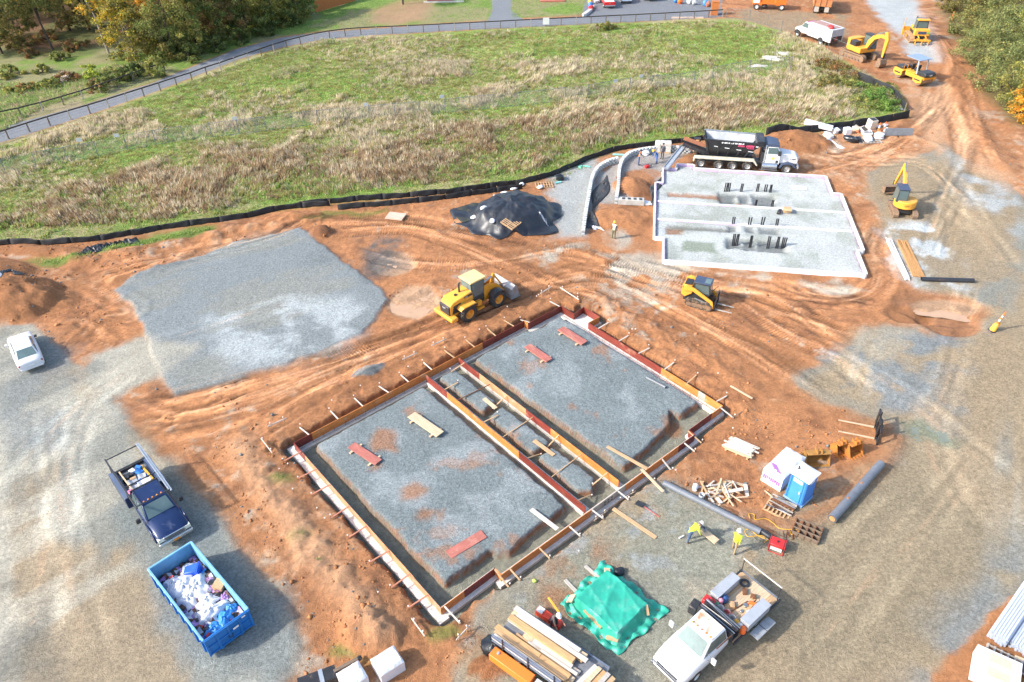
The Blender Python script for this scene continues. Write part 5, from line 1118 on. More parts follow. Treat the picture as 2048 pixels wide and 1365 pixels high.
TRUCKO = mat('orange_truck_paint', (.72, .16, .02), .5, 0, .15, 2, .2); BEDBR = mat('rusty_orange_bed', (.50, .20, .08), .65, 0, .25, 2, .4, dirt_rgb=(.42, .26, .16))
LETT = mat('lettering_white', (.85, .85, .85), .5, 0, .02, 3); LETR = mat('lettering_red', (.75, .06, .16), .5, 0, .05, 3)

def text(name, s, size, m, parent, loc, rot, ext=.004, align='CENTER'):
    cu = bpy.data.curves.new(name, 'FONT'); cu.body = s; cu.size = size; cu.extrude = ext; cu.align_x = align; cu.align_y = 'CENTER'
    t = bpy.data.objects.new(name, cu); COL.objects.link(t); dg_ = bpy.context.evaluated_depsgraph_get(); dg_.update(); me = bpy.data.meshes.new_from_object(t.evaluated_get(dg_)); bpy.data.objects.remove(t)
    me.materials.clear(); me.materials.append(m); o = bpy.data.objects.new(name, me); COL.objects.link(o); o.parent = parent; o.location = loc; o.rotation_euler = rot; o['kind'] = 'stuff'; return o

WH = {}
def wheel(par, x, y, r, w, side, rim=RIM, rr=.58, lugs=0, name='wheel'):
    k = (round(r, 3), round(w, 3), rim.name, lugs)
    if k not in WH:
        h = w / 2; mb = MB().lathe([(-h, r * rr), (-h, r * .86), (-h * .75, r * .97), (-h * .4, r), (h * .4, r), (h * .75, r * .97), (h, r * .86), (h, r * rr), (h * .55, r * rr * .95), (-h * .5, r * rr * .95), (-h, r * rr)], (0, 0, 0), (0, 1, 0), 28)
        if lugs:
            for i in range(lugs):
                a = 2 * math.pi * i / lugs
                for s in (-1, 1): mb.box((r * math.cos(a + s * .06), s * h * .42, r * math.sin(a + s * .06)), (.08, h * .8, .05), (0, -a, s * .35))
        t_ = proto(mb, 'tyre', TYRE)
        t2 = proto(MB().lathe([(h * .5, .001), (h * .55, r * .18), (h * .62, r * .2), (h * .35, r * .3), (h * .3, r * rr * .75), (h * .8, r * rr * .9), (h * .9, r * rr), (h * .4, r * rr)], (0, 0, 0), (0, 1, 0), 20), 'rim', rim)
        WH[k] = (t_, t2)
    o = inst(name, WH[k][0], par, (x, y, r)); inst('rim', WH[k][1], o, (0, 0, 0), (0, 0, 0) if side > 0 else (0, 0, math.pi)); return o

def quadwin(A, B, C_, D, par, name='window', m=None, inset=(.07, .93, .1, .9), t=.012):
    A, B, C_, D = (Vector(p) for p in (A, B, C_, D)); u0, u1, v0, v1 = inset
    f_ = lambda u, v: (A * (1 - u) + B * u) * (1 - v) + (D * (1 - u) + C_ * u) * v
    q = [f_(u0, v0), f_(u1, v0), f_(u1, v1), f_(u0, v1)]
    return MB().panel(q, t).build(name, m or GLASS, par)
def frustum(base, top): return MB().loft([base, top])
def cabin(par, base, top, m, name='cab', wins=(1, 1, 1, 1), front=GLASSL, back=GLASS, bevel=.04, split=None, inset=(.07, .93, .1, .9)):
    """base/top: 4 corners each: front-right, front-left, rear-left, rear-right (x fwd)"""
    o = frustum(base, top).build(name, m, par, bevel=bevel)
    b, t = base, top
    if wins[0]: quadwin(b[0], b[1], t[1], t[0], o, 'windshield', front, inset)
    if wins[1]:
        if split:
            for i in range(len(split) - 1):
                f_ = lambda P, Q, s: Vector(P) * (1 - s) + Vector(Q) * s
                quadwin(f_(b[1], b[2], split[i]), f_(b[1], b[2], split[i + 1]), f_(t[1], t[2], split[i + 1]), f_(t[1], t[2], split[i]), o, 'side_window', GLASS, inset)
                quadwin(f_(b[0], b[3], split[i + 1]), f_(b[0], b[3], split[i]), f_(t[0], t[3], split[i]), f_(t[0], t[3], split[i + 1]), o, 'side_window', GLASS, inset)
        else:
            quadwin(b[1], b[2], t[2], t[1], o, 'side_window', GLASS, inset); quadwin(b[3], b[0], t[0], t[3], o, 'side_window', GLASS, inset)
    if wins[2]: quadwin(b[2], b[3], t[3], t[2], o, 'rear_window', back, inset)
    return o
def carbody(par, st, m, name='body', n_sub=0):
    rings = []
    for x, hw, z0, zb, cr in st:
        rings.append([(x, -hw * .86, z0), (x, -hw, z0 + .14), (x, -hw * 1.0, (z0 + zb) / 2), (x, -hw * .97, zb - .1), (x, -hw * .86, zb), (x, -hw * .4, zb + cr), (x, hw * .4, zb + cr), (x, hw * .86, zb), (x, hw * .97, zb - .1), (x, hw, (z0 + zb) / 2), (x, hw, z0 + .14), (x, hw * .86, z0)])
    return MB().loft(rings).build(name, m, par, smooth=50)
def placed(name, lab, cat, q=None, hd=0.0, world=None, group=None):
    p = Vector((world[0], world[1], 0)) if world is not None else G(*q); p.z = ground_h(p.x, p.y); return thing(name, lab, cat, p, hd, group)

# ---------------------------------------------------------------- white sedan
hd = R(127); rc = (G(45, 748) + G(94, 738)) / 2; fw = Vector((math.cos(hd), math.sin(hd), 0))
r_ = placed('parked_car', 'white sedan parked alone at the left edge of the site', 'car', world=rc + fw * 2.2, hd=hd)
carbody(r_, [(-2.34, .70, .42, .86, .0), (-2.25, .83, .30, .94, .02), (-1.6, .88, .24, .98, .02), (-.6, .89, .22, .95, .0), (.8, .89, .22, .93, .0), (1.3, .88, .24, .90, .03), (2.0, .84, .28, .80, .04), (2.3, .72, .36, .68, .0)], CARW)
cb = [(1.15, -.74, .90), (1.15, .74, .90), (-1.75, .74, .97), (-1.75, -.74, .97)]; ct = [(.35, -.58, 1.38), (.35, .58, 1.38), (-.95, .58, 1.38), (-.95, -.58, 1.38)]
cabin(r_, cb, ct, CARW, bevel=.06, split=(0, .5, 1), back=GLASSL)
for x in (-1.38, 1.4):
    for s in (-1, 1): wheel(r_, x, s * .80, .32, .2, s)
for s in (-1, 1):
    MB().bb(-2.32, -2.12, s * .60 - .2, s * .60 + .2, .70, .85).build('tail_lamp', TAIL, r_, bevel=.03); MB().bb(2.05, 2.27, s * .58 - .18, s * .58 + .18, .56, .70).build('head_lamp', HEAD, r_, bevel=.03); MB().bb(.72, .9, s * .98 - .1, s * .98 + .1, .90, 1.03).build('mirror', CATK if s < 0 else CARW, r_, bevel=.02)
    for x in (-.1, -1.0): MB().bb(x, x + .16, s * .895 - .012, s * .895 + .012, .78, .81).build('door_handle', CARW, r_)
MB().bb(-2.38, -2.22, -.75, .75, .34, .52).build('rear_bumper', CARW, r_, bevel=.04); MB().bb(-2.372, -2.35, -.2, .2, .62, .74).build('number_plate', LBL, r_)

# ---------------------------------------------------------------- dark blue pickup with ladder rack
fc = (G(322, 1098, .4) + G(390, 1066, .4)) / 2; hd = R(-48.5); fw = Vector((math.cos(hd), math.sin(hd), 0))
r_ = placed('work_truck', 'dark blue work truck with ladder rack above the blue dumpster', 'truck', world=fc - fw * 3.35, hd=hd)
carbody(r_, [(-.55, .95, .55, 1.22, .0), (.6, .97, .5, 1.22, .0), (1.5, .97, .5, 1.22, .05), (2.2, .96, .5, 1.18, .08), (3.0, .95, .5, 1.10, .06), (3.22, .9, .55, 1.0, .0)], CARB)
cabin(r_, [(1.75, -.86, 1.22), (1.75, .86, 1.22), (-.5, .88, 1.22), (-.5, -.88, 1.22)], [(1.0, -.70, 1.86), (1.0, .70, 1.86), (-.4, .72, 1.88), (-.4, -.72, 1.88)], CARB, bevel=.06, split=(0, .6, 1))
MB().bb(3.2, 3.36, -.95, .95, .45, .70).build('front_bumper', CHROME, r_, bevel=.04); MB().bb(3.18, 3.27, -.62, .62, .72, 1.0).build('grille', CHROME, r_, bevel=.02)
for z in (.78, .86, .94): MB().bb(3.26, 3.285, -.55, .55, z, z + .03).build('grille_bar', CATK, r_)
MB().bb(3.36, 3.375, -.18, .18, .50, .62).build('number_plate', AMBER, r_)
for s in (-1, 1):
    MB().bb(3.02, 3.25, s * .76 - .16, s * .76 + .16, .74, 1.0).build('head_lamp', HEAD, r_, bevel=.03)
    mr_ = MB().bb(1.45, 1.6, s * 1.22 - .12, s * 1.22 + .12, 1.25, 1.55).build('mirror', CATK, r_, bevel=.03); MB().tube([(1.5, s * .9, 1.3), (1.52, s * 1.15, 1.38)], .02).build('arm', CATK, mr_)
    MB().prism([(1.35, .5), (1.45, .95), (1.9, 1.12), (2.35, 1.12), (2.8, .95), (2.9, .5)], s * .97 - .04, s * .97 + .04).build('fender', CARB, r_, bevel=.02)
    wheel(r_, 2.1, s * .86, .42, .28, s); wheel(r_, -2.1, s * .9, .42, .4, s)
for i in range(5): MB().lathe([(0, .05), (.05, .04), (.06, .001)], (.85, -.5 + i * .25, 1.88), (0, 0, 1), 8).build('roof_marker', AMBER, r_)
MB().bb(-3.35, -.62, -1.0, 1.0, .82, .90).build('bed_floor', DECK, r_)
for s in (-1, 1):
    sb = MB().bb(-3.35, -.62, s * 1.0 - .2, s * 1.0 + .2, .55, 1.32).build('side_box', CARB, r_, bevel=.02); MB().bb(-3.3, -.66, s * 1.02 - .17, s * 1.02 + .17, 1.324, 1.345).build('lid', mat('lid_blue_grey', (.12, .16, .24), .35, .2, .2, 2, .2), sb)
    for x in (-3.3, -.62): MB().bb(x - .03, x + .03, s * .98 - .03, s * .98 + .03, 1.3, 2.06).build('rack_post', CATK, r_)
    MB().bb(-3.75, 1.3, s * .98 - .05, s * .98 + .05, 2.06, 2.14).build('rack_rail', GALV if s > 0 else CATK, r_, bevel=.01)
MB().bb(-3.72, 1.2, .84, .90, 2.15, 2.2).build('rack_rail', GALV, r_)
for x in (-3.65, -2.3, -.7, 1.15): MB().bb(x - .03, x + .03, -.95, .95, 2.075, 2.125).build('rack_crossbar', CATK, r_)
MB().bb(-3.42, -3.35, -1.0, 1.0, .6, 1.1).build('tailgate', CATK, r_); MB().bb(-.72, -.62, -.8, .8, .9, 1.7).build('headboard', CATK, r_)
BT = r_
def on_truck(name, lab, cat, mb, m, x, y, z, rz=0.0, bevel=.01, grp=None, base=None, hdv=None, smooth_=35):
    B = base if base else r_; c_, s_ = math.cos(B.rotation_euler.z), math.sin(B.rotation_euler.z)
    o = mb.build(name, m, None, (B.location.x + c_ * x - s_ * y, B.location.y + s_ * x + c_ * y, B.location.z + z), (0, 0, B.rotation_euler.z + rz), bevel=bevel, smooth=smooth_); return tag(o, lab, cat, grp)
for k, (x, y, l, w, h, m, lab) in enumerate([(-1.15, .15, .6, .75, .5, WHITE, 'white box on the dark blue truck bed'), (-1.2, -.45, .55, .5, .35, GREYBOX, 'grey box on the dark blue truck bed'), (-1.95, -.3, .5, .5, .3, GREYBOX, 'light grey case at the middle of the dark blue truck bed'), (-2.0, .25, .5, .45, .25, mat('light_case', (.6, .6, .58), .5), 'pale case beside a blue cloth on the dark blue truck bed'), (-2.5, -.5, .4, .4, .4, CATK, 'black crate on the dark blue truck bed'), (-2.6, .3, .45, .35, .18, BLUE, 'bright blue cloth on the dark blue truck bed'), (-3.0, 0, .35, .3, .15, WHITE, 'small white lump at the tail of the dark blue truck bed'), (-1.0, -.72, .3, .3, .5, mat('pink_item', (.7, .2, .35), .6), 'pink item by the side box of the dark blue truck'), (-.85, -.2, .25, .3, .3, RED, 'red item behind the cab of the dark blue truck')]):
    on_truck('cargo_box', lab, 'box', MB().bb(-l / 2, l / 2, -w / 2, w / 2, 0, h), m, x, y, .91, rng.uniform(-.3, .3))
on_truck('spirit_level', 'yellow level along the right rail of the dark blue truck bed', 'tool', MB().bb(-.8, .8, -.06, .06, 0, .12), YEL, -2.2, .62, 1.0, .06)
on_truck('ladder', 'narrow wooden pole along the left rail of the dark blue truck', 'pole', MB().bb(-1.0, 1.0, -.04, .04, 0, .06), WOOD_L, -2.0, -.62, 1.35, .03)

# ---------------------------------------------------------------- blue dumpster and its contents
TLw, TRw, BRw, BLw = (G(*q, 1.5) for q in ((297.6, 1137.6), (381.4, 1087.1), (497.5, 1222.3), (407.1, 1282.3)))
dc_ = (TLw + TRw + BRw + BLw) / 4; dax = ((BRw + BLw) - (TLw + TRw)) / 2; DL = dax.length; DW = ((TRw - TLw).length + (BRw - BLw).length) / 2; dhd = math.atan2(dax.y, dax.x)
ds = placed('dumpster', 'blue open top roll off dumpster full of rubbish', 'dumpster', world=dc_, hd=dhd); DS = ds; hl, hw = DL / 2, DW / 2 + .02
MB().bb(-hl + .06, hl - .08, -hw + .06, hw - .06, .22, .30).build('floor', mat('dumpster_floor', (.12, .07, .05), .8, 0, .4, 2, .3), ds)
for s in (-1, 1):
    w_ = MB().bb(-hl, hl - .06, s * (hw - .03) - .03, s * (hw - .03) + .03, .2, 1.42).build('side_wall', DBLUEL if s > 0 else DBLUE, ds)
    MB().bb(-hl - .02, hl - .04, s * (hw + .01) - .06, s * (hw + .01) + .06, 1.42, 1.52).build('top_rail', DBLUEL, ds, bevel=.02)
    for i in range(8):
        x = -hl + .35 + i * (DL - .7) / 7; MB().prism([(s * hw, .25), (s * (hw + .09), .3), (s * (hw + .09), 1.35), (s * hw, 1.42)], x - .06, x + .06, 'yz').build('rib', DBLUE, w_)
    MB().bb(-hl, hl, s * .5 - .06, s * .5 + .06, .06, .2).build('skid_rail', DBLUE, ds)
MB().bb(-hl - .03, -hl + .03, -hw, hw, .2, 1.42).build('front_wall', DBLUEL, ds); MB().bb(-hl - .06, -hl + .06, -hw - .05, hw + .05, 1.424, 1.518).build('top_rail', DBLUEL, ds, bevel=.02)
tg = MB().bb(hl - .06, hl, -hw - .02, hw + .02, .18, 1.5).build('tailgate', DBLUE, ds, bevel=.01)
for y in (-hw + .02, -hw * .5, 0, hw * .5, hw - .02): MB().bb(hl, hl + .06, y - .05, y + .05, .2, 1.48).build('rib', DBLUE, tg)
for z in (.25, .8, 1.38): MB().bb(hl, hl + .055, -hw, hw, z, z + .09).build('rib', DBLUE, tg)
MB().tube([(hl + .07, .02 + .12 * math.cos(t), .75 + .2 * math.sin(t)) for t in np.linspace(3.3, 6.1, 8)], .02).build('chain', CATK, tg); MB().bb(hl + .062, hl + .07, .2, .5, .92, 1.05).build('plate_label', LBL, tg); MB().bb(hl + .062, hl + .07, .75, .95, 1.3, 1.4).build('plate_label', LBL, tg)
for s in (-1, 1): MB().cyl((hl - .3, s * .8 - .1, .1), (hl - .3, s * .8 + .1, .1), .1, n=10).build('roller', RUST, ds)
FILMW = mat('white_poly_film', (.64, .64, .67), .4, 0, .1, 2, 0, .5, 6); BLUEF = mat('blue_film', (.04, .24, .60), .4, 0, .2, 3, 0, .4, 7); PURF = mat('purple_scrap', (.42, .24, .50), .6, 0, .3, 4); BROWN = mat('brown_scrap', (.16, .08, .05), .8, 0, .4, 4)
def dsp(x, y, z): c_, s_ = math.cos(dhd), math.sin(dhd); return Vector((ds.location.x + c_ * x - s_ * y, ds.location.y + s_ * x + c_ * y, ds.location.z + z))
def heap(x, y, z, rx, ry, rz_, m, lab, seed, grp=None, name='plastic_film', cat='plastic film', rough=.22):
    rs = np.random.default_rng(seed); kk = rs.uniform(0, 6.28, 8); mb = MB()
    def fn(u, v):
        a = 2 * math.pi * u; t = v; er = 1 + .16 * math.sin(3 * a + kk[0]) + .10 * math.sin(5 * a + kk[1]) + .06 * math.sin(9 * a + kk[2]) + rs.uniform(-.05, .05) * t
        return (rx * t * er * math.cos(a), ry * t * er * math.sin(a), rz_ * ((1 - t ** 2) ** .6 if t < 1 else 0) * (1 + rough * (math.sin(7 * t + 4 * a + kk[3]) * .5 + math.sin(11 * t - 3 * a + kk[4]) * .5 + rs.uniform(-.8, .8) * t)))
    mb.grid(fn, 26, 9); return tag(mb.build(name, m, None, dsp(x, y, z), (0, 0, rng.uniform(0, 6)), smooth=45), lab, cat, grp)
# layer of rubbish under everything
lay = MB(); rsl = np.random.default_rng(3); Zl = rsl.uniform(0, .28, (31, 13))
lay.grid(lambda u, v: ((u - .5) * (DL - .2), (v - .5) * (DW - .2), .42 + .38 * smooth(.02, .4, np.array([u]))[0] + Zl[int(round(u * 30)), int(round(v * 12))]), 30, 12)
lo = lay.build('rubbish_layer', None, None, ds.location, (0, 0, dhd), smooth=None); tag(lo, 'mixed dark rubbish filling the bottom of the blue dumpster', 'rubbish', None, 'stuff')
for m in (BROWN, PURF, CATK, FILMW): lo.data.materials.append(m)
for p in lo.data.polygons: p.material_index = int(rsl.choice((0, 0, 1, 2, 2, 3)))
for k, (x, y, z, a, b, c_, m, lab) in enumerate([(-1.0, -.35, .78, 1.0, .75, .42, FILMW, 'large heap of white film in the middle of the dumpster'), (-.5, .1, .85, .9, .7, .35, FILMW, 'white film spread towards the dumpster centre'), (-.2, -.5, .80, .8, .6, .35, FILMW, 'white film by the left wall of the dumpster'), (.6, .1, .85, .65, .5, .32, FILMW, 'white sheet in the lower half of the dumpster'), (1.3, -.05, .85, .85, .5, .35, FILMW, 'white sheet near the dumpster tailgate'), (-1.75, -.65, .6, .6, .5, .4, BAGW, 'clear bag in the left front corner of the dumpster'), (-2.25, .4, .45, .55, .35, .35, BAGW, 'clear bag at the front wall of the dumpster'), (2.2, .25, .85, .7, .4, .3, BLUEF, 'blue sheet piece in the right tailgate corner'), (2.3, -.45, .8, .55, .45, .3, BLUEF, 'blue sheet piece in the left tailgate corner'), (1.85, .75, .82, .4, .3, .25, BLUEF, 'blue sheet scrap by the right dumpster wall'), (0.0, .55, .8, .45, .35, .25, PURF, 'purple wrap beside the white film'), (1.0, .85, .8, .4, .3, .25, PURF, 'purple wrap at the right dumpster wall'), (.3, -.85, .75, .35, .3, .2, PURF, 'purple wrap at the left dumpster wall'), (-.6, .75, .75, .4, .3, .2, mat('pink_wrap', (.62, .35, .55), .6), 'pink wrap near the right dumpster wall'), (.95, -.6, .75, .45, .3, .25, mat('grey_film', (.5, .5, .52), .4), 'grey film near the left dumpster wall')]):
    heap(x, y, z, a, b, c_, m, lab, 100 + k)
for x, y, s_, lab in ((-.05, .9, (1.0, .9, .9), 'black bag against the right wall of the dumpster'), (.75, .65, (.9, 1, .8), 'black bag below the cardboard box in the dumpster'), (-.75, 1.0, (.7, .6, .6), 'small black bag in the upper right of the dumpster')): bag(dsp(x, y, .62), BAG_K[0], lab, s_)
bb_ = thing('trash_bin', 'bright blue plastic bin lying in the dumpster', 'bin', dsp(-1.6, .45, .95), dhd + .55, rot=(0, 1.45, dhd + .9)); MB().loft([[(x * k, y * k, z) for x, y in ((-.3, -.3), (.3, -.3), (.3, .3), (-.3, .3))] for z, k in ((-.4, .8), (.35, 1.0))]).build('tub', mat('bin_blue', (.02, .10, .62), .4), bb_, bevel=.05); MB().bb(-.34, .34, -.34, .34, .35, .41).build('rim', mat('bin_blue', (.02, .10, .62), .4), bb_, bevel=.02)
cb_ = thing('cardboard_box', 'brown cardboard box in the blue dumpster', 'box', dsp(.3, .95, .95), dhd + .3, rot=(.15, .1, dhd + .5)); MB().bb(-.28, .28, -.2, .2, 0, .28).build('carton', CARD, cb_, bevel=.01); MB().box((0, .26, .25), (.56, .14, .01), (.5, 0, 0)).build('flap', CARD, cb_)
for i in range(26): o = MB().bb(-rng.uniform(.05, .25), rng.uniform(.05, .2), -.06, .06, 0, .05).build('scrap_piece', rng.choice((WOOD, FILMW, PURF, RED, BLUEF, CATK, WOOD_W)), None, dsp(rng.uniform(-2.2, 2.5), rng.uniform(-.9, .9), .95 + rng.uniform(-.12, .1)), (rng.uniform(-.4, .4), rng.uniform(-.4, .4), rng.uniform(0, 3))); tag(o, 'small scrap on top of the dumpster rubbish', 'scrap', 'scraps in the dumpster')

# ---------------------------------------------------------------- white flatbed truck
hd = R(219); fw = Vector((math.cos(hd), math.sin(hd), 0)); rear = (G(1483, 1142, .9) + G(1560, 1200, .9)) / 2
r_ = placed('flatbed_truck', 'white flatbed truck with rust on its roof and grey tool boxes', 'truck', world=rear + fw * 3.5, hd=hd); WT = r_
carbody(r_, [(.35, .93, .55, 1.20, .0), (1.4, .97, .5, 1.22, .0), (2.2, .98, .5, 1.24, .05), (2.9, .97, .5, 1.18, .09), (3.5, .92, .5, 1.06, .07), (3.72, .80, .58, .95, .0)], CARW)
RROOF = mat('rust_spotted_roof', (.74, .72, .66), .5, 0, .08, 2, .5, dirt_rgb=(.48, .18, .05))
cb = [(2.28, -.86, 1.22), (2.28, .86, 1.22), (.4, .88, 1.20), (.4, -.88, 1.20)]; ct = [(1.62, -.70, 1.86), (1.62, .70, 1.86), (.5, .72, 1.88), (.5, -.72, 1.88)]
cabin(r_, cb, ct, CARW, bevel=.05, inset=(.06, .94, .08, .92)); MB().bb(.52, 1.5, -.66, .66, 1.885, 1.90).build('roof_panel', RROOF, r_, bevel=.02)
for i in range(5): MB().lathe([(0, .05), (.05, .04), (.06, .001)], (1.42, -.52 + i * .26, 1.9), (0, 0, 1), 8).build('roof_marker', AMBER, r_)
MB().bb(3.62, 3.82, -.92, .92, .45, .68).build('front_bumper', CHROME, r_, bevel=.04); MB().bb(3.6, 3.74, -.6, .6, .7, .95).build('grille', CATK, r_); MB().tube([(3.85, -.8, .6), (3.85, -.8, 1.0), (3.85, .8, 1.0), (3.85, .8, .6)], .03).build('brush_guard', STEEL, r_)
for s in (-1, 1):
    wheel(r_, 2.65, s * .86, .40, .28, s); wheel(r_, -1.9, s * .88, .40, .42, s); MB().bb(3.45, 3.7, s * .72 - .15, s * .72 + .15, .72, .95).build('head_lamp', HEAD, r_, bevel=.03)
    mr_ = MB().bb(1.95, 2.05, s * 1.28 - .12, s * 1.28 + .12, 1.2, 1.6).build('mirror', WHITE, r_, bevel=.02); MB().tube([(2.0, s * .9, 1.1), (2.0, s * 1.25, 1.25)], .015).build('arm', CHROME, mr_); MB().tube([(2.0, s * .9, 1.6), (2.0, s * 1.25, 1.5)], .015).build('arm', CHROME, mr_)
for i in range(16):
    y = -1.12 + i * .14; MB().bb(-3.4, .2, y, y + .132, .86, .92 + .004 * (i % 2)).build('deck_plank', WOOD_L if 3 < i < 13 else WOOD, r_)
MB().bb(-3.5, -2.95, -1.18, 1.18, .85, .90).build('tail_deck', DECK, r_); MB().bb(-3.52, -3.44, -1.2, 1.2, .6, .93).build('rear_bumper', DECK, r_); MB().bb(-3.4, 2.0, -.45, -.33, .5, .7).build('frame_rail', CATK, r_); MB().bb(-3.4, 2.0, .33, .45, .5, .7).build('frame_rail', CATK, r_)
for s in (-1, 1): MB().bb(-3.5, .25, s * 1.17 - .04, s * 1.17 + .04, .78, .95).build('side_rail', CATK, r_)
bx_ = MB().bb(-2.5, -.75, .72, 1.22, .93, 1.45).build('tool_box', GREYBOX, r_, bevel=.02); MB().bb(-2.52, -.73, .70, 1.24, 1.455, 1.49).build('lid', GREYBOX, bx_, bevel=.01)
bx_ = MB().bb(-2.6, -.85, -1.20, -.72, .93, 1.45).build('tool_box', GREYBOX, r_, bevel=.02); MB().bb(-2.62, -.83, -1.22, -.70, 1.455, 1.49).build('lid', GREYBOX, bx_, bevel=.01)
# NB: +y is the left side; the opened side box hangs on the left
bx2 = MB().bb(-2.4, -.95, 1.27, 1.75, .62, .70).build('open_side_lid', mat('weathered_lid', (.34, .36, .38), .6, .2, .2, 3, .2), r_); MB().bb(-1.69, -1.66, 1.27, 1.75, .702, .712).build('seam', CATK, bx2)
for i in range(2): MB().bb(.25 - i * .5, .31 - i * .5, -1.05, 1.05, .92, 1.55).build('headache_rack', CATK, r_)
MB().bb(-.22, .22, -1.05, 1.05, .93, 1.0).build('rack_floor', CATK, r_); MB().bb(-.1, .2, -.5, .5, 1.0, 1.3).build('fuel_tank', mat('tank_black', (.05, .06, .08), .4), r_, bevel=.03)
for y in (-1.1, 1.1):
    MB().cyl((-3.35, y, .9), (-3.35, y, 2.0), .025, n=6).build('rear_post', CATK, r_)
MB().cyl((-3.35, -1.15, 2.0), (-3.35, 1.15, 2.0), .035, n=8).build('rear_bar', WOOD_W, r_)
MB().cyl((.35, 1.0, 1.5), (1.7, 1.1, 1.95), .03, n=6).build('roof_pipe', RUST, r_)
for k, (x, y, m, lab) in enumerate([(-.62, -.35, WHITE, 'white bucket in the row behind the white truck cab'), (-.62, .0, mat('pink_bucket', (.6, .2, .22), .5), 'pinkish bucket in the row behind the white truck cab'), (-.60, .36, mat('grey_pail', (.6, .6, .6), .5), 'pale grey pail in the row behind the white truck cab')]):
    c_, s_ = math.cos(hd), math.sin(hd); bucket(Vector((r_.location.x + c_ * x - s_ * y, r_.location.y + s_ * x + c_ * y, r_.location.z + .94)), m, lab, .17, .36)
on_truck('gas_can', 'red fuel can strapped behind the white truck cab', 'fuel can', MB().bb(-.22, .22, -.3, .3, 0, .45), RED, -.45, -.95, .95, .1, .03); on_truck('water_jug', 'orange yellow jug behind the white truck cab', 'jug', MB().lathe([(0, .13), (.3, .13), (.38, .06), (.42, .001)], (0, 0, 0), (0, 0, 1), 10), YEL, -.62, .6, .95, 0, 0); on_truck('water_jug', 'white jug next to the orange jug on the white truck', 'jug', MB().lathe([(0, .15), (.25, .15), (.32, .08), (.36, .001)], (0, 0, 0), (0, 0, 1), 10), WHITE, -.62, .84, .95, 0, 0)
on_truck('propane_tank', 'pink canister against the right tool box of the white truck', 'canister', MB().lathe([(0, .12), (.4, .12), (.46, .05), (.5, .001)], (0, 0, 0), (0, 0, 1), 10), mat('pink_can', (.6, .22, .3), .5), -.95, -.6, .95, 0, 0); on_truck('propane_tank', 'green canister beside the pink canister on the white truck', 'canister', MB().lathe([(0, .11), (.3, .11), (.36, .05), (.4, .001)], (0, 0, 0), (0, 0, 1), 10), mat('green_can', (.1, .4, .2), .5), -.7, -.65, .95, 0, 0); on_truck('backpack', 'blue tool bag leaning on the right tool box of the white truck', 'bag', MB().blob((0, 0, .2), .25, .18, .22, .12, 9, 6, 4), mat('bag_blue', (.04, .1, .25), .7), -1.25, -.58, .93, 0, 0)
on_truck('hose_coil', 'black coiled hose at the tail of the white truck deck', 'hose', MB().lathe([(.04 + .05 * math.sin(t), .2 + .07 * math.cos(t)) for t in np.linspace(0, 6.28, 9)], (0, 0, .02), (0, 0, 1), 16), CATK, -2.9, -.55, .92, 0, 0)
on_truck('water_jug', 'orange cooler beside the white jug on the white truck', 'cooler', MB().lathe([(0, .16), (.3, .16), (.36, .1), (.37, .001)], (0, 0, 0), (0, 0, 1), 10), ORANGE, -.55, 1.06, .95, 0, 0)
for k, (x, y, l, w, m, lab) in enumerate([(-1.7, .5, 1.9, .16, WOOD, 'plank lying along the deck of the white truck'), (-1.6, .1, 1.1, .05, RUST, 'thin rusty bar on the deck of the white truck'), (-2.4, .45, .5, .12, WOOD_L, 'short offcut at the tail of the white truck deck')]): on_truck('deck_item', lab, 'board', MB().bb(-l / 2, l / 2, -w / 2, w / 2, 0, .05), m, x, y, .93, rng.uniform(-.2, .2))
for k in range(7): on_truck('long_tool', 'long pole or rail across the rack behind the white truck cab', 'pole', MB().beam((0, -1.0, 0), (0, 1.05, 0), .05, .04), rng.choice((WOOD_W, WOOD, STEEL, CATK)), -.35 + k * .09, 0, 1.56 + .02 * (k % 2), rng.uniform(-.1, .1), 0, 'poles across the white truck rack')
for k in range(16):
    l, w, h_ = rng.uniform(.1, .35), rng.uniform(.08, .22), rng.uniform(.06, .2); on_truck('loose_gear', 'small loose tool or scrap on the deck of the white truck', 'gear', MB().bb(-l / 2, l / 2, -w / 2, w / 2, 0, h_), rng.choice((CATK, RUST, STEEL, WOOD, ORANGE, WHITE, BLUE)), rng.uniform(-2.6, -.5), rng.uniform(-.62, .62), .93, rng.uniform(0, 3), .01, 'loose gear on the white truck deck')
for k in range(10): on_truck('loose_gear', 'small loose tool or scrap in the bed of the dark blue truck', 'gear', MB().bb(-.18, .18, -.1, .1, 0, rng.uniform(.1, .3)), rng.choice((CATK, RUST, STEEL, WOOD, WHITE, BLUE)), rng.uniform(-3.1, -.9), rng.uniform(-.65, .65), .95, rng.uniform(0, 3), .01, 'loose gear in the blue truck bed', base=BT)
on_truck('air_compressor', 'black compressor hung on the right front corner of the white truck deck', 'compressor', MB().bb(-.3, .3, -.22, .22, -.2, .4), CATK, .1, -1.35, .75, .2, .05)

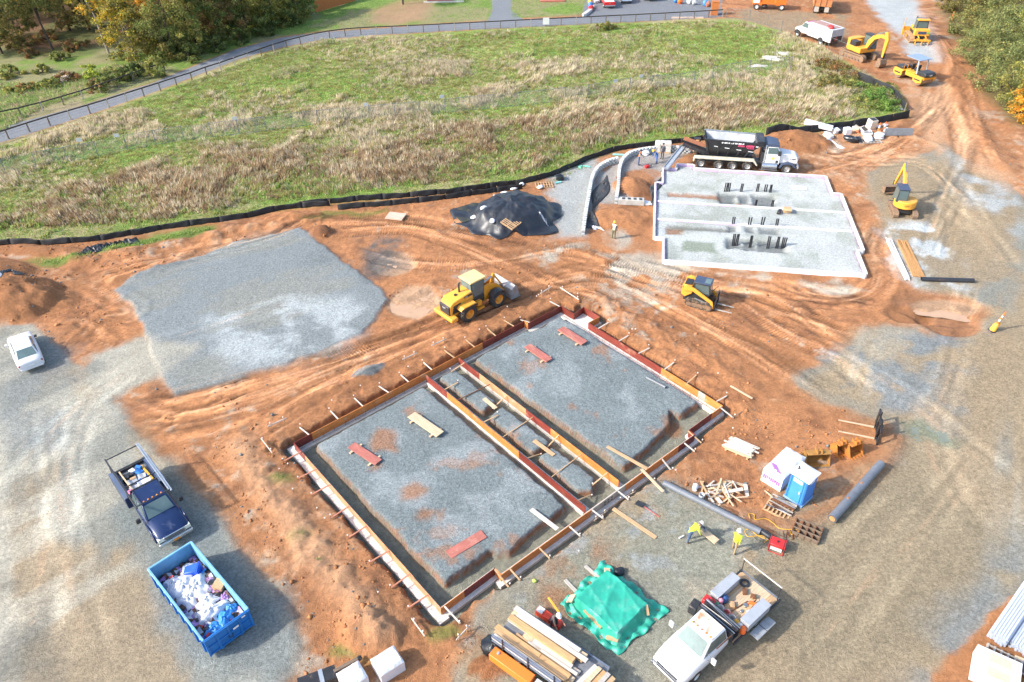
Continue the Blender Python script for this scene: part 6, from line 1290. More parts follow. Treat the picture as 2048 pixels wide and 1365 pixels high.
# ---------------------------------------------------------------- lumber truck at the bottom edge
p0, p1 = G(1030, 1225, 1.5), G(1215, 1350, 1.5); hd = math.atan2(p1.y - p0.y, p1.x - p0.x); c0_ = (G(1000, 1255, 1.3) + p0) / 2
r_ = placed('lumber_truck', 'flatbed truck loaded with lumber and an orange side tool box at the bottom edge', 'truck', world=(c0_.x, c0_.y), hd=hd); LT = r_
LTS = 1.0
MB().bb(-.1, 5.2, -1.1, 1.1, .80, .90).build('deck', DECK, r_)
for y in (-1.1, 1.1):
    MB().bb(-.1, 5.2, y - .04, y + .04, .91, 1.0).build('side_rail', mat('rail_blue_grey', (.16, .19, .25), .5, .2), r_)
for z in (1.25, 1.45): MB().bb(-.1, 5.2, -1.16, -1.1, z, z + .06).build('rack_rail', mat('rail_blue_grey', (.16, .19, .25), .5, .2), r_)
for x in (.6, 2.1, 3.6, 5.0): MB().bb(x - .03, x + .03, -1.20, -1.14, .8, 1.7).build('rack_post', CATK, r_)
tb = MB().bb(.2, 2.6, -1.75, -1.22, .35, .86).build('tool_box', mat('tool_box_orange', (.85, .20, .03), .4, 0, .06, 2, .05), r_, bevel=.03); MB().cyl((.55, -1.45, .86), (.55, -1.45, .93), .07, n=10).build('filler_cap', GREYBOX, tb)
tb2 = MB().bb(2.7, 5.0, -1.75, -1.22, .3, .7).build('tool_box', WHITE, r_, bevel=.03)
for s in (-1, 1): wheel(r_, 1.3, s * .8, .42, .3, s); wheel(r_, 3.9, s * .8, .42, .3, s)
for i in range(2): MB().bb(-.1, 5.2, -.5 + i * .9, -.4 + i * .9, .5, .8).build('frame_rail', CATK, r_)
LUM = [WOOD_L, WOOD, mat('lumber_honey', (.52, .31, .14), .7, 0, .25, 2, .1, .1, 60, stretch=(1, 8, 8)), WOOD_W, WOOD_GR]
nb = 0
for k, (y, w) in enumerate([(-.95, .28), (-.66, .2), (-.45, .28), (-.16, .14), (.0, .24), (.26, .3), (.58, .22), (.82, .26)]):
    for z in range(3 if y > .2 else 2):
        x0 = rng.uniform(-.35, .5) + (.9 if -.2 < y < .1 else 0); x1 = rng.uniform(3.6, 4.4)
        if y < .2 and rng.random() < .5:
            xm = rng.uniform(1.4, 2.4); segs = [(x0, xm), (xm + .02, x1)]
        else: segs = [(x0, x1)]
        for a, b in segs: on_truck('lumber_board', 'lumber board in the load on the flatbed at the bottom edge', 'board', MB().bb(a, b, y - w / 2, y + w / 2, 0, .09), rng.choice(LUM), 0, 0, .91 + z * .10 + (.1 if y > .2 else 0), rng.uniform(-.006, .006), .006, 'lumber on the bottom edge truck')
for k in range(5): on_truck('lumber_board', 'short crosswise board behind the lumber load at the bottom edge', 'board', MB().bb(-.11, .11, -.9, .7, 0, .12), LUM[(k * 2 + 3) % 5], 4.55 + k * .24, .1, .92 + .06 * (k % 2), -.12 + rng.uniform(-.04, .04), .006, 'crosswise boards on the bottom edge truck')
# red case behind the load
rcx = thing('red_tool_case', 'long red tool case on the ground behind the lumber load', 'case', g(1098, 1240), hd); MB().bb(-.75, .75, -.2, .2, 0, .35).build('shell', mat('case_red', (.75, .07, .03), .4), rcx, bevel=.03); MB().bb(-.7, -.35, -.16, .16, .352, .42).build('tray', WHITE, rcx); MB().bb(.1, .2, -.21, .21, .1, .36).build('strap', CATK, rcx)

# ---------------------------------------------------------------- wheel loader
rw, fwp = G(937, 641), G(995, 611); hd = math.atan2(fwp.y - rw.y, fwp.x - rw.x); lf = Vector((-math.sin(hd), math.cos(hd), 0)); wb = (fwp - rw).length
r_ = placed('wheel_loader', 'yellow wheel loader with cab driving beside the formed foundation', 'wheel loader', world=(rw + fwp) / 2 + lf * .95, hd=hd)
a_ = wb / 2
for x in (-a_, a_):
    for s in (-1, 1): wheel(r_, x, s * .95, .74, .55, s, CATY, .55, 18)
MB().prism([(-2.9, .75), (-2.95, 1.75), (-2.6, 2.0), (-.9, 2.25), (-.55, 2.25), (-.55, .8)], -.62, .62).build('engine_hood', CATP, r_, bevel=.06)
for s in (-1, 1):
    MB().panel([(-2.75, s * .625, 1.0), (-1.9, s * .625, 1.0), (-1.9, s * .625, 1.75), (-2.6, s * .625, 1.7)] if s < 0 else [(-2.75, s * .625, 1.0), (-2.6, s * .625, 1.7), (-1.9, s * .625, 1.75), (-1.9, s * .625, 1.0)], .012).build('side_grille', CATK, r_)
    MB().bb(-2.85, -.6, s * .635 - .012, s * .635 + .012, .8, 1.0).build('side_panel', CATY, r_)
    MB().prism([(-2.35, 1.35), (-2.1, 1.6), (-.9, 1.62), (-.7, 1.3), (-.82, 1.28), (-.98, 1.52), (-2.05, 1.5), (-2.25, 1.33)], s * .95 - .32, s * .95 + .32).build('fender', CATP, r_, bevel=.02)
    MB().bb(-2.32, -.75, s * 1.27 - .02, s * 1.27 + .02, 1.32, 1.5).build('fender_edge', CATK, r_)
    MB().bb(-.6, .1, s * .85 - .22, s * .85 + .22, .55, .7).build('step', CATY, r_, bevel=.02); MB().bb(-.5, -.05, s * .75 - .2, s * .75 + .2, .85, 1.25).build('side_tank', CATY, r_, bevel=.03)
MB().prism([(-3.02, .8), (-3.06, 1.7), (-2.93, 1.78), (-2.9, .75)], -.58, .58).build('radiator_grille', CATK, r_, bevel=.03)
text('label_text', 'CAT', .2, LETT, r_, (-3.075, 0, 1.5), (math.pi / 2, 0, -math.pi / 2))
MB().bb(-3.25, -2.6, -1.15, 1.15, .62, .95).build('counterweight', CATP, r_, bevel=.08)
MB().cyl((-1.45, .1, 2.1), (-1.45, .1, 2.75), .08, n=10).build('exhaust', CATK, r_); MB().cyl((-1.9, 0, 2.1), (-1.9, 0, 2.2), .12, n=10).build('air_cap', CATK, r_); MB().tube([(-1.45, .1, 2.7), (-1.45, .1, 2.9), (-1.3, .1, 3.0)], .07).build('exhaust_bend', CATK, r_)
cabin(r_, [(.45, -.62, 1.55), (.45, .62, 1.55), (-.72, .62, 1.55), (-.72, -.62, 1.55)], [(.5, -.62, 2.95), (.5, .62, 2.95), (-.85, .62, 2.95), (-.85, -.62, 2.95)], CATK, bevel=.03, back=GLASSL, inset=(.05, .95, .05, .93))
MB().bb(-.72, .45, -.64, .64, .85, 1.55).build('cab_base', CATK, r_, bevel=.04); MB().bb(-.95, .62, -.74, .74, 2.955, 3.10).build('roof', mat('pale_yellow_roof', (.82, .58, .24), .5, 0, .08, 2, .08), r_, bevel=.05)  # roof in a paler yellow than the hood
MB().bb(.2, 1.6, -.45, .45, .6, 1.15).build('front_frame', CATY, r_, bevel=.04)
for s in (-1, 1):
    MB().prism([(.55, 1.9), (.9, 2.1), (1.9, 1.75), (2.75, .75), (2.75, .45), (2.45, .45), (1.75, 1.25), (.7, 1.6)], s * .42 - .06, s * .42 + .06).build('lift_arm', CATY, r_, bevel=.02)
    MB().cyl((.7, s * .42, 1.1), (1.7, s * .42, 1.35), .07, n=8).build('lift_cylinder', STEEL, r_); MB().prism([(.45, 1.0), (.5, 2.05), (.9, 2.15), (1.15, 1.2)], s * .42 - .12, s * .42 - .07).build('tower', CATY, r_)
    MB().prism([(a_ + .82 * math.cos(t), .74 + .82 * math.sin(t)) for t in np.linspace(.6, 2.5, 8)] + [(a_ + .78 * math.cos(t), .74 + .78 * math.sin(t)) for t in np.linspace(2.5, .6, 8)], s * .95 - .3, s * .95 + .3).build('front_fender', CATK, r_)
MB().cyl((.75, 0, 1.95), (1.75, 0, 2.25), .08, n=8).build('tilt_cylinder', STEEL, r_); MB().prism([(1.6, 1.55), (1.85, 2.45), (2.05, 2.42), (1.95, 1.5)], -.1, .1).build('tilt_lever', CATY, r_); MB().beam((1.95, 0, 2.35), (2.75, 0, 1.1), .12, .12).build('tilt_link', CATY, r_)
prof = [(2.75, .15), (3.75, .08), (3.75, .13), (3.2, .2), (2.95, .45), (2.95, .95), (3.25, 1.3), (3.18, 1.35), (2.8, 1.05), (2.72, .5)]
bkt = MB().prism(prof, -1.25, 1.25).build('bucket', mat('bucket_grey', (.30, .32, .34), .5, .4, .25, 2, .25), r_)
for s in (-1, 1): MB().prism([(2.74, .15), (3.7, .09), (3.25, 1.3), (2.8, 1.05), (2.72, .5)], s * 1.25 - .03, s * 1.25 + .03).build('side_plate', mat('bucket_grey', (.30, .32, .34), .5, .4, .25, 2, .25), bkt)
MB().bb(-1.55, -.75, -.652, -.64, 1.95, 2.1).build('model_badge', CATK, r_); text('label_text', 'CAT', .13, LETT, r_, (-1.35, -.66, 2.02), (math.pi / 2, 0, 0)); MB().bb(-1.85, -1.6, -.652, -.636, 1.45, 1.65).build('green_badge', mat('green_badge', (.1, .5, .1), .5), r_)

# ---------------------------------------------------------------- crawler tracks helper
def crawler(par, x0, x1, y, w, r, m, name='track', z0=0.0, rear_up=0.0, gr=.03):
    n = 8; pts = [(x1 + r * math.cos(t), r + r * math.sin(t)) for t in np.linspace(-math.pi / 2, math.pi / 2, n)] + [(x0 + r * math.cos(t), r + rear_up + (r * math.sin(t) if rear_up == 0 else r * math.sin(t))) for t in np.linspace(math.pi / 2, 3 * math.pi / 2, n)]
    dense = []
    for i in range(len(pts)):
        a, b = pts[i], pts[(i + 1) % len(pts)]; L = math.hypot(b[0] - a[0], b[1] - a[1]); k = max(1, int(L / .09))
        dense += [(a[0] + (b[0] - a[0]) * j / k, a[1] + (b[1] - a[1]) * j / k) for j in range(k)]
    cx, cz = (x0 + x1) / 2, r
    out = []
    for i, p in enumerate(dense):
        dx, dz = p[0] - min(max(p[0], x0), x1), p[1] - cz; l = math.hypot(dx, dz) + 1e-6; k = gr if i % 2 else 0
        out.append((p[0] + dx / l * k, p[1] + dz / l * k))
    mb = MB(); n = len(out); inner = [(cx + (p[0] - cx) * .93, cz + (p[1] - cz) * .72) for p in dense]
    vs = [(p[0], y - w / 2, p[1] + z0) for p in out] + [(p[0], y + w / 2, p[1] + z0) for p in out] + [(p[0], y - w / 2, p[1] + z0) for p in inner] + [(p[0], y + w / 2, p[1] + z0) for p in inner]
    fs = []
    for i in range(n):
        j = (i + 1) % n; fs += [(i, j, n + j, n + i), (2 * n + i, 3 * n + i, 3 * n + j, 2 * n + j), (i, 2 * n + i, 2 * n + j, j), (n + i, n + j, 3 * n + j, 3 * n + i)]
    o = mb.add(vs, fs).build(name, m, par, smooth=None)
    MB().bb(x0, x1, y - w * .35, y + w * .35, r * .5 + z0, r * 1.5 + z0).build('track_frame', TRK, o)
    k = max(3, int((x1 - x0) / .45))
    for i in range(k + 1):
        x = x0 + (x1 - x0) * i / k; rr_ = r * .72 if i in (0, k) else r * .4; z = r if i in (0, k) else r * .55
        MB().cyl((x, y - w * .46, z + z0), (x, y + w * .46, z + z0), rr_, n=12).build('roller', TRK, o)
    return o

# ---------------------------------------------------------------- compact track loader
a, b = G(1372, 611), G(1420, 622); hd = math.atan2(b.y - a.y, b.x - a.x); lf = Vector((-math.sin(hd), math.cos(hd), 0))
r_ = placed('track_loader', 'yellow compact track loader with dark cab and pallet forks on the red soil', 'track loader', world=(a + b) / 2 + lf * .75, hd=hd)
for s in (-1, 1):
    crawler(r_, -.78, .78, s * .72, .40, .30, TRKK, rear_up=.12)
    MB().prism([(-1.35, 1.75), (-1.15, 1.95), (-.5, 1.75), (1.05, .85), (1.2, .25), (1.0, .2), (.85, .7), (-.6, 1.45), (-1.3, 1.4)], s * .74 - .07, s * .74 + .07).build('lift_arm', CATP, r_, bevel=.02)
    MB().prism([(-1.5, .95), (-1.45, 1.85), (-.75, 1.85), (-.65, 1.2), (-1.2, .75)], s * .62 - .05, s * .62 + .05).build('side_tower', CATP, r_, bevel=.02); MB().cyl((-.4, s * .74, .85), (.75, s * .74, .55), .05, n=8).build('lift_cylinder', STEEL, r_)
    MB().bb(-1.42, -.78, s * .73 - .006, s * .73 + .006, 1.6, 1.72).build('model_badge', CATK, r_)
MB().bb(-1.35, .65, -.5, .5, .35, 1.25).build('chassis', CATK, r_, bevel=.04); MB().prism([(-1.5, .9), (-1.45, 1.7), (-.7, 1.75), (-.7, .9)], -.5, .5).build('engine_cover', CATY, r_, bevel=.04); MB().bb(-1.35, -.8, -.4, .4, 1.76, 1.82).build('radiator_screen', CATK, r_)
text('label_text', 'CAT', .1, LETT, r_, (-1.2, -.745, 1.66), (math.pi / 2, 0, 0))
cabin(r_, [(.75, -.48, 1.15), (.75, .48, 1.15), (-.6, .48, 1.15), (-.6, -.48, 1.15)], [(.62, -.48, 2.1), (.62, .48, 2.1), (-.6, .48, 2.1), (-.6, -.48, 2.1)], CATK, bevel=.03); rf = MB().bb(-.66, .7, -.54, .54, 2.105, 2.18).build('roof', CATN, r_, bevel=.03); MB().bb(.15, .6, -.35, .35, 2.182, 2.19).build('skylight', GLASSL, rf)
MB().tube([(.75, .2, 1.2), (1.15, .3, 1.75), (1.3, .35, 1.2), (1.25, .3, .6)], .025).build('hose', CATK, r_)
ff = MB().bb(1.2, 1.3, -.75, .75, .1, .25).build('fork_carriage', CATK, r_); MB().bb(1.2, 1.3, -.75, .75, .75, .88).build('carriage_bar', CATK, ff)
for y in (-.7, -.4, .4, .7): MB().bb(1.21, 1.29, y - .04, y + .04, .1, 1.0).build('carriage_post', CATK, ff)
for y in (-.5, .35): MB().hexa([(1.3, y - .06, .06), (2.6, y - .04, .06), (2.6, y + .04, .06), (1.3, y + .06, .06)], [(1.3, y - .06, .13), (2.6, y - .04, .09), (2.6, y + .04, .09), (1.3, y + .06, .13)]).build('fork_tine', WOOD_GR, ff)

# ---------------------------------------------------------------- mini excavator
c_ = G(1808, 436); hd = R(79)
r_ = placed('mini_excavator', 'yellow mini excavator with a dark cab on the stone yard', 'excavator', world=c_ + Vector((math.cos(hd), math.sin(hd), 0)) * 1.0, hd=hd)
for s in (-1, 1): crawler(r_, -1.05, 1.05, s * .85, .42, .3, TRK)
MB().bb(-.7, .7, -.65, .65, .25, .55).build('undercarriage', CATK, r_); MB().cyl((0, 0, .55), (0, 0, .72), .5, n=20).build('swing_ring', CATK, r_)
MB().bb(1.5, 1.62, -1.0, 1.0, .05, .45).build('dozer_blade', CATK, r_, bevel=.03); [MB().beam((1.5, s * .5, .25), (.6, s * .5, .35), .1, .12).build('blade_arm', CATK, r_) for s in (-1, 1)]
up = MB().prism([(1.0 * math.cos(t) * (1 if abs(math.cos(t)) < .95 else 1), 1.0 * math.sin(t)) for t in np.linspace(.9, 2 * math.pi - .9, 22)], .74, 1.45, 'xy').build('upper_body', CATP, r_, bevel=.07)
MB().bb(-.05, 1.0, -.95, .0, .74, 1.0).build('side_deck', CATP, up, bevel=.03)
cabin(r_, [(.95, .02, 1.0), (.95, .98, 1.0), (-.55, .98, 1.3), (-.55, .02, 1.3)], [(.75, .06, 2.5), (.75, .94, 2.5), (-.5, .94, 2.5), (-.5, .06, 2.5)], CATK, bevel=.03, inset=(.06, .94, .06, .94)); MB().bb(-.58, .85, .0, 1.0, 2.505, 2.58).build('roof', CATN, r_, bevel=.03)
text('label_text', 'CAT', .22, CATK, r_, (-1.03, .1, 1.15), (math.pi / 2, 0, -math.pi / 2))
sw_ = R(10); tip = G(1782, 384, .3); loc = Vector((tip.x - r_.location.x, tip.y - r_.location.y, 0)); tx = loc.x * math.cos(-hd) - loc.y * math.sin(-hd); ty = loc.x * math.sin(-hd) + loc.y * math.cos(-hd)
b0 = Vector((1.05, -.2, .95)); dirb = Vector((tx - b0.x, ty - b0.y, 0)); reach = dirb.length; dirb.normalize(); ang = math.atan2(dirb.y, dirb.x)
bm_ = bpy.data.objects.new('boom', None)
def arm(par, name, poly, w, m, bevel=.02):
    o = MB().prism(poly, -w / 2, w / 2).build(name, m, par, tuple(b0), (0, 0, ang), bevel=bevel); return o
arm(r_, 'boom', [(0, -.15), (.35, .8), (1.0, 1.9), (1.7, 2.55), (1.85, 2.4), (1.2, 1.6), (.6, .5), (.25, -.15)], .26, CATP)
arm(r_, 'stick', [(1.55, 2.7), (1.85, 2.8), (reach * .93, .35), (reach * .93 - .15, .25), (1.75, 2.2)], .2, CATP)
arm(r_, 'boom_cylinder', [(.45, .1), (.6, .05), (1.55, 1.8), (1.4, 1.85)], .12, STEEL, 0); arm(r_, 'stick_cylinder', [(1.15, 2.25), (1.75, 2.95), (1.85, 2.88), (1.25, 2.15)], .1, STEEL, 0); arm(r_, 'bucket_link', [(reach * .9, .7), (reach * .98, .6), (reach, .1), (reach * .92, .2)], .18, CATK, 0)
bko = MB().prism([(reach - .25, -.75), (reach + .45, -.85), (reach + .5, -.45), (reach + .3, -.1), (reach - .2, -.05), (reach - .12, -.14), (reach + .22, -.22), (reach + .36, -.5), (reach + .3, -.75), (reach - .22, -.68)], -.75, .75).build('bucket', TRK, r_, tuple(b0), (0, 0, ang))
for s in (-1, 1): MB().prism([(reach - .25, -.75), (reach + .45, -.85), (reach + .5, -.45), (reach + .3, -.1), (reach - .2, -.05)], s * .75 - .02, s * .75 + .02).build('side_plate', TRK, bko)

# ---------------------------------------------------------------- tracked excavator
c_ = G(1716, 116); hd = heading((1712, 116), (1768, 140)); thd = R(-64)
r_ = placed('tracked_excavator', 'yellow tracked excavator with its boom folded down by the white service truck', 'excavator', world=c_, hd=hd); r_.scale = (1.14,) * 3
cr_ = []
for s in (-1, 1):
    o = crawler(r_, -1.5, 1.5, s * 1.05, .55, .42, TRK); o.rotation_euler = (0, 0, thd - hd)
MB().cyl((0, 0, .6), (0, 0, 1.0), .7, n=20).build('swing_ring', CATK, r_); MB().bb(-1.0, 1.0, -.8, .8, .4, .8).build('undercarriage', CATK, r_)
up = MB().prism([(1.3, -1.2), (1.3, 1.2), (-.9, 1.25), (-1.5, .9), (-1.75, 0), (-1.5, -.9), (-.9, -1.25)], 1.0, 1.6, 'xy').build('upper_deck', CATP, r_, bevel=.05); MB().prism([(-.7, -1.2), (-.7, 1.2), (-1.0, 1.2), (-1.55, .85), (-1.75, 0), (-1.55, -.85), (-1.0, -1.2)], 1.6, 2.25, 'xy').build('counterweight', CATP, up, bevel=.08); MB().bb(-.7, .3, -1.2, -.4, 1.6, 2.15).build('engine_cover', CATK, up, bevel=.04); MB().bb(-.7, -.2, -.35, .25, 1.6, 2.1).build('engine_cover', CATY, up, bevel=.04)
cabin(r_, [(1.35, .35, 1.35), (1.35, 1.2, 1.35), (-.15, 1.2, 1.35), (-.15, .35, 1.35)], [(1.1, .38, 2.85), (1.1, 1.17, 2.85), (-.15, 1.17, 2.85), (-.15, .38, 2.85)], CATK, bevel=.03, inset=(.06, .94, .05, .95)); MB().bb(-.2, 1.2, .33, 1.22, 2.855, 2.92).build('roof', CATK, r_, bevel=.03)
b0 = Vector((.9, -.05, 1.6)); ang = 0.0
arm(r_, 'boom', [(0, -.1), (.25, .9), (1.0, 1.7), (2.2, 2.05), (3.1, 1.9), (3.1, 1.65), (2.2, 1.65), (1.25, 1.2), (.6, .3), (.3, -.2)], .38, CATP); arm(r_, 'boom_cylinder', [(.4, -.2), (.55, -.25), (1.6, 1.3), (1.45, 1.4)], .14, CATK, 0)
arm(r_, 'stick', [(2.6, 2.4), (3.0, 2.5), (3.35, 1.7), (3.2, -.4), (2.95, -.4), (2.85, 1.6)], .3, CATP); arm(r_, 'stick_cylinder', [(1.3, 1.95), (2.6, 2.5), (2.7, 2.38), (1.4, 1.8)], .14, STEEL, 0); arm(r_, 'bucket_link', [(2.9, .2), (3.3, .1), (3.2, -.7), (2.8, -.6)], .24, CATK, 0)
bko = MB().prism([(2.6, -1.55), (2.75, -1.62), (3.35, -1.5), (3.5, -1.1), (3.35, -.6), (2.85, -.5), (2.9, -.6), (3.25, -.7), (3.35, -1.1), (3.2, -1.4)], -.45, .45).build('bucket', TRK, r_, tuple(b0)); [MB().prism([(2.6, -1.55), (3.35, -1.5), (3.5, -1.1), (3.35, -.6), (2.85, -.5)], s * .45 - .02, s * .45 + .02).build('side_plate', TRK, bko) for s in (-1, 1)]
text('label_text', 'CAT', .25, CATK, r_, (2.0, -.25, 3.3), (math.pi / 2, 0, 0))

# ---------------------------------------------------------------- tandem roller
hd = heading((1850, 174), (1798, 152)); c_ = (G(1850, 172) + G(1798, 152)) / 2
r_ = placed('road_roller', 'yellow tandem road roller with a flat grey canopy on the haul road', 'road roller', world=c_, hd=hd)
DRUM = mat('roller_drum', (.36, .27, .2), .4, .5, .2, 2, .3)
for x in (-1.75, 1.75): MB().lathe([(-.95, .001), (-.95, .55), (-.93, .62), (.93, .62), (.95, .55), (.95, .001)], (x, 0, .62), (0, 1, 0), 28).build('drum', DRUM, r_)
for x, s2 in ((-1.75, -1), (1.75, 1)):
    for s in (-1, 1): MB().prism([(x - .75, .55), (x - .75, 1.05), (x + .75, 1.05), (x + .75, .55), (x + .15, .35), (x - .15, .35)], s * 1.05 - .06, s * 1.05 + .06).build('drum_yoke', CATP, r_, bevel=.02); MB().bb(x - .5, x + .5, s * 1.115 - .004, s * 1.115 + .004, .68, .86).build('side_badge', CATK, r_)
    MB().bb(x - .8, x + .8, -1.0, 1.0, 1.06, 1.2).build('drum_cover', CATP, r_, bevel=.03)
MB().prism([(-2.65, 1.2), (-2.75, 1.5), (-2.5, 1.75), (-1.3, 1.75), (-1.2, 1.2)], -.85, .85).build('engine_hood', CATK, r_, bevel=.08); text('label_text', 'CAT', .25, LETT, r_, (-2.78, 0, 1.45), (math.pi / 2 - .3, 0, -math.pi / 2)); MB().bb(-2.75, -2.6, -1.05, 1.05, .95, 1.15).build('rear_bumper', CATY, r_, bevel=.02)
MB().prism([(1.2, 1.2), (1.25, 1.55), (2.4, 1.55), (2.55, 1.2)], -.8, .8).build('water_tank', CATK, r_, bevel=.08); MB().bb(-.7, .9, -.6, .6, .6, 1.3).build('centre_frame', CATP, r_, bevel=.04); MB().bb(-1.1, .6, -.85, .85, 1.28, 1.36).build('operator_deck', CATP, r_)
MB().bb(-.55, -.05, -.3, .3, 1.36, 1.75).build('seat', CATK, r_, bevel=.05); MB().bb(-.65, -.5, -.3, .3, 1.7, 2.2).build('seat_back', CATK, r_, bevel=.05); MB().bb(.3, .45, -.3, .3, 1.36, 2.1).build('console', CATK, r_, bevel=.03); MB().lathe([(0, .17), (.03, .2), (.06, .17), (.03, .15), (0, .17)], (.2, 0, 2.1), (-.5, 0, 1), 14).build('steering_wheel', CATK, r_)
CANOP = mat('canopy_grey_blue', (.22, .30, .42), .5, 0, .1, 2); POSTG = mat('rops_grey', (.45, .52, .55), .5, 0, .1, 2)
for s in (-1, 1):
    MB().beam((-1.15, s * .8, 1.3), (-.9, s * .75, 3.0), .12, .12).build('canopy_post', POSTG, r_); MB().tube([(.55, s * .8, 1.36), (.55, s * .8, 2.0), (1.1, s * .8, 2.0), (1.1, s * .8, 1.3)], .03).build('hand_rail', CATY, r_)
MB().bb(-1.3, 1.1, -1.0, 1.0, 3.0, 3.08).build('canopy', CANOP, r_, bevel=.03)

# ---------------------------------------------------------------- bulldozer
c_ = G(1834, 84); hd = R(80)
r_ = placed('bulldozer', 'yellow bulldozer seen from behind with a ripper on the stone road', 'bulldozer', world=c_ + Vector((math.cos(hd), math.sin(hd), 0)) * .8, hd=hd)
for s in (-1, 1): crawler(r_, -1.3, 1.5, s * 1.05, .6, .48, mat('dirty_track', (.42, .25, .13), .8, 0, .25, 4, .4))
MB().bb(-1.7, 1.9, -.7, .7, .5, 1.3).build('chassis', CATK, r_); MB().prism([(.2, 1.2), (.2, 2.0), (2.1, 1.75), (2.15, 1.1)], -.6, .6).build('engine_hood', CATP, r_, bevel=.05); MB().prism([(-2.0, 1.15), (-2.05, 2.0), (-1.3, 2.1), (-1.2, 1.15)], -1.05, 1.05).build('fuel_tank', CATP, r_, bevel=.06)
text('label_text', 'CAT', .3, LETT, r_, (-2.06, .1, 1.6), (math.pi / 2, 0, -math.pi / 2)); MB().bb(-2.065, -2.05, -.55, .62, 1.42, 1.8).build('badge', CATN, r_); MB().bb(-2.075, -2.05, -.85, -.65, 1.5, 1.75).build('green_badge', mat('green_badge', (.1, .5, .1), .5), r_)
cabin(r_, [(.25, -.85, 1.7), (.25, .85, 1.7), (-1.25, .85, 1.95), (-1.25, -.85, 1.95)], [(.1, -.7, 3.1), (.1, .7, 3.1), (-1.15, .72, 3.1), (-1.15, -.72, 3.1)], CATK, bevel=.03, inset=(.08, .92, .08, .92)); MB().bb(-.6, .3, -.8, .8, 3.105, 3.2).build('roof', CATN, r_, bevel=.03); MB().bb(-1.35, -.6, -.85, .85, 3.12, 3.3).build('rops_bar', CATP, r_, bevel=.04); MB().cyl((1.2, .3, 1.9), (1.2, .3, 3.2), .07, n=8).build('exhaust', CATK, r_)
rp = MB().bb(-3.0, -2.8, -1.15, 1.15, .65, .9).build('ripper_bar', CATP, r_, bevel=.02)
for y in (-.9, 0, .9): MB().prism([(-3.02, .9), (-2.78, .9), (-2.75, .4), (-3.0, .1), (-3.05, .4)], y - .05, y + .05).build('ripper_shank', CATP, rp)
for s in (-1, 1):
    for z in (.75, 1.25): MB().beam((-2.85, s * .5, .8 if z < 1 else 1.0), (-2.0, s * .5, z), .12, .14).build('ripper_link', CATP, rp)
    MB().beam((2.7, s * .95, .5), (.2, s * 1.42, .5), .14, .2).build('push_arm', CATY, r_); MB().cyl((1.9, s * .4, 1.6), (2.7, s * .4, .9), .06, n=8).build('blade_cylinder', STEEL, r_)
MB().prism([(2.75, .05), (2.95, .5), (2.8, 1.2), (2.68, 1.2), (2.8, .5), (2.6, .05)], -1.5, 1.5).build('blade', CATP, r_); MB().bb(2.68, 2.75, .55, 1.4, 1.2, 1.28).build('blade_stay', CATP, r_); MB().beam((2.6, 1.45, .3), (2.6, 1.45, 2.5), .07, .07).build('mast', CATP, r_)

# ---------------------------------------------------------------- white service truck
hd = heading((1662, 96), (1580, 66)); c_ = (G(1662, 96) + G(1580, 72)) / 2; lf = Vector((-math.sin(hd), math.cos(hd), 0))
r_ = placed('service_truck', 'white service truck with a red cap and brown roof hatch by the meadow fence', 'truck', world=c_ - lf * 1.1, hd=hd)
MB().bb(-3.9, .9, -1.2, 1.2, .75, 2.6).build('service_body', CARW, r_, bevel=.05); MB().bb(-3.6, .7, -.8, .8, 2.605, 2.64).build('roof_panel', mat('roof_brown', (.36, .22, .19), .7, 0, .2, 2), r_); MB().bb(-2.6, -1.9, -.4, .4, 2.645, 2.66).build('hatch', CATK, r_)
MB().blob((-3.2, .9, 2.8), .45, .4, .3, .15, 9, 6, 3).build('red_cover', RED, r_); MB().bb(-3.92, -3.89, -1.1, 1.1, 1.6, 2.5).build('rear_panel', mat('rear_grey', (.45, .46, .48), .5), r_); MB().bb(-3.93, -3.89, -1.0, 1.0, .8, 1.55).build('pump_bay', CATK, r_); MB().lathe([(0, .3), (.1, .3)], (-3.95, .2, 1.2), (1, 0, 0), 14, True).build('hose_reel', mat('reel_red', (.35, .08, .05), .6), r_)
for x in (-3.4, -2.2, -1.0, .2): MB().bb(x - .012, x + .012, 1.2, 1.212, 1.0, 2.4).build('door_seam', CATK, r_); 
for z in (2.1,): MB().bb(-3.6, .6, 1.2, 1.214, z, z + .03).build('seam', CATK, r_)
carbody(r_, [(1.05, .95, .7, 1.5, .0), (2.2, .97, .65, 1.5, .0), (2.9, .96, .65, 1.45, .05), (3.6, .9, .7, 1.25, .05), (3.85, .8, .75, 1.1, .0)], CARW); cabin(r_, [(2.75, -.85, 1.5), (2.75, .85, 1.5), (1.05, .88, 1.5), (1.05, -.88, 1.5)], [(2.1, -.75, 2.3), (2.1, .75, 2.3), (1.1, .78, 2.3), (1.1, -.78, 2.3)], CARW, bevel=.05)
MB().bb(1.4, 1.7, -.7, .7, 2.31, 2.45).build('light_bar', mat('light_bar', (.4, .1, .25), .4), r_, bevel=.03)
for x in (2.9, -2.0):
    for s in (-1, 1): wheel(r_, x, s * .98, .48, .34, s, mat('white_rim', (.7, .7, .7), .5))
    MB().prism([(x + .62 * math.cos(t), .5 + .62 * math.sin(t)) for t in np.linspace(0, math.pi, 10)], 1.19, 1.215).build('wheel_arch', CATK, r_)
MB().bb(-3.9, 3.0, -.4, .4, .5, .75).build('frame', CATK, r_)

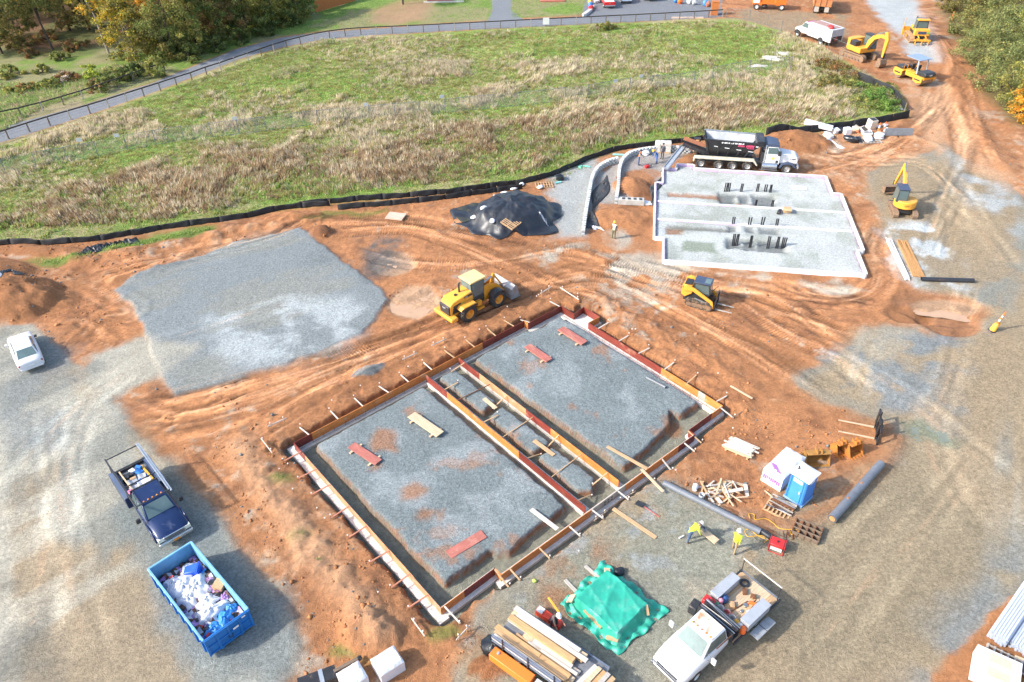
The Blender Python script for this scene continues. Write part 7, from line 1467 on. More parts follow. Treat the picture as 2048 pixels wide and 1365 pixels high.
# ---------------------------------------------------------------- live bottom dump truck
a, b = G(1400, 337), G(1571, 348); hd = math.atan2(b.y - a.y, b.x - a.x); lf = Vector((-math.sin(hd), math.cos(hd), 0)); wbk = (b - a).length
r_ = placed('dump_truck', 'black and white hopper truck with a rear conveyor above the white slab', 'dump truck', world=a + lf * 1.1, hd=hd)
CREAM = mat('cream_fender', (.62, .57, .45), .6, 0, .15, 2, .3); HOPK = mat('hopper_black', (.025, .026, .03), .4, 0, .25, 2, .2, dirt_rgb=(.16, .12, .1))
for fr, s_lift in ((0, .06), (.21, 0), (.374, 0), (.544, .06), (1.0, 0)):
    for s in (-1, 1):
        w_ = wheel(r_, fr * wbk, s * 1.05, .52, .42 if fr < 1 else .32, s, RIM, .55); w_.location.z += s_lift
MB().bb(-.6, wbk + .6, -.45, .45, .55, .9).build('chassis', CATK, r_)
for s in (-1, 1): MB().prism([(-.85, .85), (-.75, 1.35), (5.35, 1.35), (5.75, .75), (5.65, .7), (5.25, 1.15), (-.65, 1.15), (-.75, .8)], s * 1.1 - .22, s * 1.1 + .22).build('fender', CREAM, r_, bevel=.02)
# hopper
for s in (-1, 1):
    q = [(.6, s * .5, 1.5), (4.6, s * .5, 1.5), (5.9, s * 1.25, 3.1), (.1, s * 1.25, 3.3)]
    hs = MB().panel(q, .05 * (-s)).build('hopper_side', HOPK, r_)
    for x in (.3, 1.5, 2.8, 4.1, 5.2): MB().beam((x * .75 + .5, s * .55, 1.35), (x, s * 1.28, 3.1), .1, .14).build('hopper_rib', HOPK, hs)
    MB().beam((.05, s * 1.27, 3.32), (5.95, s * 1.27, 3.12), .12, .10).build('top_rail', GALV if s > 0 else HOPK, r_)
    for i, x in enumerate((1.1, 2.2, 3.4, 4.6)): MB().beam((x, s * 1.02, 2.5 - .12 * i), (x + .5, s * 1.02, 2.45 - .12 * i), .02, .06).build('reflector', LETT, hs)
INS = mat('hopper_inside', (.28, .20, .18), .7, 0, .3, 1, .4, dirt_rgb=(.5, .5, .5))
for s in (-1, 1): MB().panel([(.7, s * .48, 1.5), (4.5, s * .48, 1.5), (5.75, s * 1.18, 3.08), (.2, s * 1.18, 3.26)], .02 * s * -1).build('hopper_lining', mat('hopper_lining_grey', (.48, .50, .52), .6, 0, .25, 1.2, .3, dirt_rgb=(.28, .17, .13)), r_)
MB().panel([(.6, -.5, 1.5), (.6, .5, 1.5), (.1, 1.25, 3.3), (.1, -1.25, 3.3)], -.05).build('hopper_rear', HOPK, r_); MB().panel([(4.6, -.5, 1.5), (4.6, .5, 1.5), (5.9, 1.25, 3.1), (5.9, -1.25, 3.1)], .05).build('hopper_front', HOPK, r_); MB().bb(5.3, 6.1, -1.2, 1.2, 2.75, 3.35).build('cab_guard', HOPK, r_, bevel=.05)
lt = MB().bb(.0, 5.2, -.4, .4, 1.2, 1.42).build('belt_frame', CATK, r_)
for i in range(9): MB().beam((.2 + i * .6, -.45, .95), (.5 + i * .6, -.45, 1.4), .05, .06).build('lattice', CATK, lt)
def strokes(name, words, x, h, st, m, par, loc, rot):
    mb = MB()
    for w in words:
        for i in range(w): mb.add([(x, -h / 2, .0), (x + st * .62, -h / 2, .0), (x + st * .62 + h * .25, h / 2, .0), (x + h * .25, h / 2, .0)], [(0, 1, 2, 3)]); x += st
        x += st * .9
    o = mb.build(name, m, par, loc, rot, smooth=None); o['kind'] = 'stuff'; return o
strokes('lettering', (2, 4, 2, 4, 3, 4, 2), -1.2, .13, .085, LETT, r_, (3.0, -1.30, 3.02), (math.pi / 2 - .42, 0, -.035)); strokes('lettering', (5,), -.9, .2, .13, LETR, r_, (4.4, -1.24, 2.78), (math.pi / 2 - .42, 0, -.035)); strokes('lettering', (6,), -.1, .2, .13, LETR, r_, (4.4, -1.24, 2.78), (math.pi / 2 - .42, 0, -.035)); strokes('lettering', (3,), .85, .12, .085, LETT, r_, (4.4, -1.24, 2.78), (math.pi / 2 - .42, 0, -.035)); strokes('lettering', (8,), .0, .11, .09, LETR, r_, (4.4, -1.14, 2.52), (math.pi / 2 - .42, 0, -.035))
MB().bb(6.0, 6.3, -.9, .9, .9, 2.1).build('equipment_rack', CATK, r_)
# tractor
MB().prism([(6.5, .95), (6.5, 1.9), (7.7, 2.05), (9.55, 1.75), (9.75, 1.5), (9.75, .95)], -.85, .85).build('hood', CARW, r_, bevel=.12)
cabin(r_, [(7.95, -1.02, 1.95), (7.95, 1.02, 1.95), (6.5, 1.05, 1.95), (6.5, -1.05, 1.95)], [(7.55, -.95, 2.75), (7.55, .95, 2.75), (6.5, .98, 2.75), (6.5, -.98, 2.75)], CARW, bevel=.06); MB().bb(6.5, 7.9, -1.05, 1.05, .9, 1.95).build('cab_lower', CARW, r_, bevel=.05); MB().prism([(6.1, 2.3), (6.15, 3.0), (6.6, 3.15), (7.6, 2.95), (7.7, 2.76), (6.4, 2.76)], -1.0, 1.0).build('sun_visor_roof', CATN, r_, bevel=.05)
for s in (-1, 1):
    MB().prism([(wbk - .85, .6), (wbk - .6, 1.05), (wbk, 1.25), (wbk + .55, 1.1), (wbk + .9, .75), (wbk + .7, .7), (wbk + .45, .95), (wbk, 1.05), (wbk - .45, .95), (wbk - .65, .6)], s * 1.05 - .2, s * 1.05 + .2).build('front_fender', CATN, r_, bevel=.02); MB().cyl((6.2, s * .95, .75), (7.7, s * .95, .75), .36, n=16).build('fuel_tank', CHROME, r_); MB().bb(7.6, 7.9, s * 1.2 - .1, s * 1.2 + .1, 1.95, 2.4).build('mirror', CATK, r_); MB().cyl((6.35, s * .95, 1.0), (6.35, s * .95, 2.95), .09, n=10).build('exhaust_stack', CHROME, r_); MB().bb(6.0, 7.8, s * 1.25 - .1, s * 1.25 + .1, .35, .42).build('step', CHROME, r_)
MB().bb(9.7, 9.9, -1.1, 1.1, .5, .85).build('front_bumper', CHROME, r_, bevel=.04); MB().bb(9.72, 9.78, -.6, .6, .9, 1.6).build('grille', CHROME, r_)
MB().lathe([(0, .16), (.01, .16)], (7.2, -1.06, 1.55), (0, -1, 0), 14, True).build('door_emblem', mat('emblem_yellow_green', (.55, .65, .08), .5), r_); strokes('label_text', (1, 4), 0, .14, .09, CATK, r_, (8.95, -.87, 1.5), (math.pi / 2, 0, 0)); MB().bb(7.5, 7.75, -1.062, -1.052, 1.1, 1.35).build('door_vent', CATK, r_)
# rear conveyors
def conv(par, A, B, w, nm, m):
    A, B = Vector(A), Vector(B); o = MB().beam(A, B, w, .22).build(nm, m, par); d = (B - A).normalized(); s = d.cross(Vector((0, 0, 1))).normalized() * (w / 2 + .03)
    for sg in (-1, 1): MB().beam(A + s * sg + Vector((0, 0, .1)), B + s * sg + Vector((0, 0, .1)), .05, .3).build('side_frame', m, o)
    for i in range(6): p = A + (B - A) * (i + .5) / 6; MB().beam(p + s - Vector((0, 0, .1)), p - s - Vector((0, 0, .1)), .05, .05).build('idler', STEEL, o)
    return o
conv(r_, (.4, 0, 1.35), (-2.0, .3, 2.0), .8, 'conveyor', HOPK); MB().beam((.2, .45, 1.9), (-2.0, .75, 2.45), .06, .4).build('conveyor_guard', mat('guard_rust', (.35, .14, .08), .7), r_); MB().bb(-.9, -.2, .9, 1.3, 1.6, 2.4).build('control_box', HOPK, r_); MB().bb(-.7, -.35, .88, .9, 1.95, 2.3).build('warning_sign', mat('sign_tan', (.75, .42, .18), .5), r_)
e = G(1332, 338, .5); rel = Vector((e.x - r_.location.x, e.y - r_.location.y, 0)); ex, ey = rel.x * math.cos(-hd) - rel.y * math.sin(-hd), rel.x * math.sin(-hd) + rel.y * math.cos(-hd); conv(r_, (-1.9, .2, 1.75), (ex, ey, .45), .45, 'chute_conveyor', GALV)

# ---------------------------------------------------------------- orange dump truck, orange sweeper, parked cars
r_ = placed('orange_dump_truck', 'dump truck with a rusty orange bed seen from behind at the top edge', 'dump truck', (1641, 27), R(72))
for s in (-1, 1):
    for x in (.3, 1.5, 5.0): wheel(r_, x, s * 1.0, .52, .5, s, RIM)
MB().bb(-.2, 6.0, -.5, .5, .6, .95).build('chassis', CATK, r_); MB().bb(-.6, 4.2, -1.4, 1.4, 1.2, 1.3).build('bed_floor', BEDBR, r_)
for s in (-1, 1): MB().bb(-.6, 4.2, s * 1.4 - .05, s * 1.4 + .05, 1.2, 2.9).build('bed_side', BEDBR, r_)
tg = MB().panel([(-.6, -1.45, 1.2), (-.6, 1.45, 1.2), (-.75, 1.45, 2.5), (-.75, -1.45, 2.5)], .07).build('tailgate', BEDBR, r_)
for y in (-1.35, -.45, .45, 1.35): MB().beam((-.65, y, 1.2), (-.8, y, 2.5), .12, .1).build('rib', BEDBR, tg)
for s in (-1, 1): MB().bb(-.62, -.55, s * .8 - .35, s * .8 + .35, .35, 1.15).build('mud_flap', WOOD_GR, r_)
MB().bb(4.4, 6.3, -1.15, 1.15, 1.0, 2.8).build('cab', CARW, r_, bevel=.1); MB().bb(4.1, 4.25, -1.4, 1.4, 1.2, 3.1).build('headboard', BEDBR, r_)
r_ = placed('road_sweeper', 'orange machine with two white wheels cropped by the top edge', 'sweeper', (1535, 21), R(-12)); r_.location += Vector((.3, 1.0, 0))
for s in (-1, 1): wheel(r_, -2.0, s * .95, .5, .35, s, mat('white_rim', (.7, .7, .7), .5)); wheel(r_, 2.1, s * .95, .5, .35, s, mat('white_rim', (.7, .7, .7), .5))
MB().prism([(-2.7, .8), (-2.7, 2.3), (-1.5, 2.4), (-1.4, 1.2), (.9, 1.2), (1.0, 2.2), (2.7, 2.2), (2.8, .9), (1.4, .7), (.8, .9), (-1.0, .9), (-1.4, .7)], -1.1, 1.1).build('body', TRUCKO, r_, bevel=.06); MB().bb(-1.4, .95, -.95, .95, 1.2, 2.6).build('centre_house', TRUCKO, r_, bevel=.04); MB().bb(-1.1, -.2, -.96, -.94, 1.7, 2.4).build('window', GLASS, r_); MB().bb(.1, .8, -.96, -.94, 1.7, 2.4).build('window', GLASS, r_); MB().bb(-2.65, -1.6, -1.12, -1.1, 1.1, 2.2).build('white_panel', WHITE, r_); MB().blob((-.6, -.6, .5), .5, .4, .4, .2, 10, 6, 2).build('brush', CATK, r_)
r_ = placed('parked_pickup', 'red pickup parked with its tailgate towards the trail at the top edge', 'pickup', (1216, 17), R(93)); r_.location += Vector((.1, 2.3, 0))
carbody(r_, [(-2.7, .95, .5, 1.1, .0), (-1.0, .98, .45, 1.1, .0), (.8, .98, .45, 1.1, .0), (2.2, .95, .45, 1.05, .05), (2.75, .85, .55, .9, .0)], CARR); cabin(r_, [(1.3, -.85, 1.1), (1.3, .85, 1.1), (-.9, .86, 1.1), (-.9, -.86, 1.1)], [(.6, -.7, 1.8), (.6, .7, 1.8), (-.7, .72, 1.8), (-.7, -.72, 1.8)], CARR, bevel=.05, back=GLASSL); MB().bb(-2.6, -.95, -.8, .8, 1.102, 1.14).build('bed_cover', mat('bed_white_items', (.6, .6, .6), .6, 0, .3, 4), r_)
MB().bb(-2.85, -2.68, -.95, .95, .42, .62).build('rear_bumper', CHROME, r_, bevel=.03); MB().bb(-2.73, -2.69, -.85, .85, .64, 1.08).build('tailgate', CARR, r_, bevel=.02); MB().lathe([(0, .09), (.01, .09)], (-2.735, 0, .88), (-1, 0, 0), 8, True).build('emblem', CHROME, r_)
for s in (-1, 1):
    MB().bb(-2.73, -2.66, s * .88 - .07, s * .88 + .07, .7, 1.05).build('tail_lamp', TAIL, r_)
    for x in (-1.7, 1.75): wheel(r_, x, s * .86, .38, .26, s)
r_ = placed('parked_car', 'pale blue car beside the red pickup at the top edge', 'car', (1252, 9), R(92)); r_.location += Vector((.1, 2.4, 0)); PB = mat('pale_blue_paint', (.40, .52, .66), .25, 0, .06, 2)
carbody(r_, [(-2.3, .85, .45, .95, .0), (-1.2, .9, .3, 1.0, .0), (.8, .9, .3, .98, .0), (2.0, .86, .35, .85, .03), (2.3, .7, .45, .7, .0)], PB); cabin(r_, [(1.2, -.78, .98), (1.2, .78, .98), (-2.0, .78, .98), (-2.0, -.78, .98)], [(.5, -.6, 1.5), (.5, .6, 1.5), (-1.5, .62, 1.5), (-1.5, -.62, 1.5)], PB, bevel=.05); MB().bb(-2.4, -2.25, -.85, .85, .3, .5).build('rear_bumper', CATK, r_); MB().bb(-2.33, -2.28, -.2, .2, .62, .74).build('number_plate', LBL, r_)
for s in (-1, 1):
    for x in (-1.4, 1.4): wheel(r_, x, s * .8, .33, .22, s)
r_ = placed('utility_trailer', 'small orange sided trailer with a white nose at the top edge', 'trailer', (1303, 4), R(95)); r_.location += Vector((0, 1.2, 0)); MB().bb(-1.2, 1.4, -1.0, 1.0, .5, .6).build('floor', CATK, r_); [MB().bb(-1.2, 1.4, s * 1.0 - .04, s * 1.0 + .04, .5, 1.3).build('side', TRUCKO, r_) for s in (-1, 1)]; MB().bb(-1.25, -1.18, -1.0, 1.0, .5, 1.3).build('tailgate', mat('trailer_wood', (.55, .28, .1), .6), r_)
for s in (-1, 1): wheel(r_, 0, s * 1.12, .33, .2, s); MB().prism([(-.45, .45), (-.4, .75), (.4, .75), (.45, .45)], s * 1.12 - .12, s * 1.12 + .12).build('mudguard', WHITE, r_)
MB().beam((1.4, 0, .5), (2.6, 0, .5), .1, .1).build('drawbar', CATK, r_)

# ---------------------------------------------------------------- people
SKIN = mat('skin', (.48, .27, .18), .6, 0, .06, 4); JEANS = mat('blue_jeans', (.07, .11, .20), .85, 0, .2, 6); KHAKI = mat('khaki_trousers', (.32, .23, .13), .85, 0, .2, 6); OLIVE = mat('olive_trousers', (.12, .12, .06), .85, 0, .2, 6)
HIVIS = mat('hi_vis_yellow', (.62, .80, .04), .6, 0, .1, 5); HIORG = mat('hi_vis_orange', (.85, .22, .03), .6, 0, .1, 5); DARK = mat('dark_jacket', (.06, .06, .075), .8, 0, .2, 5); BROWNJ = mat('brown_jacket', (.12, .085, .08), .8, 0, .2, 5); VESTP = mat('pale_vest', (.70, .70, .50), .7, 0, .1, 5); BLUES = mat('blue_work_suit', (.04, .14, .42), .8, 0, .15, 5); GREYS = mat('grey_shirt', (.36, .36, .38), .8, 0, .15, 5); BOOT = mat('tan_boots', (.30, .16, .07), .7, 0, .2, 6); BOOTK = mat('dark_boots', (.04, .035, .03), .7, 0, .2, 6)
HATW = mat('hat_white', (.82, .82, .80), .35, 0, .03, 3); HATY = mat('hat_yellow', (.80, .45, .05), .35, 0, .05, 3); HATK = mat('cap_dark', (.05, .05, .06), .7, 0, .1, 3)
def V3(*a): return Vector(a)
def person(lab, p, hd, pose, shirt, legs, boots, hat, sleeves=None, h=1.76, hold=None):
    k = h / 1.76; sleeves = sleeves or shirt
    J = {'pel': V3(0, 0, .95), 'spi': V3(.0, 0, 1.13), 'che': V3(0, 0, 1.34), 'nec': V3(0, 0, 1.50), 'hea': V3(.02, 0, 1.63), 'cro': V3(.01, 0, 1.70)}
    lean = pose.get('lean', 0); drop = pose.get('drop', 0.0); M_ = Matrix.Rotation(lean, 3, 'Y')
    for n in ('spi', 'che', 'nec', 'hea', 'cro'): J[n] = J['pel'] + M_ @ (J[n] - J['pel'])
    nod = pose.get('nod', 0); M2 = Matrix.Rotation(nod, 3, 'Y')
    for n in ('hea', 'cro'): J[n] = J['nec'] + M2 @ (J[n] - J['nec'])
    for s, sd in ((1, 'L'), (-1, 'R')):
        J['sho' + sd] = J['pel'] + M_ @ (V3(0, s * .19, 1.42) - V3(0, 0, .95))
        a = pose.get('arm' + sd, (0.1, .15, .1)); up = V3(math.sin(a[0]), s * a[2], -math.cos(a[0])).normalized(); J['elb' + sd] = J['sho' + sd] + up * .29
        fo = V3(math.sin(a[1]), s * a[2] * .3, -math.cos(a[1])).normalized(); J['wri' + sd] = J['elb' + sd] + fo * .26; J['pal' + sd] = J['wri' + sd] + fo * .08; J['fo' + sd] = fo
        l = pose.get('leg' + sd, (0, 0)); J['hip' + sd] = V3(0, s * .095, .92); th = V3(math.sin(l[0]), s * .05, -math.cos(l[0])); J['kne' + sd] = J['hip' + sd] + th * .43; sh_ = V3(-math.sin(l[1]), s * .02, -math.cos(l[1])); J['ank' + sd] = J['kne' + sd] + sh_ * .42; J['toe' + sd] = J['ank' + sd] + V3(.17, s * .02, -.05)
    low = min(J['ankL'].z, J['ankR'].z) - .07
    for n in J:
        if not n.startswith('fo'): J[n] = (J[n] - V3(0, 0, low)) * k
    RAD = {'pel': (.155, .125), 'spi': (.145, .115), 'che': (.165, .125), 'nec': (.06, .06), 'hea': (.088, .10), 'cro': (.075, .085), 'sho': (.078, .078), 'elb': (.052, .052), 'wri': (.036, .036), 'pal': (.04, .028), 'hip': (.105, .105), 'kne': (.068, .068), 'ank': (.05, .05), 'toe': (.045, .04)}
    E_ = [('pel', 'spi', 'shirt'), ('spi', 'che', 'shirt'), ('che', 'nec', 'shirt'), ('nec', 'hea', 'skin'), ('hea', 'cro', 'skin')]
    for sd in 'LR': E_ += [('che', 'sho' + sd, 'shirt'), ('sho' + sd, 'elb' + sd, 'slv'), ('elb' + sd, 'wri' + sd, 'slv'), ('wri' + sd, 'pal' + sd, 'skin'), ('pel', 'hip' + sd, 'leg'), ('hip' + sd, 'kne' + sd, 'leg'), ('kne' + sd, 'ank' + sd, 'leg'), ('ank' + sd, 'toe' + sd, 'boot')]
    fd = (M2 @ M_ @ V3(1, 0, 0)).normalized(); J['nos'] = J['hea'] + fd * .115 * k; RAD['nos'] = (.018, .018); E_.append(('hea', 'nos', 'skin'))
    names = [n for n in J if not n.startswith('fo')]; ix = {n: i for i, n in enumerate(names)}
    me = bpy.data.meshes.new('skeleton'); me.from_pydata([J[n] for n in names], [(ix[a], ix[b]) for a, b, _ in E_], []); o = bpy.data.objects.new('person', me); COL.objects.link(o)
    md = o.modifiers.new('skin', 'SKIN'); md.use_smooth_shade = True
    for i, n in enumerate(names):
        sv = me.skin_vertices[0].data[i]; r0 = RAD[n[:3]]; sv.radius = (r0[0] * k, r0[1] * k); sv.use_root = (n == 'pel')
    o.modifiers.new('sub', 'SUBSURF').levels = 1
    dg_ = bpy.context.evaluated_depsgraph_get(); dg_.update(); em = bpy.data.meshes.new_from_object(o.evaluated_get(dg_)); bpy.data.objects.remove(o)
    # fingers, joined to the body mesh
    mb = MB()
    for s, sd in ((1, 'L'), (-1, 'R')):
        fo = J['fo' + sd]; b_ = J['pal' + sd]; side = fo.cross(V3(0, 1, 0)); side = side.normalized() if side.length > .1 else V3(1, 0, 0)
        for i in range(4): st = b_ + side * (-.026 + .0175 * i) + fo * .015; mb.tube([st, st + fo * .035 + V3(0, -s * .004, 0), st + fo * (.06 + .008 * (i in (1, 2))) + V3(0, -s * .02, 0)], [.0095, .009, .007], 6)
        st = b_ - fo * .03 + side * .035; mb.tube([st, st + side * .025 + fo * .025, st + side * .03 + fo * .05 + V3(0, -s * .015, 0)], [.011, .010, .008], 6)
    nv = len(em.vertices); me2 = bpy.data.meshes.new('body'); vs = [v.co.copy() for v in em.vertices] + [Vector(v) for v in mb.v]; fs = [tuple(p_.vertices) for p_ in em.polygons]; nf = len(fs); fs += [tuple(i + nv for i in f) for f in mb.f]
    me2.from_pydata(vs, [], fs); me2.update(); me2.polygons.foreach_set('use_smooth', [True] * len(fs))
    keys = ['shirt', 'slv', 'skin', 'leg', 'boot']
    for m in (shirt, sleeves, SKIN, legs, boots): me2.materials.append(m)
    for i, p_ in enumerate(me2.polygons):
        if i >= nf: p_.material_index = 2; continue
        c = p_.center; best = (9, 0)
        for a, b, kk in E_:
            A, B = J[a], J[b]; d = B - A; t = max(0, min(1, (c - A).dot(d) / d.length_squared)); q = (c - A - d * t).length - .6 * (RAD[a[:3]][0] * (1 - t) + RAD[b[:3]][0] * t) * k
            if q < best[0]: best = (q, keys.index(kk))
        p_.material_index = best[1]
    root = bpy.data.objects.new('person', me2); COL.objects.link(root); root.location = p; root.rotation_euler = (0, 0, hd); tag(root, lab, 'person')
    hm = MB(); prof = [(.02, .125), (.03, .118), (.08, .11), (.125, .085), (.155, .04), (.162, .001)]
    hm.lathe(prof, (0, 0, 0), (0, 0, 1), 16); hm.prism([(.16 * math.cos(t) * (1.15 if abs(t) < 1 else .92), .14 * math.sin(t) * .98) for t in np.linspace(-math.pi, math.pi, 18)[:-1]], .012, .026, 'xy')
    upd = (J['cro'] - J['hea']).normalized(); q_ = fd - upd * fd.dot(upd); q_.normalize(); yv = upd.cross(q_); Rm = Matrix((q_, yv, upd)).transposed()
    ho = hm.build('hard_hat', hat, root, tuple(J['hea'] + upd * .055 * k), Rm.to_euler(), smooth=50)
    # eyes and hair under the hat
    for s in (-1, 1): MB().blob((0, 0, 0), .012, .012, .010, 0, 6, 4).build('eye', HATK, root, tuple(J['hea'] + fd * .094 * k + yv * s * .034 * k + upd * .012))
    MB().blob((0, 0, 0), .088, .092, .07, .03, 10, 6).build('hair', BOOTK, root, tuple(J['hea'] - fd * .03 + upd * .03))
    return root
STAND = dict(armL=(.1, .25, .18), armR=(-.05, .1, .18)); WALK = dict(lean=.12, armL=(.5, .9, .1), armR=(-.4, -.1, .1), legL=(.35, .1), legR=(-.25, .35)); BEND = dict(lean=1.15, nod=-.2, armL=(.25, .45, .1), armR=(.15, .35, .1), legL=(.35, .2), legR=(-.15, .2))
person('worker in yellow vest and white hat bent over a board with a saw', g(1376, 1083), R(20), BEND, HIVIS, JEANS, BOOT, HATW)
person('worker in yellow shirt, tan trousers and white hat walking to the red generator', g(1467, 1103), R(50), WALK, HIVIS, KHAKI, BOOT, HATW)
person('worker in a dark jacket and white hat beside the red tool case', g(1108, 1256), R(-60), dict(lean=.45, nod=.25, armL=(.5, .8, .1), armR=(.5, .8, .15), legL=(.2, .15), legR=(-.1, .1)), BROWNJ, DARK, BOOTK, HATW)
person('worker in a pale vest standing alone on the soil below the curved walls', g(1227, 478), R(60), STAND, VESTP, OLIVE, BOOT, HATY, DARK)
person('worker in an orange vest and blue jeans on the curved wall', g(1277, 331), R(-20), dict(lean=.15, armL=(.4, .9, .1), armR=(.3, .7, .1)), HIORG, JEANS, BOOTK, HATK, GREYS)
person('worker in blue overalls bent over at the curved wall', g(1313, 326), R(200), dict(lean=.75, armL=(.1, .3, .1), armR=(.2, .4, .1), legL=(.15, .1), legR=(-.1, .1)), BLUES, BLUES, BOOTK, HATY)
person('worker in a dark shirt standing behind the one in blue overalls', g(1324, 318), R(230), STAND, DARK, DARK, BOOTK, HATK)
person('worker in grey with a yellow hat beside the truck conveyor', g(1371, 306), R(-60), dict(lean=.2, armL=(.6, 1.0, .1), armR=(.5, .9, .1)), GREYS, GREYS, BOOTK, HATY)
# circular saw and rods held
sw = thing('circular_saw', 'circular saw on the board in front of the bent worker', 'saw', g(1404, 1068, .38), R(-40)); MB().bb(-.18, .18, -.1, .1, .0, .04).build('shoe', STEEL, sw); MB().bb(-.14, .1, -.08, .09, .04, .2).build('motor', CATN, sw, bevel=.03); MB().cyl((.02, -.1, .08), (.02, -.08, .08), .12, n=14).build('blade_guard', STEEL, sw); MB().tube([(-.15, 0, .18), (-.1, 0, .28), (.08, 0, .2)], .02).build('handle', CATK, sw)
o = MB().bb(-.6, .6, -.04, .04, -.04, .04).build('timber_stick', YEL, None, g(1110, 1238, 1.0), (0, .25, R(-55))); tag(o, 'yellow stick held by the worker beside the red tool case', 'stick')
o = MB().cyl((0, 0, .05), (.35, 0, .05), .05, n=8).build('water_bottle', WHITE, None, g(1358, 1078), (0, 0, R(30))); tag(o, 'white bottle on the gravel behind the bent worker', 'bottle')
o = MB().blob((0, 0, .08), .12, .1, .1, .2, 7, 5).build('glove', mat('lime_glove', (.5, .75, .1), .6), None, g(1069, 1164)); tag(o, 'lime green glove on the soil outside the lower form wall', 'glove')
for q in ((1292, 300), (1303, 303)): pass

# ---------------------------------------------------------------- silt fences
STK = mat('fence_stake', (.50, .36, .2), .8, 0, .2, 4)
def silt(P, h, lab, lean=.12, sp=2.6):
    pts = spline(px(*P), 10); acc = [0]
    for a, b in zip(pts[:-1], pts[1:]): acc.append(acc[-1] + math.hypot(b[0] - a[0], b[1] - a[1]))
    L = acc[-1]; n = max(1, int(L / sp)); r_ = thing('silt_fence', lab, 'silt fence', (pts[0][0], pts[0][1], 0)); o0 = Vector((pts[0][0], pts[0][1], 0))
    def at(s):
        k = max(1, min(int(np.searchsorted(acc, s)), len(acc) - 1)); t = (s - acc[k - 1]) / (acc[k] - acc[k - 1] + 1e-9); a, b = pts[k - 1], pts[k]; d = Vector((b[0] - a[0], b[1] - a[1], 0)).normalized()
        return Vector((a[0] + (b[0] - a[0]) * t, a[1] + (b[1] - a[1]) * t, 0)), Vector((d.y, -d.x, 0))
    for i in range(n):
        s0, s1 = L * i / n, L * (i + 1) / n; ph = rng.uniform(0, 6); sag = rng.uniform(.0, .02)
        def fn(u, v):
            p, nn = at(s0 + (s1 - s0) * u); s_ = s0 + (s1 - s0) * u; w = .05 * math.sin(s_ * 1.7 + v * 2) + .03 * math.sin(s_ * 4.1 - v * 3)
            q = p + nn * (w - lean * v * h); return (q.x - o0.x, q.y - o0.y, ground_h(p.x, p.y) - .04 + v * h * (1 - sag * math.sin(math.pi * u)) + .03 * math.sin(s_ * 1.1))
        mb = MB(); mb.grid(fn, 8, 4); f_ = mb.build('fabric', FABRIC, r_, smooth=60); f_.modifiers.new('thick', 'SOLIDIFY').thickness = .012
    for i in range(n + 1):
        p, nn = at(L * i / n); q = p - nn * (lean * h + .06); z = ground_h(p.x, p.y); MB().bb(-.022, .022, -.022, .022, z - .2, z + h + .02).build('stake', STK, r_, (q.x - o0.x, q.y - o0.y, 0))
silt([(-160, 508), (0, 494), (150, 487), (270, 470), (340, 458), (470, 440), (580, 419), (660, 413)], .62, 'black silt fence along the meadow from the left edge')
silt([(600, 415), (700, 404), (860, 392), (960, 380), (1060, 365), (1120, 347), (1180, 320), (1240, 302), (1300, 293), (1390, 283), (1450, 276)], .62, 'black silt fence climbing behind the covered mound to the hopper truck')
silt([(676, 420), (760, 413), (850, 405), (930, 394), (1000, 384), (1045, 378)], .6, 'second black silt fence just above the covered mound')
silt([(1530, 276), (1640, 264), (1740, 250), (1800, 240), (1818, 234)], .9, 'tall black silt fence behind the debris and cones')
silt([(1712, 158), (1745, 172), (1775, 186), (1793, 202), (1806, 222)], 1.0, 'short black silt fence curving round the bramble bank')

# ---------------------------------------------------------------- rail fences, chain link, board fence
RAILK = mat('dark_rail', (.045, .036, .032), .8, 0, .25, 3, .1, dirt_rgb=(.12, .1, .08)); POSTW = mat('fence_post_wood', (.14, .11, .085), .85, 0, .4, 3)
ME_POST = proto(MB().bb(-.06, .06, -.06, .06, -.2, 1.2), 'post', POSTW); ME_POSTL = proto(MB().bb(-.06, .06, -.06, .06, -.2, 1.2), 'post_pale', mat('fence_post_pale', (.33, .30, .26), .85, 0, .3, 3))
def rail_fence(P, lab, sp=2.45, h=1.12):
    pts = spline(px(*P), 8); acc = [0]
    for a, b in zip(pts[:-1], pts[1:]): acc.append(acc[-1] + math.hypot(b[0] - a[0], b[1] - a[1]))
    L = acc[-1]; n = int(L / sp); r_ = thing('rail_fence', lab, 'fence', (pts[0][0], pts[0][1], 0)); q0 = None
    for i in range(n + 1):
        s = L * i / n; k = max(1, min(int(np.searchsorted(acc, s)), len(acc) - 1)); t = (s - acc[k - 1]) / (acc[k] - acc[k - 1] + 1e-9); a, b = pts[k - 1], pts[k]; x, y = a[0] + (b[0] - a[0]) * t, a[1] + (b[1] - a[1]) * t
        q = Vector((x - pts[0][0], y - pts[0][1], ground_h(x, y))); inst('post', rng.choice((ME_POST, ME_POST, ME_POSTL)), r_, q)
        if q0 is not None:
            MB().beam(q0 + V3(0, 0, h), q + V3(0, 0, h), .09, .15).build('top_rail', RAILK, r_)
            for z in (.45, .8): MB().beam(q0 + V3(0, 0, z), q + V3(0, 0, z), .012, .012).build('wire', POSTW, r_)
        q0 = q
rail_fence([(-170, 335), (0, 284), (90, 255), (204, 221), (309, 187), (407, 154), (502, 121), (593, 91), (690, 73), (820, 66), (960, 59), (1100, 52), (1240, 45), (1380, 38), (1445, 34)], 'dark rail fence along the lower side of the grey trail')
rail_fence([(-150, 276), (15, 240), (93, 221), (167, 199), (235, 175), (330, 142)], 'dark rail fence above the trail in front of the yellow trees')
MESH = bpy.data.materials.new('chain_link_mesh'); MESH.use_nodes = True
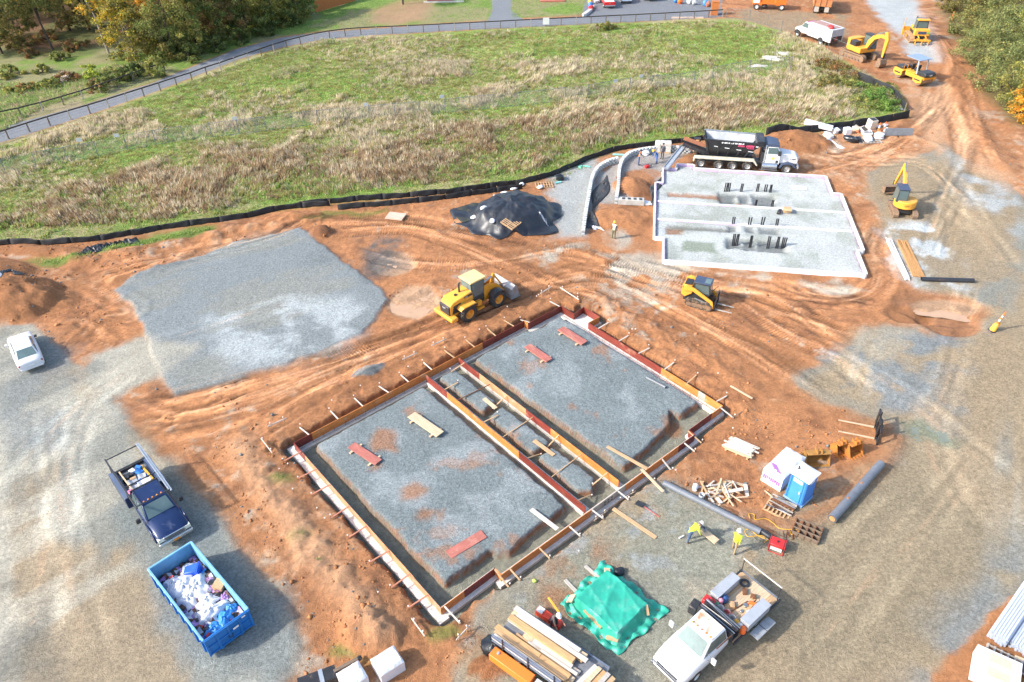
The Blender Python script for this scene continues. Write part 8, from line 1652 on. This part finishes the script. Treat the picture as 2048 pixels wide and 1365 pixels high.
_nt = MESH.node_tree; _b = _nt.nodes['Principled BSDF']; _b.inputs['Base Color'].default_value = (.5, .55, .58, 1); _b.inputs['Metallic'].default_value = .4; _b.inputs['Roughness'].default_value = .5
_n = nd(_nt, 'ShaderNodeTexNoise'); _n.inputs['Scale'].default_value = 1.5; _r = nd(_nt, 'ShaderNodeMapRange'); _r.inputs[3].default_value = .04; _r.inputs[4].default_value = .15; _nt.links.new(_n.outputs[0], _r.inputs[0]); _nt.links.new(_r.outputs[0], _b.inputs['Alpha'])
CHG = mat('fence_galvanised', (.20, .25, .26), .45, .5, .15, 3)
def chain(P, lab, h=1.75, sp=3.0, mesh=True, rail=True):
    pts = spline(px(*P), 6); acc = [0]
    for a, b in zip(pts[:-1], pts[1:]): acc.append(acc[-1] + math.hypot(b[0] - a[0], b[1] - a[1]))
    L = acc[-1]; n = max(1, int(L / sp)); r_ = thing('chain_link_fence', lab, 'fence', (pts[0][0], pts[0][1], 0)); q0 = None
    for i in range(n + 1):
        s = L * i / n; k = max(1, min(int(np.searchsorted(acc, s)), len(acc) - 1)); t = (s - acc[k - 1]) / (acc[k] - acc[k - 1] + 1e-9); a, b = pts[k - 1], pts[k]; x, y = a[0] + (b[0] - a[0]) * t, a[1] + (b[1] - a[1]) * t
        q = Vector((x - pts[0][0], y - pts[0][1], ground_h(x, y))); MB().cyl(q - V3(0, 0, .2), q + V3(0, 0, h + .05), .045, n=6).build('post', CHG, r_)
        if q0 is not None:
            if mesh: MB().panel([q0 + V3(0, 0, .08), q + V3(0, 0, .08), q + V3(0, 0, h), q0 + V3(0, 0, h)], .006).build('wire_mesh', MESH, r_)
            if rail and i % 3: MB().cyl(q0 + V3(0, 0, h), q + V3(0, 0, h), .022, n=5).build('top_rail', CHG, r_)
            MB().cyl(q0 + V3(0, 0, .08), q + V3(0, 0, .08), .018, n=5).build('bottom_rail', CHG, r_)
        q0 = q
    return r_
chain([(-120, 372), (34, 342), (147, 323), (256, 301), (369, 282), (475, 270), (588, 255), (694, 244), (813, 234), (965, 219), (1039, 212), (1138, 202), (1189, 195), (1285, 179), (1353, 176), (1480, 150), (1580, 140)], 'grey chain link fence crossing the meadow')
chain([(1452, 36), (1500, 40), (1540, 52), (1562, 62)], 'short chain link fence by the orange locker', 1.5, 3.2, False)
chain([(1655, 97), (1688, 110)], 'bare fence bay behind the white service truck', 1.6, 2.2, False)
for k, q in enumerate([(166, 302), (240, 293), (474, 258), (734, 230), (885, 214), (1230, 182), (1281, 172)]):
    p = g(*q); o = MB().bb(-.28, .28, -.012, .012, 0, .4).build('fence_sign', WHITE, None, p + V3(0, 0, 1.1), (0, 0, R(15))); tag(o, 'small white sign on the meadow chain link fence, %s from the left' % ['first', 'second', 'third', 'fourth', 'fifth', 'sixth', 'seventh'][k], 'sign')
sg = thing('trail_sign', 'white square sign on the trail rail fence', 'sign', g(1092, 54)); MB().bb(-.5, .5, -.03, .03, .35, 1.4).build('board', WHITE, sg); MB().bb(-.05, .05, .03, .12, 0, 1.4).build('post', POSTW, sg)
# stained board fence
bf = thing('board_fence', 'orange stained board fence at the top edge beside the trees', 'fence', g(632, 26)); ORW = mat('stained_boards', (.46, .15, .04), .7, 0, .25, 2, .05, stretch=(6, 6, 1)); A_, B_ = g(632, 27), g(712, 3); dv = (B_ - A_); Lb = dv.length; dv.normalize()
ME_BD = proto(MB().bb(0, .145, -.012, .012, .05, 1.9), 'board', ORW)
for i in range(int(Lb / .15)): p = dv * (i * .15); inst('board', ME_BD, bf, p, (0, 0, math.atan2(dv.y, dv.x)), (1, 1, rng.uniform(.98, 1.02)))
for z in (.4, 1.5): MB().beam(V3(0, .04, z), dv * Lb + V3(0, .04, z), .04, .09).build('rail', ORW, bf)
# locker, low wall and yard clutter
lk = thing('wood_locker', 'orange wooden locker standing at the end of the trail fence', 'locker', g(1428, 30), R(-10)); MB().bb(-.6, .6, -.5, .5, 0, 2.1).build('carcass', ORW, lk, bevel=.02); MB().bb(.601, .61, -.4, .4, .1, 1.9).build('dark_opening', CATK, lk); MB().bb(-.65, .65, -.55, .55, 2.105, 2.17).build('top', ORW, lk)
gw = thing('stone_wall', 'low grey stone wall curving at the corner of the parking', 'wall', g(1170, 30))
for i in range(9): q = g(1168 + i * 2.1, 33 - i * 1.6 - (i > 6) * 3); inst('stone', ME_BK[0], gw, q - gw.location, (0, 0, .6 + i * .1), (1.9, 1.8, 2.2))
for k, (q, m, lab) in enumerate([((1182, 22), RED, 'pink red toy on the wall by the red pickup'), ((1181, 15), BLUE, 'blue toy on the wall by the red pickup'), ((1180, 8), YEL, 'yellow toy on the wall by the red pickup'), ((1193, 6), WHITE, 'white item left of the red pickup'), ((1352, 6), BLUE, 'blue item in the clutter of the parking'), ((1360, 8), ORANGE, 'orange item in the clutter of the parking'), ((1378, 8), WHITE, 'white item in the clutter of the parking'), ((1410, 12), BLUE, 'blue drum left of the orange locker'), ((1416, 14), mat('clutter_terracotta', (.4, .14, .08), .7), 'terracotta pot left of the orange locker'), ((1388, 10), mat('clutter_grey', (.5, .5, .5), .7), 'grey item in the clutter of the parking')]):
    o = MB().blob((0, 0, .4), .45, .4, .5, .2, 9, 6, k).build('yard_item', m, None, g(*q)); tag(o, lab, 'yard item')
o = MB().bb(-2.6, 2.6, -.15, .15, 0, .2).build('kerb_strip', mat('kerb_pink', (.66, .5, .4), .8), None, g(1375, 37), (0, 0, R(-4))); tag(o, 'pale kerb stone strip under the trail fence end', 'kerb')
fl = thing('garden_bed', 'low garden bed with a red edge at the top edge', 'garden bed', g(888, 3)); MB().bb(-3.0, 1.6, -.5, .5, 0, .35).build('edge', mat('bed_red', (.35, .1, .07), .7), fl, bevel=.03); MB().bb(-3.6, 3.6, -.95, -.6, 0, .2).build('stone_edge', CONC_L, fl)
gb2 = MB().bb(-2.2, 2.2, -.4, .4, 0, .3).build('garden_bed', mat('bed_red2', (.4, .13, .09), .7), None, g(1105, 4), bevel=.03); tag(gb2, 'red brick edged bed on the lawn right of the driveway', 'garden bed')
# rocks, clods and pebbles on the soil: loose stuff
nR = 5200; rs_ = np.random.default_rng(11)
cand = []
zones = [px((230, 500), (640, 440), (1300, 500), (1330, 560), (1760, 600), (1780, 860), (1500, 1040), (1330, 960), (1450, 810), (1130, 600), (560, 880), (300, 880)), px((310, 900), (560, 880), (880, 1240), (1000, 1300), (900, 1365), (600, 1365), (600, 1290), (480, 1090)), px((1500, 300), (1880, 240), (2048, 250), (2048, 380), (1750, 320)), px((1760, 860), (1640, 1050), (1330, 970), (1450, 810)), px((0, 500), (300, 480), (280, 640), (100, 680), (0, 640))]
V_, F_, K_ = [], [], []
base = np.array([(1, 0, 0), (0, 1, 0), (-1, 0, 0), (0, -1, 0), (0, 0, 1), (0, 0, -.3)], float); tri = np.array([(0, 1, 4), (1, 2, 4), (2, 3, 4), (3, 0, 4), (1, 0, 5), (2, 1, 5), (3, 2, 5), (0, 3, 5)])
for zi, Z in enumerate(zones):
    xs, ys = zip(*Z); n = [1800, 900, 400, 400, 700][zi]; qx = rs_.uniform(min(xs), max(xs), n * 2); qy = rs_.uniform(min(ys), max(ys), n * 2); ok = (poly_sd(qx, qy, Z) > 0) & (fbm(qx, qy, .5, 3, 300) > .47) & (GA.reshape(ny, nx)[np.clip(np.searchsorted(YS, qy), 0, ny - 1), np.clip(np.searchsorted(XS, qx), 0, nx - 1)] < .15); qx, qy = qx[ok][:n], qy[ok][:n]
    for x, y in zip(qx, qy):
        s = rs_.choice((.05, .06, .08, .11, .17), p=(.3, .3, .25, .11, .04)); b_ = base * s * rs_.uniform(.6, 1.3, (6, 1)) * rs_.uniform(.7, 1.3, (1, 3)); a = rs_.uniform(0, 6.28); c_, s_ = math.cos(a), math.sin(a); b_ = b_ @ np.array([[c_, s_, 0], [-s_, c_, 0], [0, 0, 1]])
        F_.append(tri + 6 * len(V_)); V_.append(b_ + np.array([x, y, ground_h(x, y)])); K_.append(np.repeat((SOIL * rs_.uniform(.75, 1.15))[None] if rs_.random() < .85 else (GRAV * .8)[None], 6, 0))
tag(colmesh('soil_clods', np.concatenate(V_), np.concatenate(F_), np.concatenate(K_), vmat('clod_soil', rough=.95, noise=.2)), 'loose soil clods and stones strewn over the site', 'soil clods', None, 'stuff')

# ---------------------------------------------------------------- grass
def blades(name, poly, n, hfun, cfun, lab, seed, bpt=8, wfac=.05, spread=.18, excl=None):
    rs = np.random.default_rng(seed); P = px(*poly); xs, ys = zip(*P)
    x = rs.uniform(min(xs), max(xs), n * 3); y = rs.uniform(min(ys), max(ys), n * 3); ok = poly_sd(x, y, P) > .15
    for E_ in (excl or []): ok &= poly_sd(x, y, px(*E_)) < 0
    x, y = x[ok][:n], y[ok][:n]; m = len(x)
    j = np.clip(np.searchsorted(XS, x) - 1, 0, nx - 1); i = np.clip(np.searchsorted(YS, y) - 1, 0, ny - 1); z = H.reshape(ny, nx)[i, j]
    hh = hfun(x, y, rs); col = cfun(x, y, rs)
    x = np.repeat(x, bpt) + rs.normal(0, spread, m * bpt); y = np.repeat(y, bpt) + rs.normal(0, spread, m * bpt); z = np.repeat(z, bpt) - .02; h = np.repeat(hh, bpt) * rs.uniform(.55, 1.25, m * bpt); c = np.repeat(col, bpt, 0) * rs.uniform(.72, 1.3, (m * bpt, 1))
    a = rs.uniform(0, 6.28, m * bpt); wa = fbm(x, y, .12, 3, 401) * 6.28 * 1.5; lx = np.cos(wa) * .45 + np.cos(a) * .5; ly = np.sin(wa) * .45 + np.sin(a) * .5; w = wfac * (.5 + h) * rs.uniform(.6, 1.3, m * bpt)
    sx, sy = -np.sin(a) * w, np.cos(a) * w; N = len(x); V = np.empty((N, 3, 3), np.float32)
    V[:, 0] = np.stack([x - sx, y - sy, z], 1); V[:, 1] = np.stack([x + sx, y + sy, z], 1); V[:, 2] = np.stack([x + lx * h * .6, y + ly * h * .6, z + h], 1); T_ = np.arange(N * 3).reshape(-1, 3)
    cc = np.repeat(c[:, None, :], 3, 1); return tag(colmesh(name, V.reshape(-1, 3), T_, cc.reshape(-1, 3), GRASSMAT), lab, 'grass', None, 'stuff')
STRAW = np.array((.58, .475, .31)); STRAWL = np.array((.66, .565, .40)); BRN = np.array((.37, .26, .155)); OLV = np.array((.36, .33, .12)); GR1 = np.array((.32, .46, .12)); GR2 = np.array((.27, .40, .12)); YGR = np.array((.52, .54, .19))
BROWNBAND = px((-200, 420), (60, 400), (250, 340), (420, 300), (560, 290), (700, 300), (900, 262), (1100, 232), (1300, 205), (1460, 200), (1640, 215), (1700, 230), (1560, 258), (1400, 268), (1260, 275), (1130, 320), (1040, 350), (860, 372), (640, 395), (500, 400), (330, 430), (160, 455), (0, 465), (-200, 470))
GREENTOP = px((440, 140), (560, 104), (700, 85), (900, 72), (1100, 62), (1300, 55), (1460, 45), (1600, 90), (1600, 140), (1400, 140), (1200, 130), (1000, 120), (860, 130), (760, 190), (600, 200), (480, 190))
FENCEG = px((-200, 500), (0, 478), (160, 472), (300, 458), (560, 415), (860, 384), (1060, 358), (1130, 338), (1190, 310), (1300, 286), (1450, 272), (1640, 258), (1812, 230), (1800, 222), (1640, 246), (1450, 262), (1300, 275), (1180, 302), (1060, 344), (860, 370), (560, 400), (300, 440), (0, 460), (-200, 480))
def mz(x, y):
    bw = smooth(-1.5, 2.0, poly_sd(x + (fbm(x, y, .15, 3, 411) - .5) * 8, y + (fbm(x, y, .15, 3, 412) - .5) * 8, BROWNBAND)); gt = smooth(-2, 3, poly_sd(x + (fbm(x, y, .12, 3, 413) - .5) * 10, y, GREENTOP)); fg = smooth(-.6, .6, poly_sd(x, y, FENCEG)); n1 = fbm(x * .6, y, .10, 4, 421); n2 = fbm(x, y, .28, 4, 431)
    dry = np.clip(.04 + smooth(.38, .60, n1 * .5 + n2 * .5) * .85 + bw * .35 - gt * .45 * smooth(.35, .6, n2) - fg * .9, 0, 1); return bw, gt, fg, dry, n1, n2
def mcol(x, y, rs):
    bw, gt, fg, dry, n1, n2 = mz(x, y); m = len(x); r = rs.random(m)
    d = np.where((r < .72 * bw)[:, None], BRN * 1.15, np.where((r < .75)[:, None], STRAW, STRAWL)); r2 = rs.random(m); gcol = np.where((r2 < .42)[:, None], GR1, np.where((r2 < .62)[:, None], GR2, np.where((r2 < .85)[:, None], YGR, OLV)))
    return np.where((rs.random(m) < dry * .88 + .06)[:, None], d, gcol)
def mh(x, y, rs):
    bw, gt, fg, dry, n1, n2 = mz(x, y); return np.clip(.15 + dry * .30 + bw * .25 * n2 - fg * .12 + .3 * smooth(.6, .75, n2), .12, 1.0)
MEX = [(-400, 470), (0, 481), (160, 476), (300, 460), (420, 438), (560, 418), (700, 400), (860, 386), (960, 376), (1060, 360), (1130, 340), (1180, 316), (1230, 298), (1300, 286), (1390, 276), (1450, 272), (1560, 266), (1640, 260), (1740, 244), (1808, 230), (1802, 200), (1786, 182), (1745, 158), (1700, 132), (1640, 98), (1560, 66), (1470, 44), (1380, 44), (1200, 52), (1000, 62), (900, 68), (760, 76), (640, 86), (560, 103), (480, 126), (300, 196), (160, 246), (0, 296), (-400, 415)]
blades('meadow_grass', MEX, 70000, mh, mcol, 'tall mixed dry and green grass of the meadow', 1, 11, .075, .2)
def tus(x, y, rs): bw, gt, fg, dry, n1, n2 = mz(x, y); return np.clip((.55 + .5 * n2) * (.35 + .65 * dry) * (1 - .7 * fg), .15, 1.1)
blades('meadow_tussocks', MEX, 6500, tus, lambda x, y, rs: np.where((rs.random(len(x)) < .45 * mz(x, y)[0])[:, None], BRN, np.where((rs.random(len(x)) < mz(x, y)[3])[:, None], STRAWL, OLV)), 'tall pale and brown grass tussocks standing in the meadow', 9, 26, .05, .16)
def lawnc(x, y, rs): r = rs.random(len(x)); return np.where((r < .6)[:, None], GR1 * .95, np.where((r < .85)[:, None], GR2, YGR * .9))
blades('lawn_grass', [(-60, 250), (160, 205), (300, 160), (470, 92), (560, 70), (700, 55), (900, 43), (985, 36), (985, -30), (560, -30), (330, 100), (160, 180), (-60, 225)], 9000, lambda x, y, rs: rs.uniform(.05, .14, len(x)), lawnc, 'short green grass above the trail', 2, 6, .08, .3, [[(735, 40), (790, -5), (880, -5), (860, 42), (780, 55)]])
blades('lawn_grass', [(1022, 38), (1020, -30), (1190, -30), (1165, 28)], 2500, lambda x, y, rs: rs.uniform(.05, .14, len(x)), lawnc, 'short green grass between driveway and parking', 3, 6, .08, .3)
blades('bank_grass', [(-60, 300), (-60, 160), (90, 170), (230, 130), (330, 120), (330, 135), (235, 165), (90, 215)], 5000, lambda x, y, rs: rs.uniform(.12, .5, len(x)), lambda x, y, rs: np.where((rs.random(len(x)) < .4)[:, None], STRAW * .9, lawnc(x, y, rs)), 'rough grass on the slope below the woods', 4, 7, .07, .25)
blades('fence_line_grass', [(60, 524), (190, 508), (240, 488), (420, 455), (430, 462), (270, 495), (100, 530)], 1200, lambda x, y, rs: rs.uniform(.08, .25, len(x)), lawnc, 'green grass strip inside the left silt fence', 5, 8, .05, .15)
blades('fence_line_grass', [(1060, 372), (1180, 330), (1300, 296), (1400, 288), (1380, 298), (1260, 305), (1180, 335), (1110, 365)], 700, lambda x, y, rs: rs.uniform(.08, .25, len(x)), lambda x, y, rs: np.where((rs.random(len(x)) < .4)[:, None], STRAW * .8, lawnc(x, y, rs)), 'grass strip below the silt fence by the curved walls', 6, 8, .05, .15)
for k, (q, n) in enumerate([((690, 1302), 60), ((742, 1306), 50), ((885, 1266), 40), ((600, 1072), 40), ((560, 958), 25), ((640, 1125), 25)]):
    c_ = G(*q); s_ = .6; poly = [(q[0] - 14, q[1] - 5), (q[0] + 14, q[1] - 5), (q[0] + 14, q[1] + 5), (q[0] - 14, q[1] + 5)]
    blades('weed_tuft', poly, n, lambda x, y, rs: rs.uniform(.04, .1, len(x)), lambda x, y, rs: np.where((rs.random(len(x)) < .5)[:, None], GR1, GR2), 'small green weeds on the soil, patch %s' % ['left of the white blocks', 'above the white blocks', 'by the bottom corner form', 'on the left berm', 'high on the left berm', 'in the middle of the left berm'][k], 20 + k, 6, .04, .08)

# ---------------------------------------------------------------- trees and shrubs
LEAF = vmat('leaves', trans=.4, noise=.25, nscale=1.2); BARK = mat('bark_grey', (.25, .22, .18), .9, 0, .3, 3, 0, .3, 12); BARKD = mat('bark_dark', (.075, .055, .042), .9, 0, .3, 3, 0, .3, 12)
def tree(p, h, rad, cols, lab, seed, trunk=True, lean=(0, 0), nleaf=4200, leaf=.22, z0=.25, bark=BARKD, name='tree', cat='tree', shape=1.0, clumps=46, tr=.16):
    rs = np.random.default_rng(seed); r_ = thing(name, lab, cat, p)
    top = np.array([lean[0], lean[1], h]); cl = []
    for i in range(clumps):
        t = rs.uniform(z0, 1.0); a = rs.uniform(0, 6.28); prof = math.sin(math.pi * min(1, (t - z0) / (1 - z0) * .8 + .2)) ** .7 * shape + .12; rr = rad * prof * rs.uniform(.35, 1.0); c_ = top * t; cl.append((c_[0] + rr * math.cos(a), c_[1] + rr * math.sin(a), c_[2] * 1.0, rad * rs.uniform(.12, .27)))
    cl = np.array(cl); k = rs.integers(0, clumps, nleaf); d = rs.normal(0, 1, (nleaf, 3)); d /= np.linalg.norm(d, axis=1)[:, None]; pos = cl[k, :3] + d * cl[k, 3][:, None] * rs.uniform(.3, 1.05, nleaf)[:, None] * np.array([1, 1, .75])
    pos[:, 2] = np.maximum(pos[:, 2], .05); u = rs.normal(0, 1, (nleaf, 3)); u /= np.linalg.norm(u, axis=1)[:, None]; w = np.cross(u, d); w /= np.linalg.norm(w, axis=1)[:, None] + 1e-9; s = leaf * rs.uniform(.5, 1.2, nleaf)[:, None]
    V = np.stack([pos - u * s, pos + w * s * .55, pos + u * s, pos - w * s * .55], 1).reshape(-1, 3); Fq_ = np.arange(nleaf * 4).reshape(-1, 4)
    cols = np.asarray(cols, float) * 1.8; cc = cols[rs.integers(0, len(cols), clumps)][k] * rs.uniform(.65, 1.35, (nleaf, 1)); alt = rs.random(nleaf) < .3; cc[alt] = cols[rs.integers(0, len(cols), alt.sum())]
    cr = colmesh('crown', V, Fq_, np.repeat(cc, 4, 0), LEAF, r_)
    if trunk:
        pts = [(0, 0, -.2)] + [tuple(top * t + rs.normal(0, .08 * h / 8, 3) * (1 if t < .95 else 0)) for t in (.2, .4, .6, .8, .97)]; t_ = MB().tube(pts, [tr * (1.15 - .19 * i) for i in range(6)], 8).build('trunk', bark, r_)
        for i in range(7):
            t = rs.uniform(z0 + .05, .8); b_ = top * t; c_ = cl[rs.integers(0, clumps), :3]; m_ = (b_ + c_) / 2 + np.array([0, 0, -.1]); MB().tube([tuple(b_), tuple(m_), tuple(c_)], [tr * .45, tr * .3, tr * .12], 5).build('limb', bark, t_)
    else:
        for i in range(4):
            c_ = cl[rs.integers(0, clumps), :3]; MB().tube([(rs.uniform(-.2, .2), rs.uniform(-.2, .2), -.1), tuple(c_ * np.array([.5, .5, .55])), tuple(c_)], [.07, .05, .02], 5).build('stem', bark, r_)
    return r_
DG = [(.05, .07, .024), (.07, .09, .028), (.10, .11, .035)]; MG = [(.12, .14, .04), (.17, .17, .05), (.09, .115, .032), (.22, .20, .055)]; YG = [(.28, .24, .04), (.38, .25, .03), (.20, .19, .04), (.16, .15, .04)]; OR = [(.50, .25, .03), (.42, .20, .03), (.26, .2, .05)]; OG = [(.12, .11, .035), (.17, .13, .04), (.08, .08, .03)]; RG = [(.13, .15, .055), (.17, .18, .07), (.20, .19, .065), (.10, .12, .045)]; RB = [(.20, .10, .04), (.14, .08, .035), (.12, .10, .04)]
for k, (q, h, rad, cols, ln, nl, lf_, z0, bk, lab) in enumerate([
    ((106, 100), 13, 3.6, DG + OG, (-2.5, 2), 3600, .22, .42, BARKD, 'dark tree with a bare lower trunk at the upper left'),
    ((218, 108), 12.5, 2.4, YG + OR, (-3.2, 4), 1500, .22, .45, BARK, 'thin pale trunked tree with sparse yellow leaves leaning left'),
    ((275, 118), 8.0, 3.0, YG + OG, (-1, .5), 3800, .2, .1, BARK, 'broad yellow green tree behind the upper rail fence'),
    ((255, 95), 9.0, 1.6, OR, (.3, 1), 1300, .2, .4, BARK, 'narrow golden orange tree behind the broad yellow one'),
    ((345, 112), 10.5, 3.6, OG + MG, (.5, 1), 5200, .2, .08, BARKD, 'large olive tree beside the trail, left of the dense green trees'),
    ((392, 92), 10, 3.6, MG + DG, (0, 1), 5600, .2, .06, BARKD, 'large green tree with light leaf tips over the trail'),
    ((440, 78), 9, 3.4, OG + RB, (0, 1), 4800, .2, .06, BARKD, 'brownish olive tree in the middle of the tree row'),
    ((492, 66), 9, 3.2, MG + DG, (0, 1), 4800, .2, .06, BARKD, 'dense mid green tree right of the brownish one'),
    ((545, 50), 8.5, 3.2, MG + YG[2:], (0, 1), 4800, .2, .06, BARKD, 'yellowish green tree near the right end of the tree row'),
    ((590, 36), 8, 3.0, DG + MG, (0, 1), 4400, .2, .05, BARKD, 'dark green tree at the right end of the tree row'),
    ((420, 30), 14, 4.5, OG + DG, (0, 1), 4200, .26, .1, BARKD, 'tall dark tree behind the middle of the tree row'),
    ((520, 12), 13, 4.5, DG + OG, (0, 1), 4200, .26, .1, BARKD, 'tall dark tree behind the right part of the tree row'),
    ((330, 55), 13, 3.8, OG + OR, (0, 1), 3600, .25, .2, BARKD, 'tall olive and orange tree behind the yellow tree'),
    ((20, 40), 15, 4.2, DG + OR[:1], (0, 0), 3600, .26, .35, BARKD, 'tall dark tree in the top left corner'),
    ((165, 25), 14, 3.2, OG, (-1, 0), 2200, .25, .5, BARKD, 'tall thin tree in the leaf covered wood'),
    ((40, 78), 9, 2.6, OG + DG, (-1, 1), 3400, .2, .3, BARKD, 'olive tree left of the bare trunked tree'), ((78, 38), 12, 3.0, DG + OG, (0, 1), 3000, .22, .25, BARKD, 'dark tree behind the bare trunked tree'), ((5, 108), 8, 2.6, OG, (-1, 0), 2600, .2, .3, BARKD, 'olive tree cut by the left edge'), ((140, 62), 7, 2.0, OG + RB, (0, 1), 1600, .2, .2, BARKD, 'small brownish tree on the leaf covered slope'), ((250, 40), 12, 3.2, OG + OR[:1], (0, 1), 3000, .22, .2, BARKD, 'olive tree between the leaning tree and the tree row'),
    ((180, 60), 10, 2.6, OG + YG[2:], (-1, 1), 2600, .2, .15, BARKD, 'olive yellow tree right behind the leaning pale tree'), ((110, 20), 14, 3.4, DG + OG, (0, 1), 2600, .24, .2, BARKD, 'tall dark tree deep in the leaf covered wood'), ((60, 10), 15, 3.6, OG + DG, (0, 0), 2600, .24, .2, BARKD, 'tall olive tree deep in the wood near the left corner'),
    ((600, 5), 10, 3.4, DG, (0, 0), 3600, .25, .1, BARKD, 'very dark tree against the board fence')]):
    wide = k not in (1, 3, 14); tree(g(*q), h, rad * (1.3 if wide else 1.1), cols, lab, 500 + k, True, ln, int(nl * (3.0 if wide else 1.6)), lf_ * .85, z0 * (.4 if k > 1 and wide else 1), bk, clumps=130 if wide else 60)
tree(g(806, 9), 8, 3.0, OG, 'single tree on the lawn whose dark trunk foot shows at the top edge', 560, True, (0, 0), 2500, .25, .55, BARKD)
for k, (q, h, rad, cols, lab) in enumerate([
    ((180, 155), 1.6, 1.4, [(.22, .26, .04), (.28, .30, .06)], 'bright yellow green broom bush above the upper rail fence'), ((232, 165), 2.0, 2.2, DG + MG, 'dark round bush at the upper rail fence'), ((200, 180), 1.4, 1.8, MG + RB, 'low mixed bush on the upper rail fence line'), ((310, 150), 2.2, 2.4, MG + YG[2:], 'bush filling the gap at the end of the upper rail fence'), ((270, 155), 1.8, 2.0, DG, 'dark low bush under the yellow tree'), ((380, 120), 2.2, 2.6, DG + MG, 'dark bush at the trail under the large green tree'), ((430, 102), 2.0, 2.4, DG, 'dark bush at the trail under the brownish tree'), ((480, 86), 2.0, 2.4, DG + MG, 'dark bush at the trail under the mid green tree'), ((530, 70), 2.0, 2.4, DG, 'dark bush at the trail right end'), ((578, 52), 2.2, 2.4, DG, 'dark bush beside the lawn at the tree row end'), ((120, 120), 1.2, 1.5, MG, 'small green bush under the dark upper left tree'), ((85, 145), 1.0, 1.4, MG + YG[2:], 'small pale bush on the upper left slope'), ((20, 150), 1.2, 2.2, MG, 'wide low bush at the left edge of the slope'), ((135, 160), .9, 2.2, RB + [(.3, .25, .2)], 'grey brown brush patch on the upper left slope'), ((60, 112), 1.0, 1.6, RB, 'reddish brown brush under the upper left trees'), ((40, 95), 1.4, 2.4, OG + RB, 'brown green undergrowth under the left edge trees'), ((150, 98), 1.3, 2.2, OG + RB, 'brown green undergrowth beside the leaning pale tree'), ((95, 80), 1.2, 2.4, RB + OG, 'rusty undergrowth in the leaf covered wood'), ((100, 172), .8, 2.0, MG, 'low weeds on the slope above the upper rail fence'), ((45, 182), .8, 2.0, MG + RB, 'low weeds on the slope at the left edge')]):
    tree(g(*q), h, rad, cols, lab, 600 + k, False, (0, 0), int(500 + 700 * rad), .16, .05, BARKD, 'bush', 'bush', 1.0, 26)
for k, (q, h, rad, cols, lab) in enumerate([
    ((1960, 130), 4.6, 3.6, RG, 'grey green willow bush at the edge of the haul road'), ((2010, 175), 5.0, 3.8, RG, 'tall grey green willow bush on the right bank'), ((2045, 215), 5.2, 3.4, YG[2:] + RG, 'yellow green bush at the right edge'), ((2062, 240), 4.5, 2.6, OR, 'golden orange bush cut by the right edge'), ((2000, 95), 5.0, 3.8, RG, 'grey green bush in the upper part of the right bank'), ((2050, 120), 6.0, 4.2, RG + MG, 'large green bush at the right edge, upper one'), ((1945, 70), 3.4, 3.0, OG + RG, 'olive bush near the dark stump on the right bank'), ((1990, 48), 5.0, 4.0, RG + OG, 'loose olive bush high on the right bank'), ((2050, 60), 7.0, 4.5, MG, 'tall green bush in the top right corner'), ((1920, 22), 3.5, 3.2, OG, 'olive brush left of the dark trunk'), ((1985, 8), 6.5, 4.0, OG + MG, 'tall olive bush at the top of the right bank'), ((2080, 170), 6.0, 4.0, RG, 'green bush beyond the right edge of the bank')]):
    tree(g(*q), h * 1.1, rad * 1.1, cols, lab, 700 + k, False, (0, 0), 9000, .13, .03, BARKD, 'bush', 'bush', 1.1, 110)
tree(g(1912, 8), 11, 1.6, OG, 'dark trunked tree at the top of the right bank', 740, True, (.4, 3), 900, .25, .7, BARKD, tr=.35)
mp = MB().bb(-.08, .08, -.08, .08, 0, 1.4).build('marker_post', ORANGE, None, g(1903, 42)); tag(mp, 'orange topped marker post on the right bank', 'marker post')
for k, (q, h, rad, cols, lab) in enumerate([((1680, 150), 1.1, 2.6, RB + OG, 'reddish bramble patch behind the excavator'), ((1650, 135), 1.0, 2.0, OG + RB, 'brown bramble patch left of the excavator'), ((1700, 180), .8, 2.8, MG + [(.09, .15, .035)], 'green bramble mat inside the curved silt fence'), ((1750, 195), .8, 2.8, [(.08, .14, .03), (.10, .17, .04)], 'bright green bramble mat at the bend of the silt fence'), ((1770, 215), .7, 2.2, [(.08, .14, .03), (.12, .18, .04)], 'small green bramble mat by the white scrap'), ((1720, 210), .7, 2.4, MG, 'dull green bramble mat below the curved silt fence'), ((1770, 178), .6, 1.4, MG, 'small weeds outside the curved silt fence'), ((1660, 175), .9, 2.2, OG, 'olive weeds left of the bramble mats'), ((1215, 58), 1.0, 1.8, OG + MG, 'low bush on the trail fence near the white sign')]):
    tree(g(*q), h, rad, cols, lab, 760 + k, False, (0, 0), 1700, .13, .03, BARKD, 'bramble', 'bramble', 1.1, 34)
# white rocks on the meadow
for k, q in enumerate([(1552, 118), (1560, 108), (1515, 134)]):
    o = MB().blob((0, 0, .02), 2.0 if k < 2 else 1.5, 1.4 if k < 2 else .5, .22, .3, 12, 6, k).build('stone_heap', mat('pale_stones', (.55, .52, .46), .9, 0, .25, 3, .1, .4, 12), None, g(*q)); tag(o, 'pale stone heap in the green meadow, %s' % ['largest one', 'rear one', 'flat left one'][k], 'stone heap')
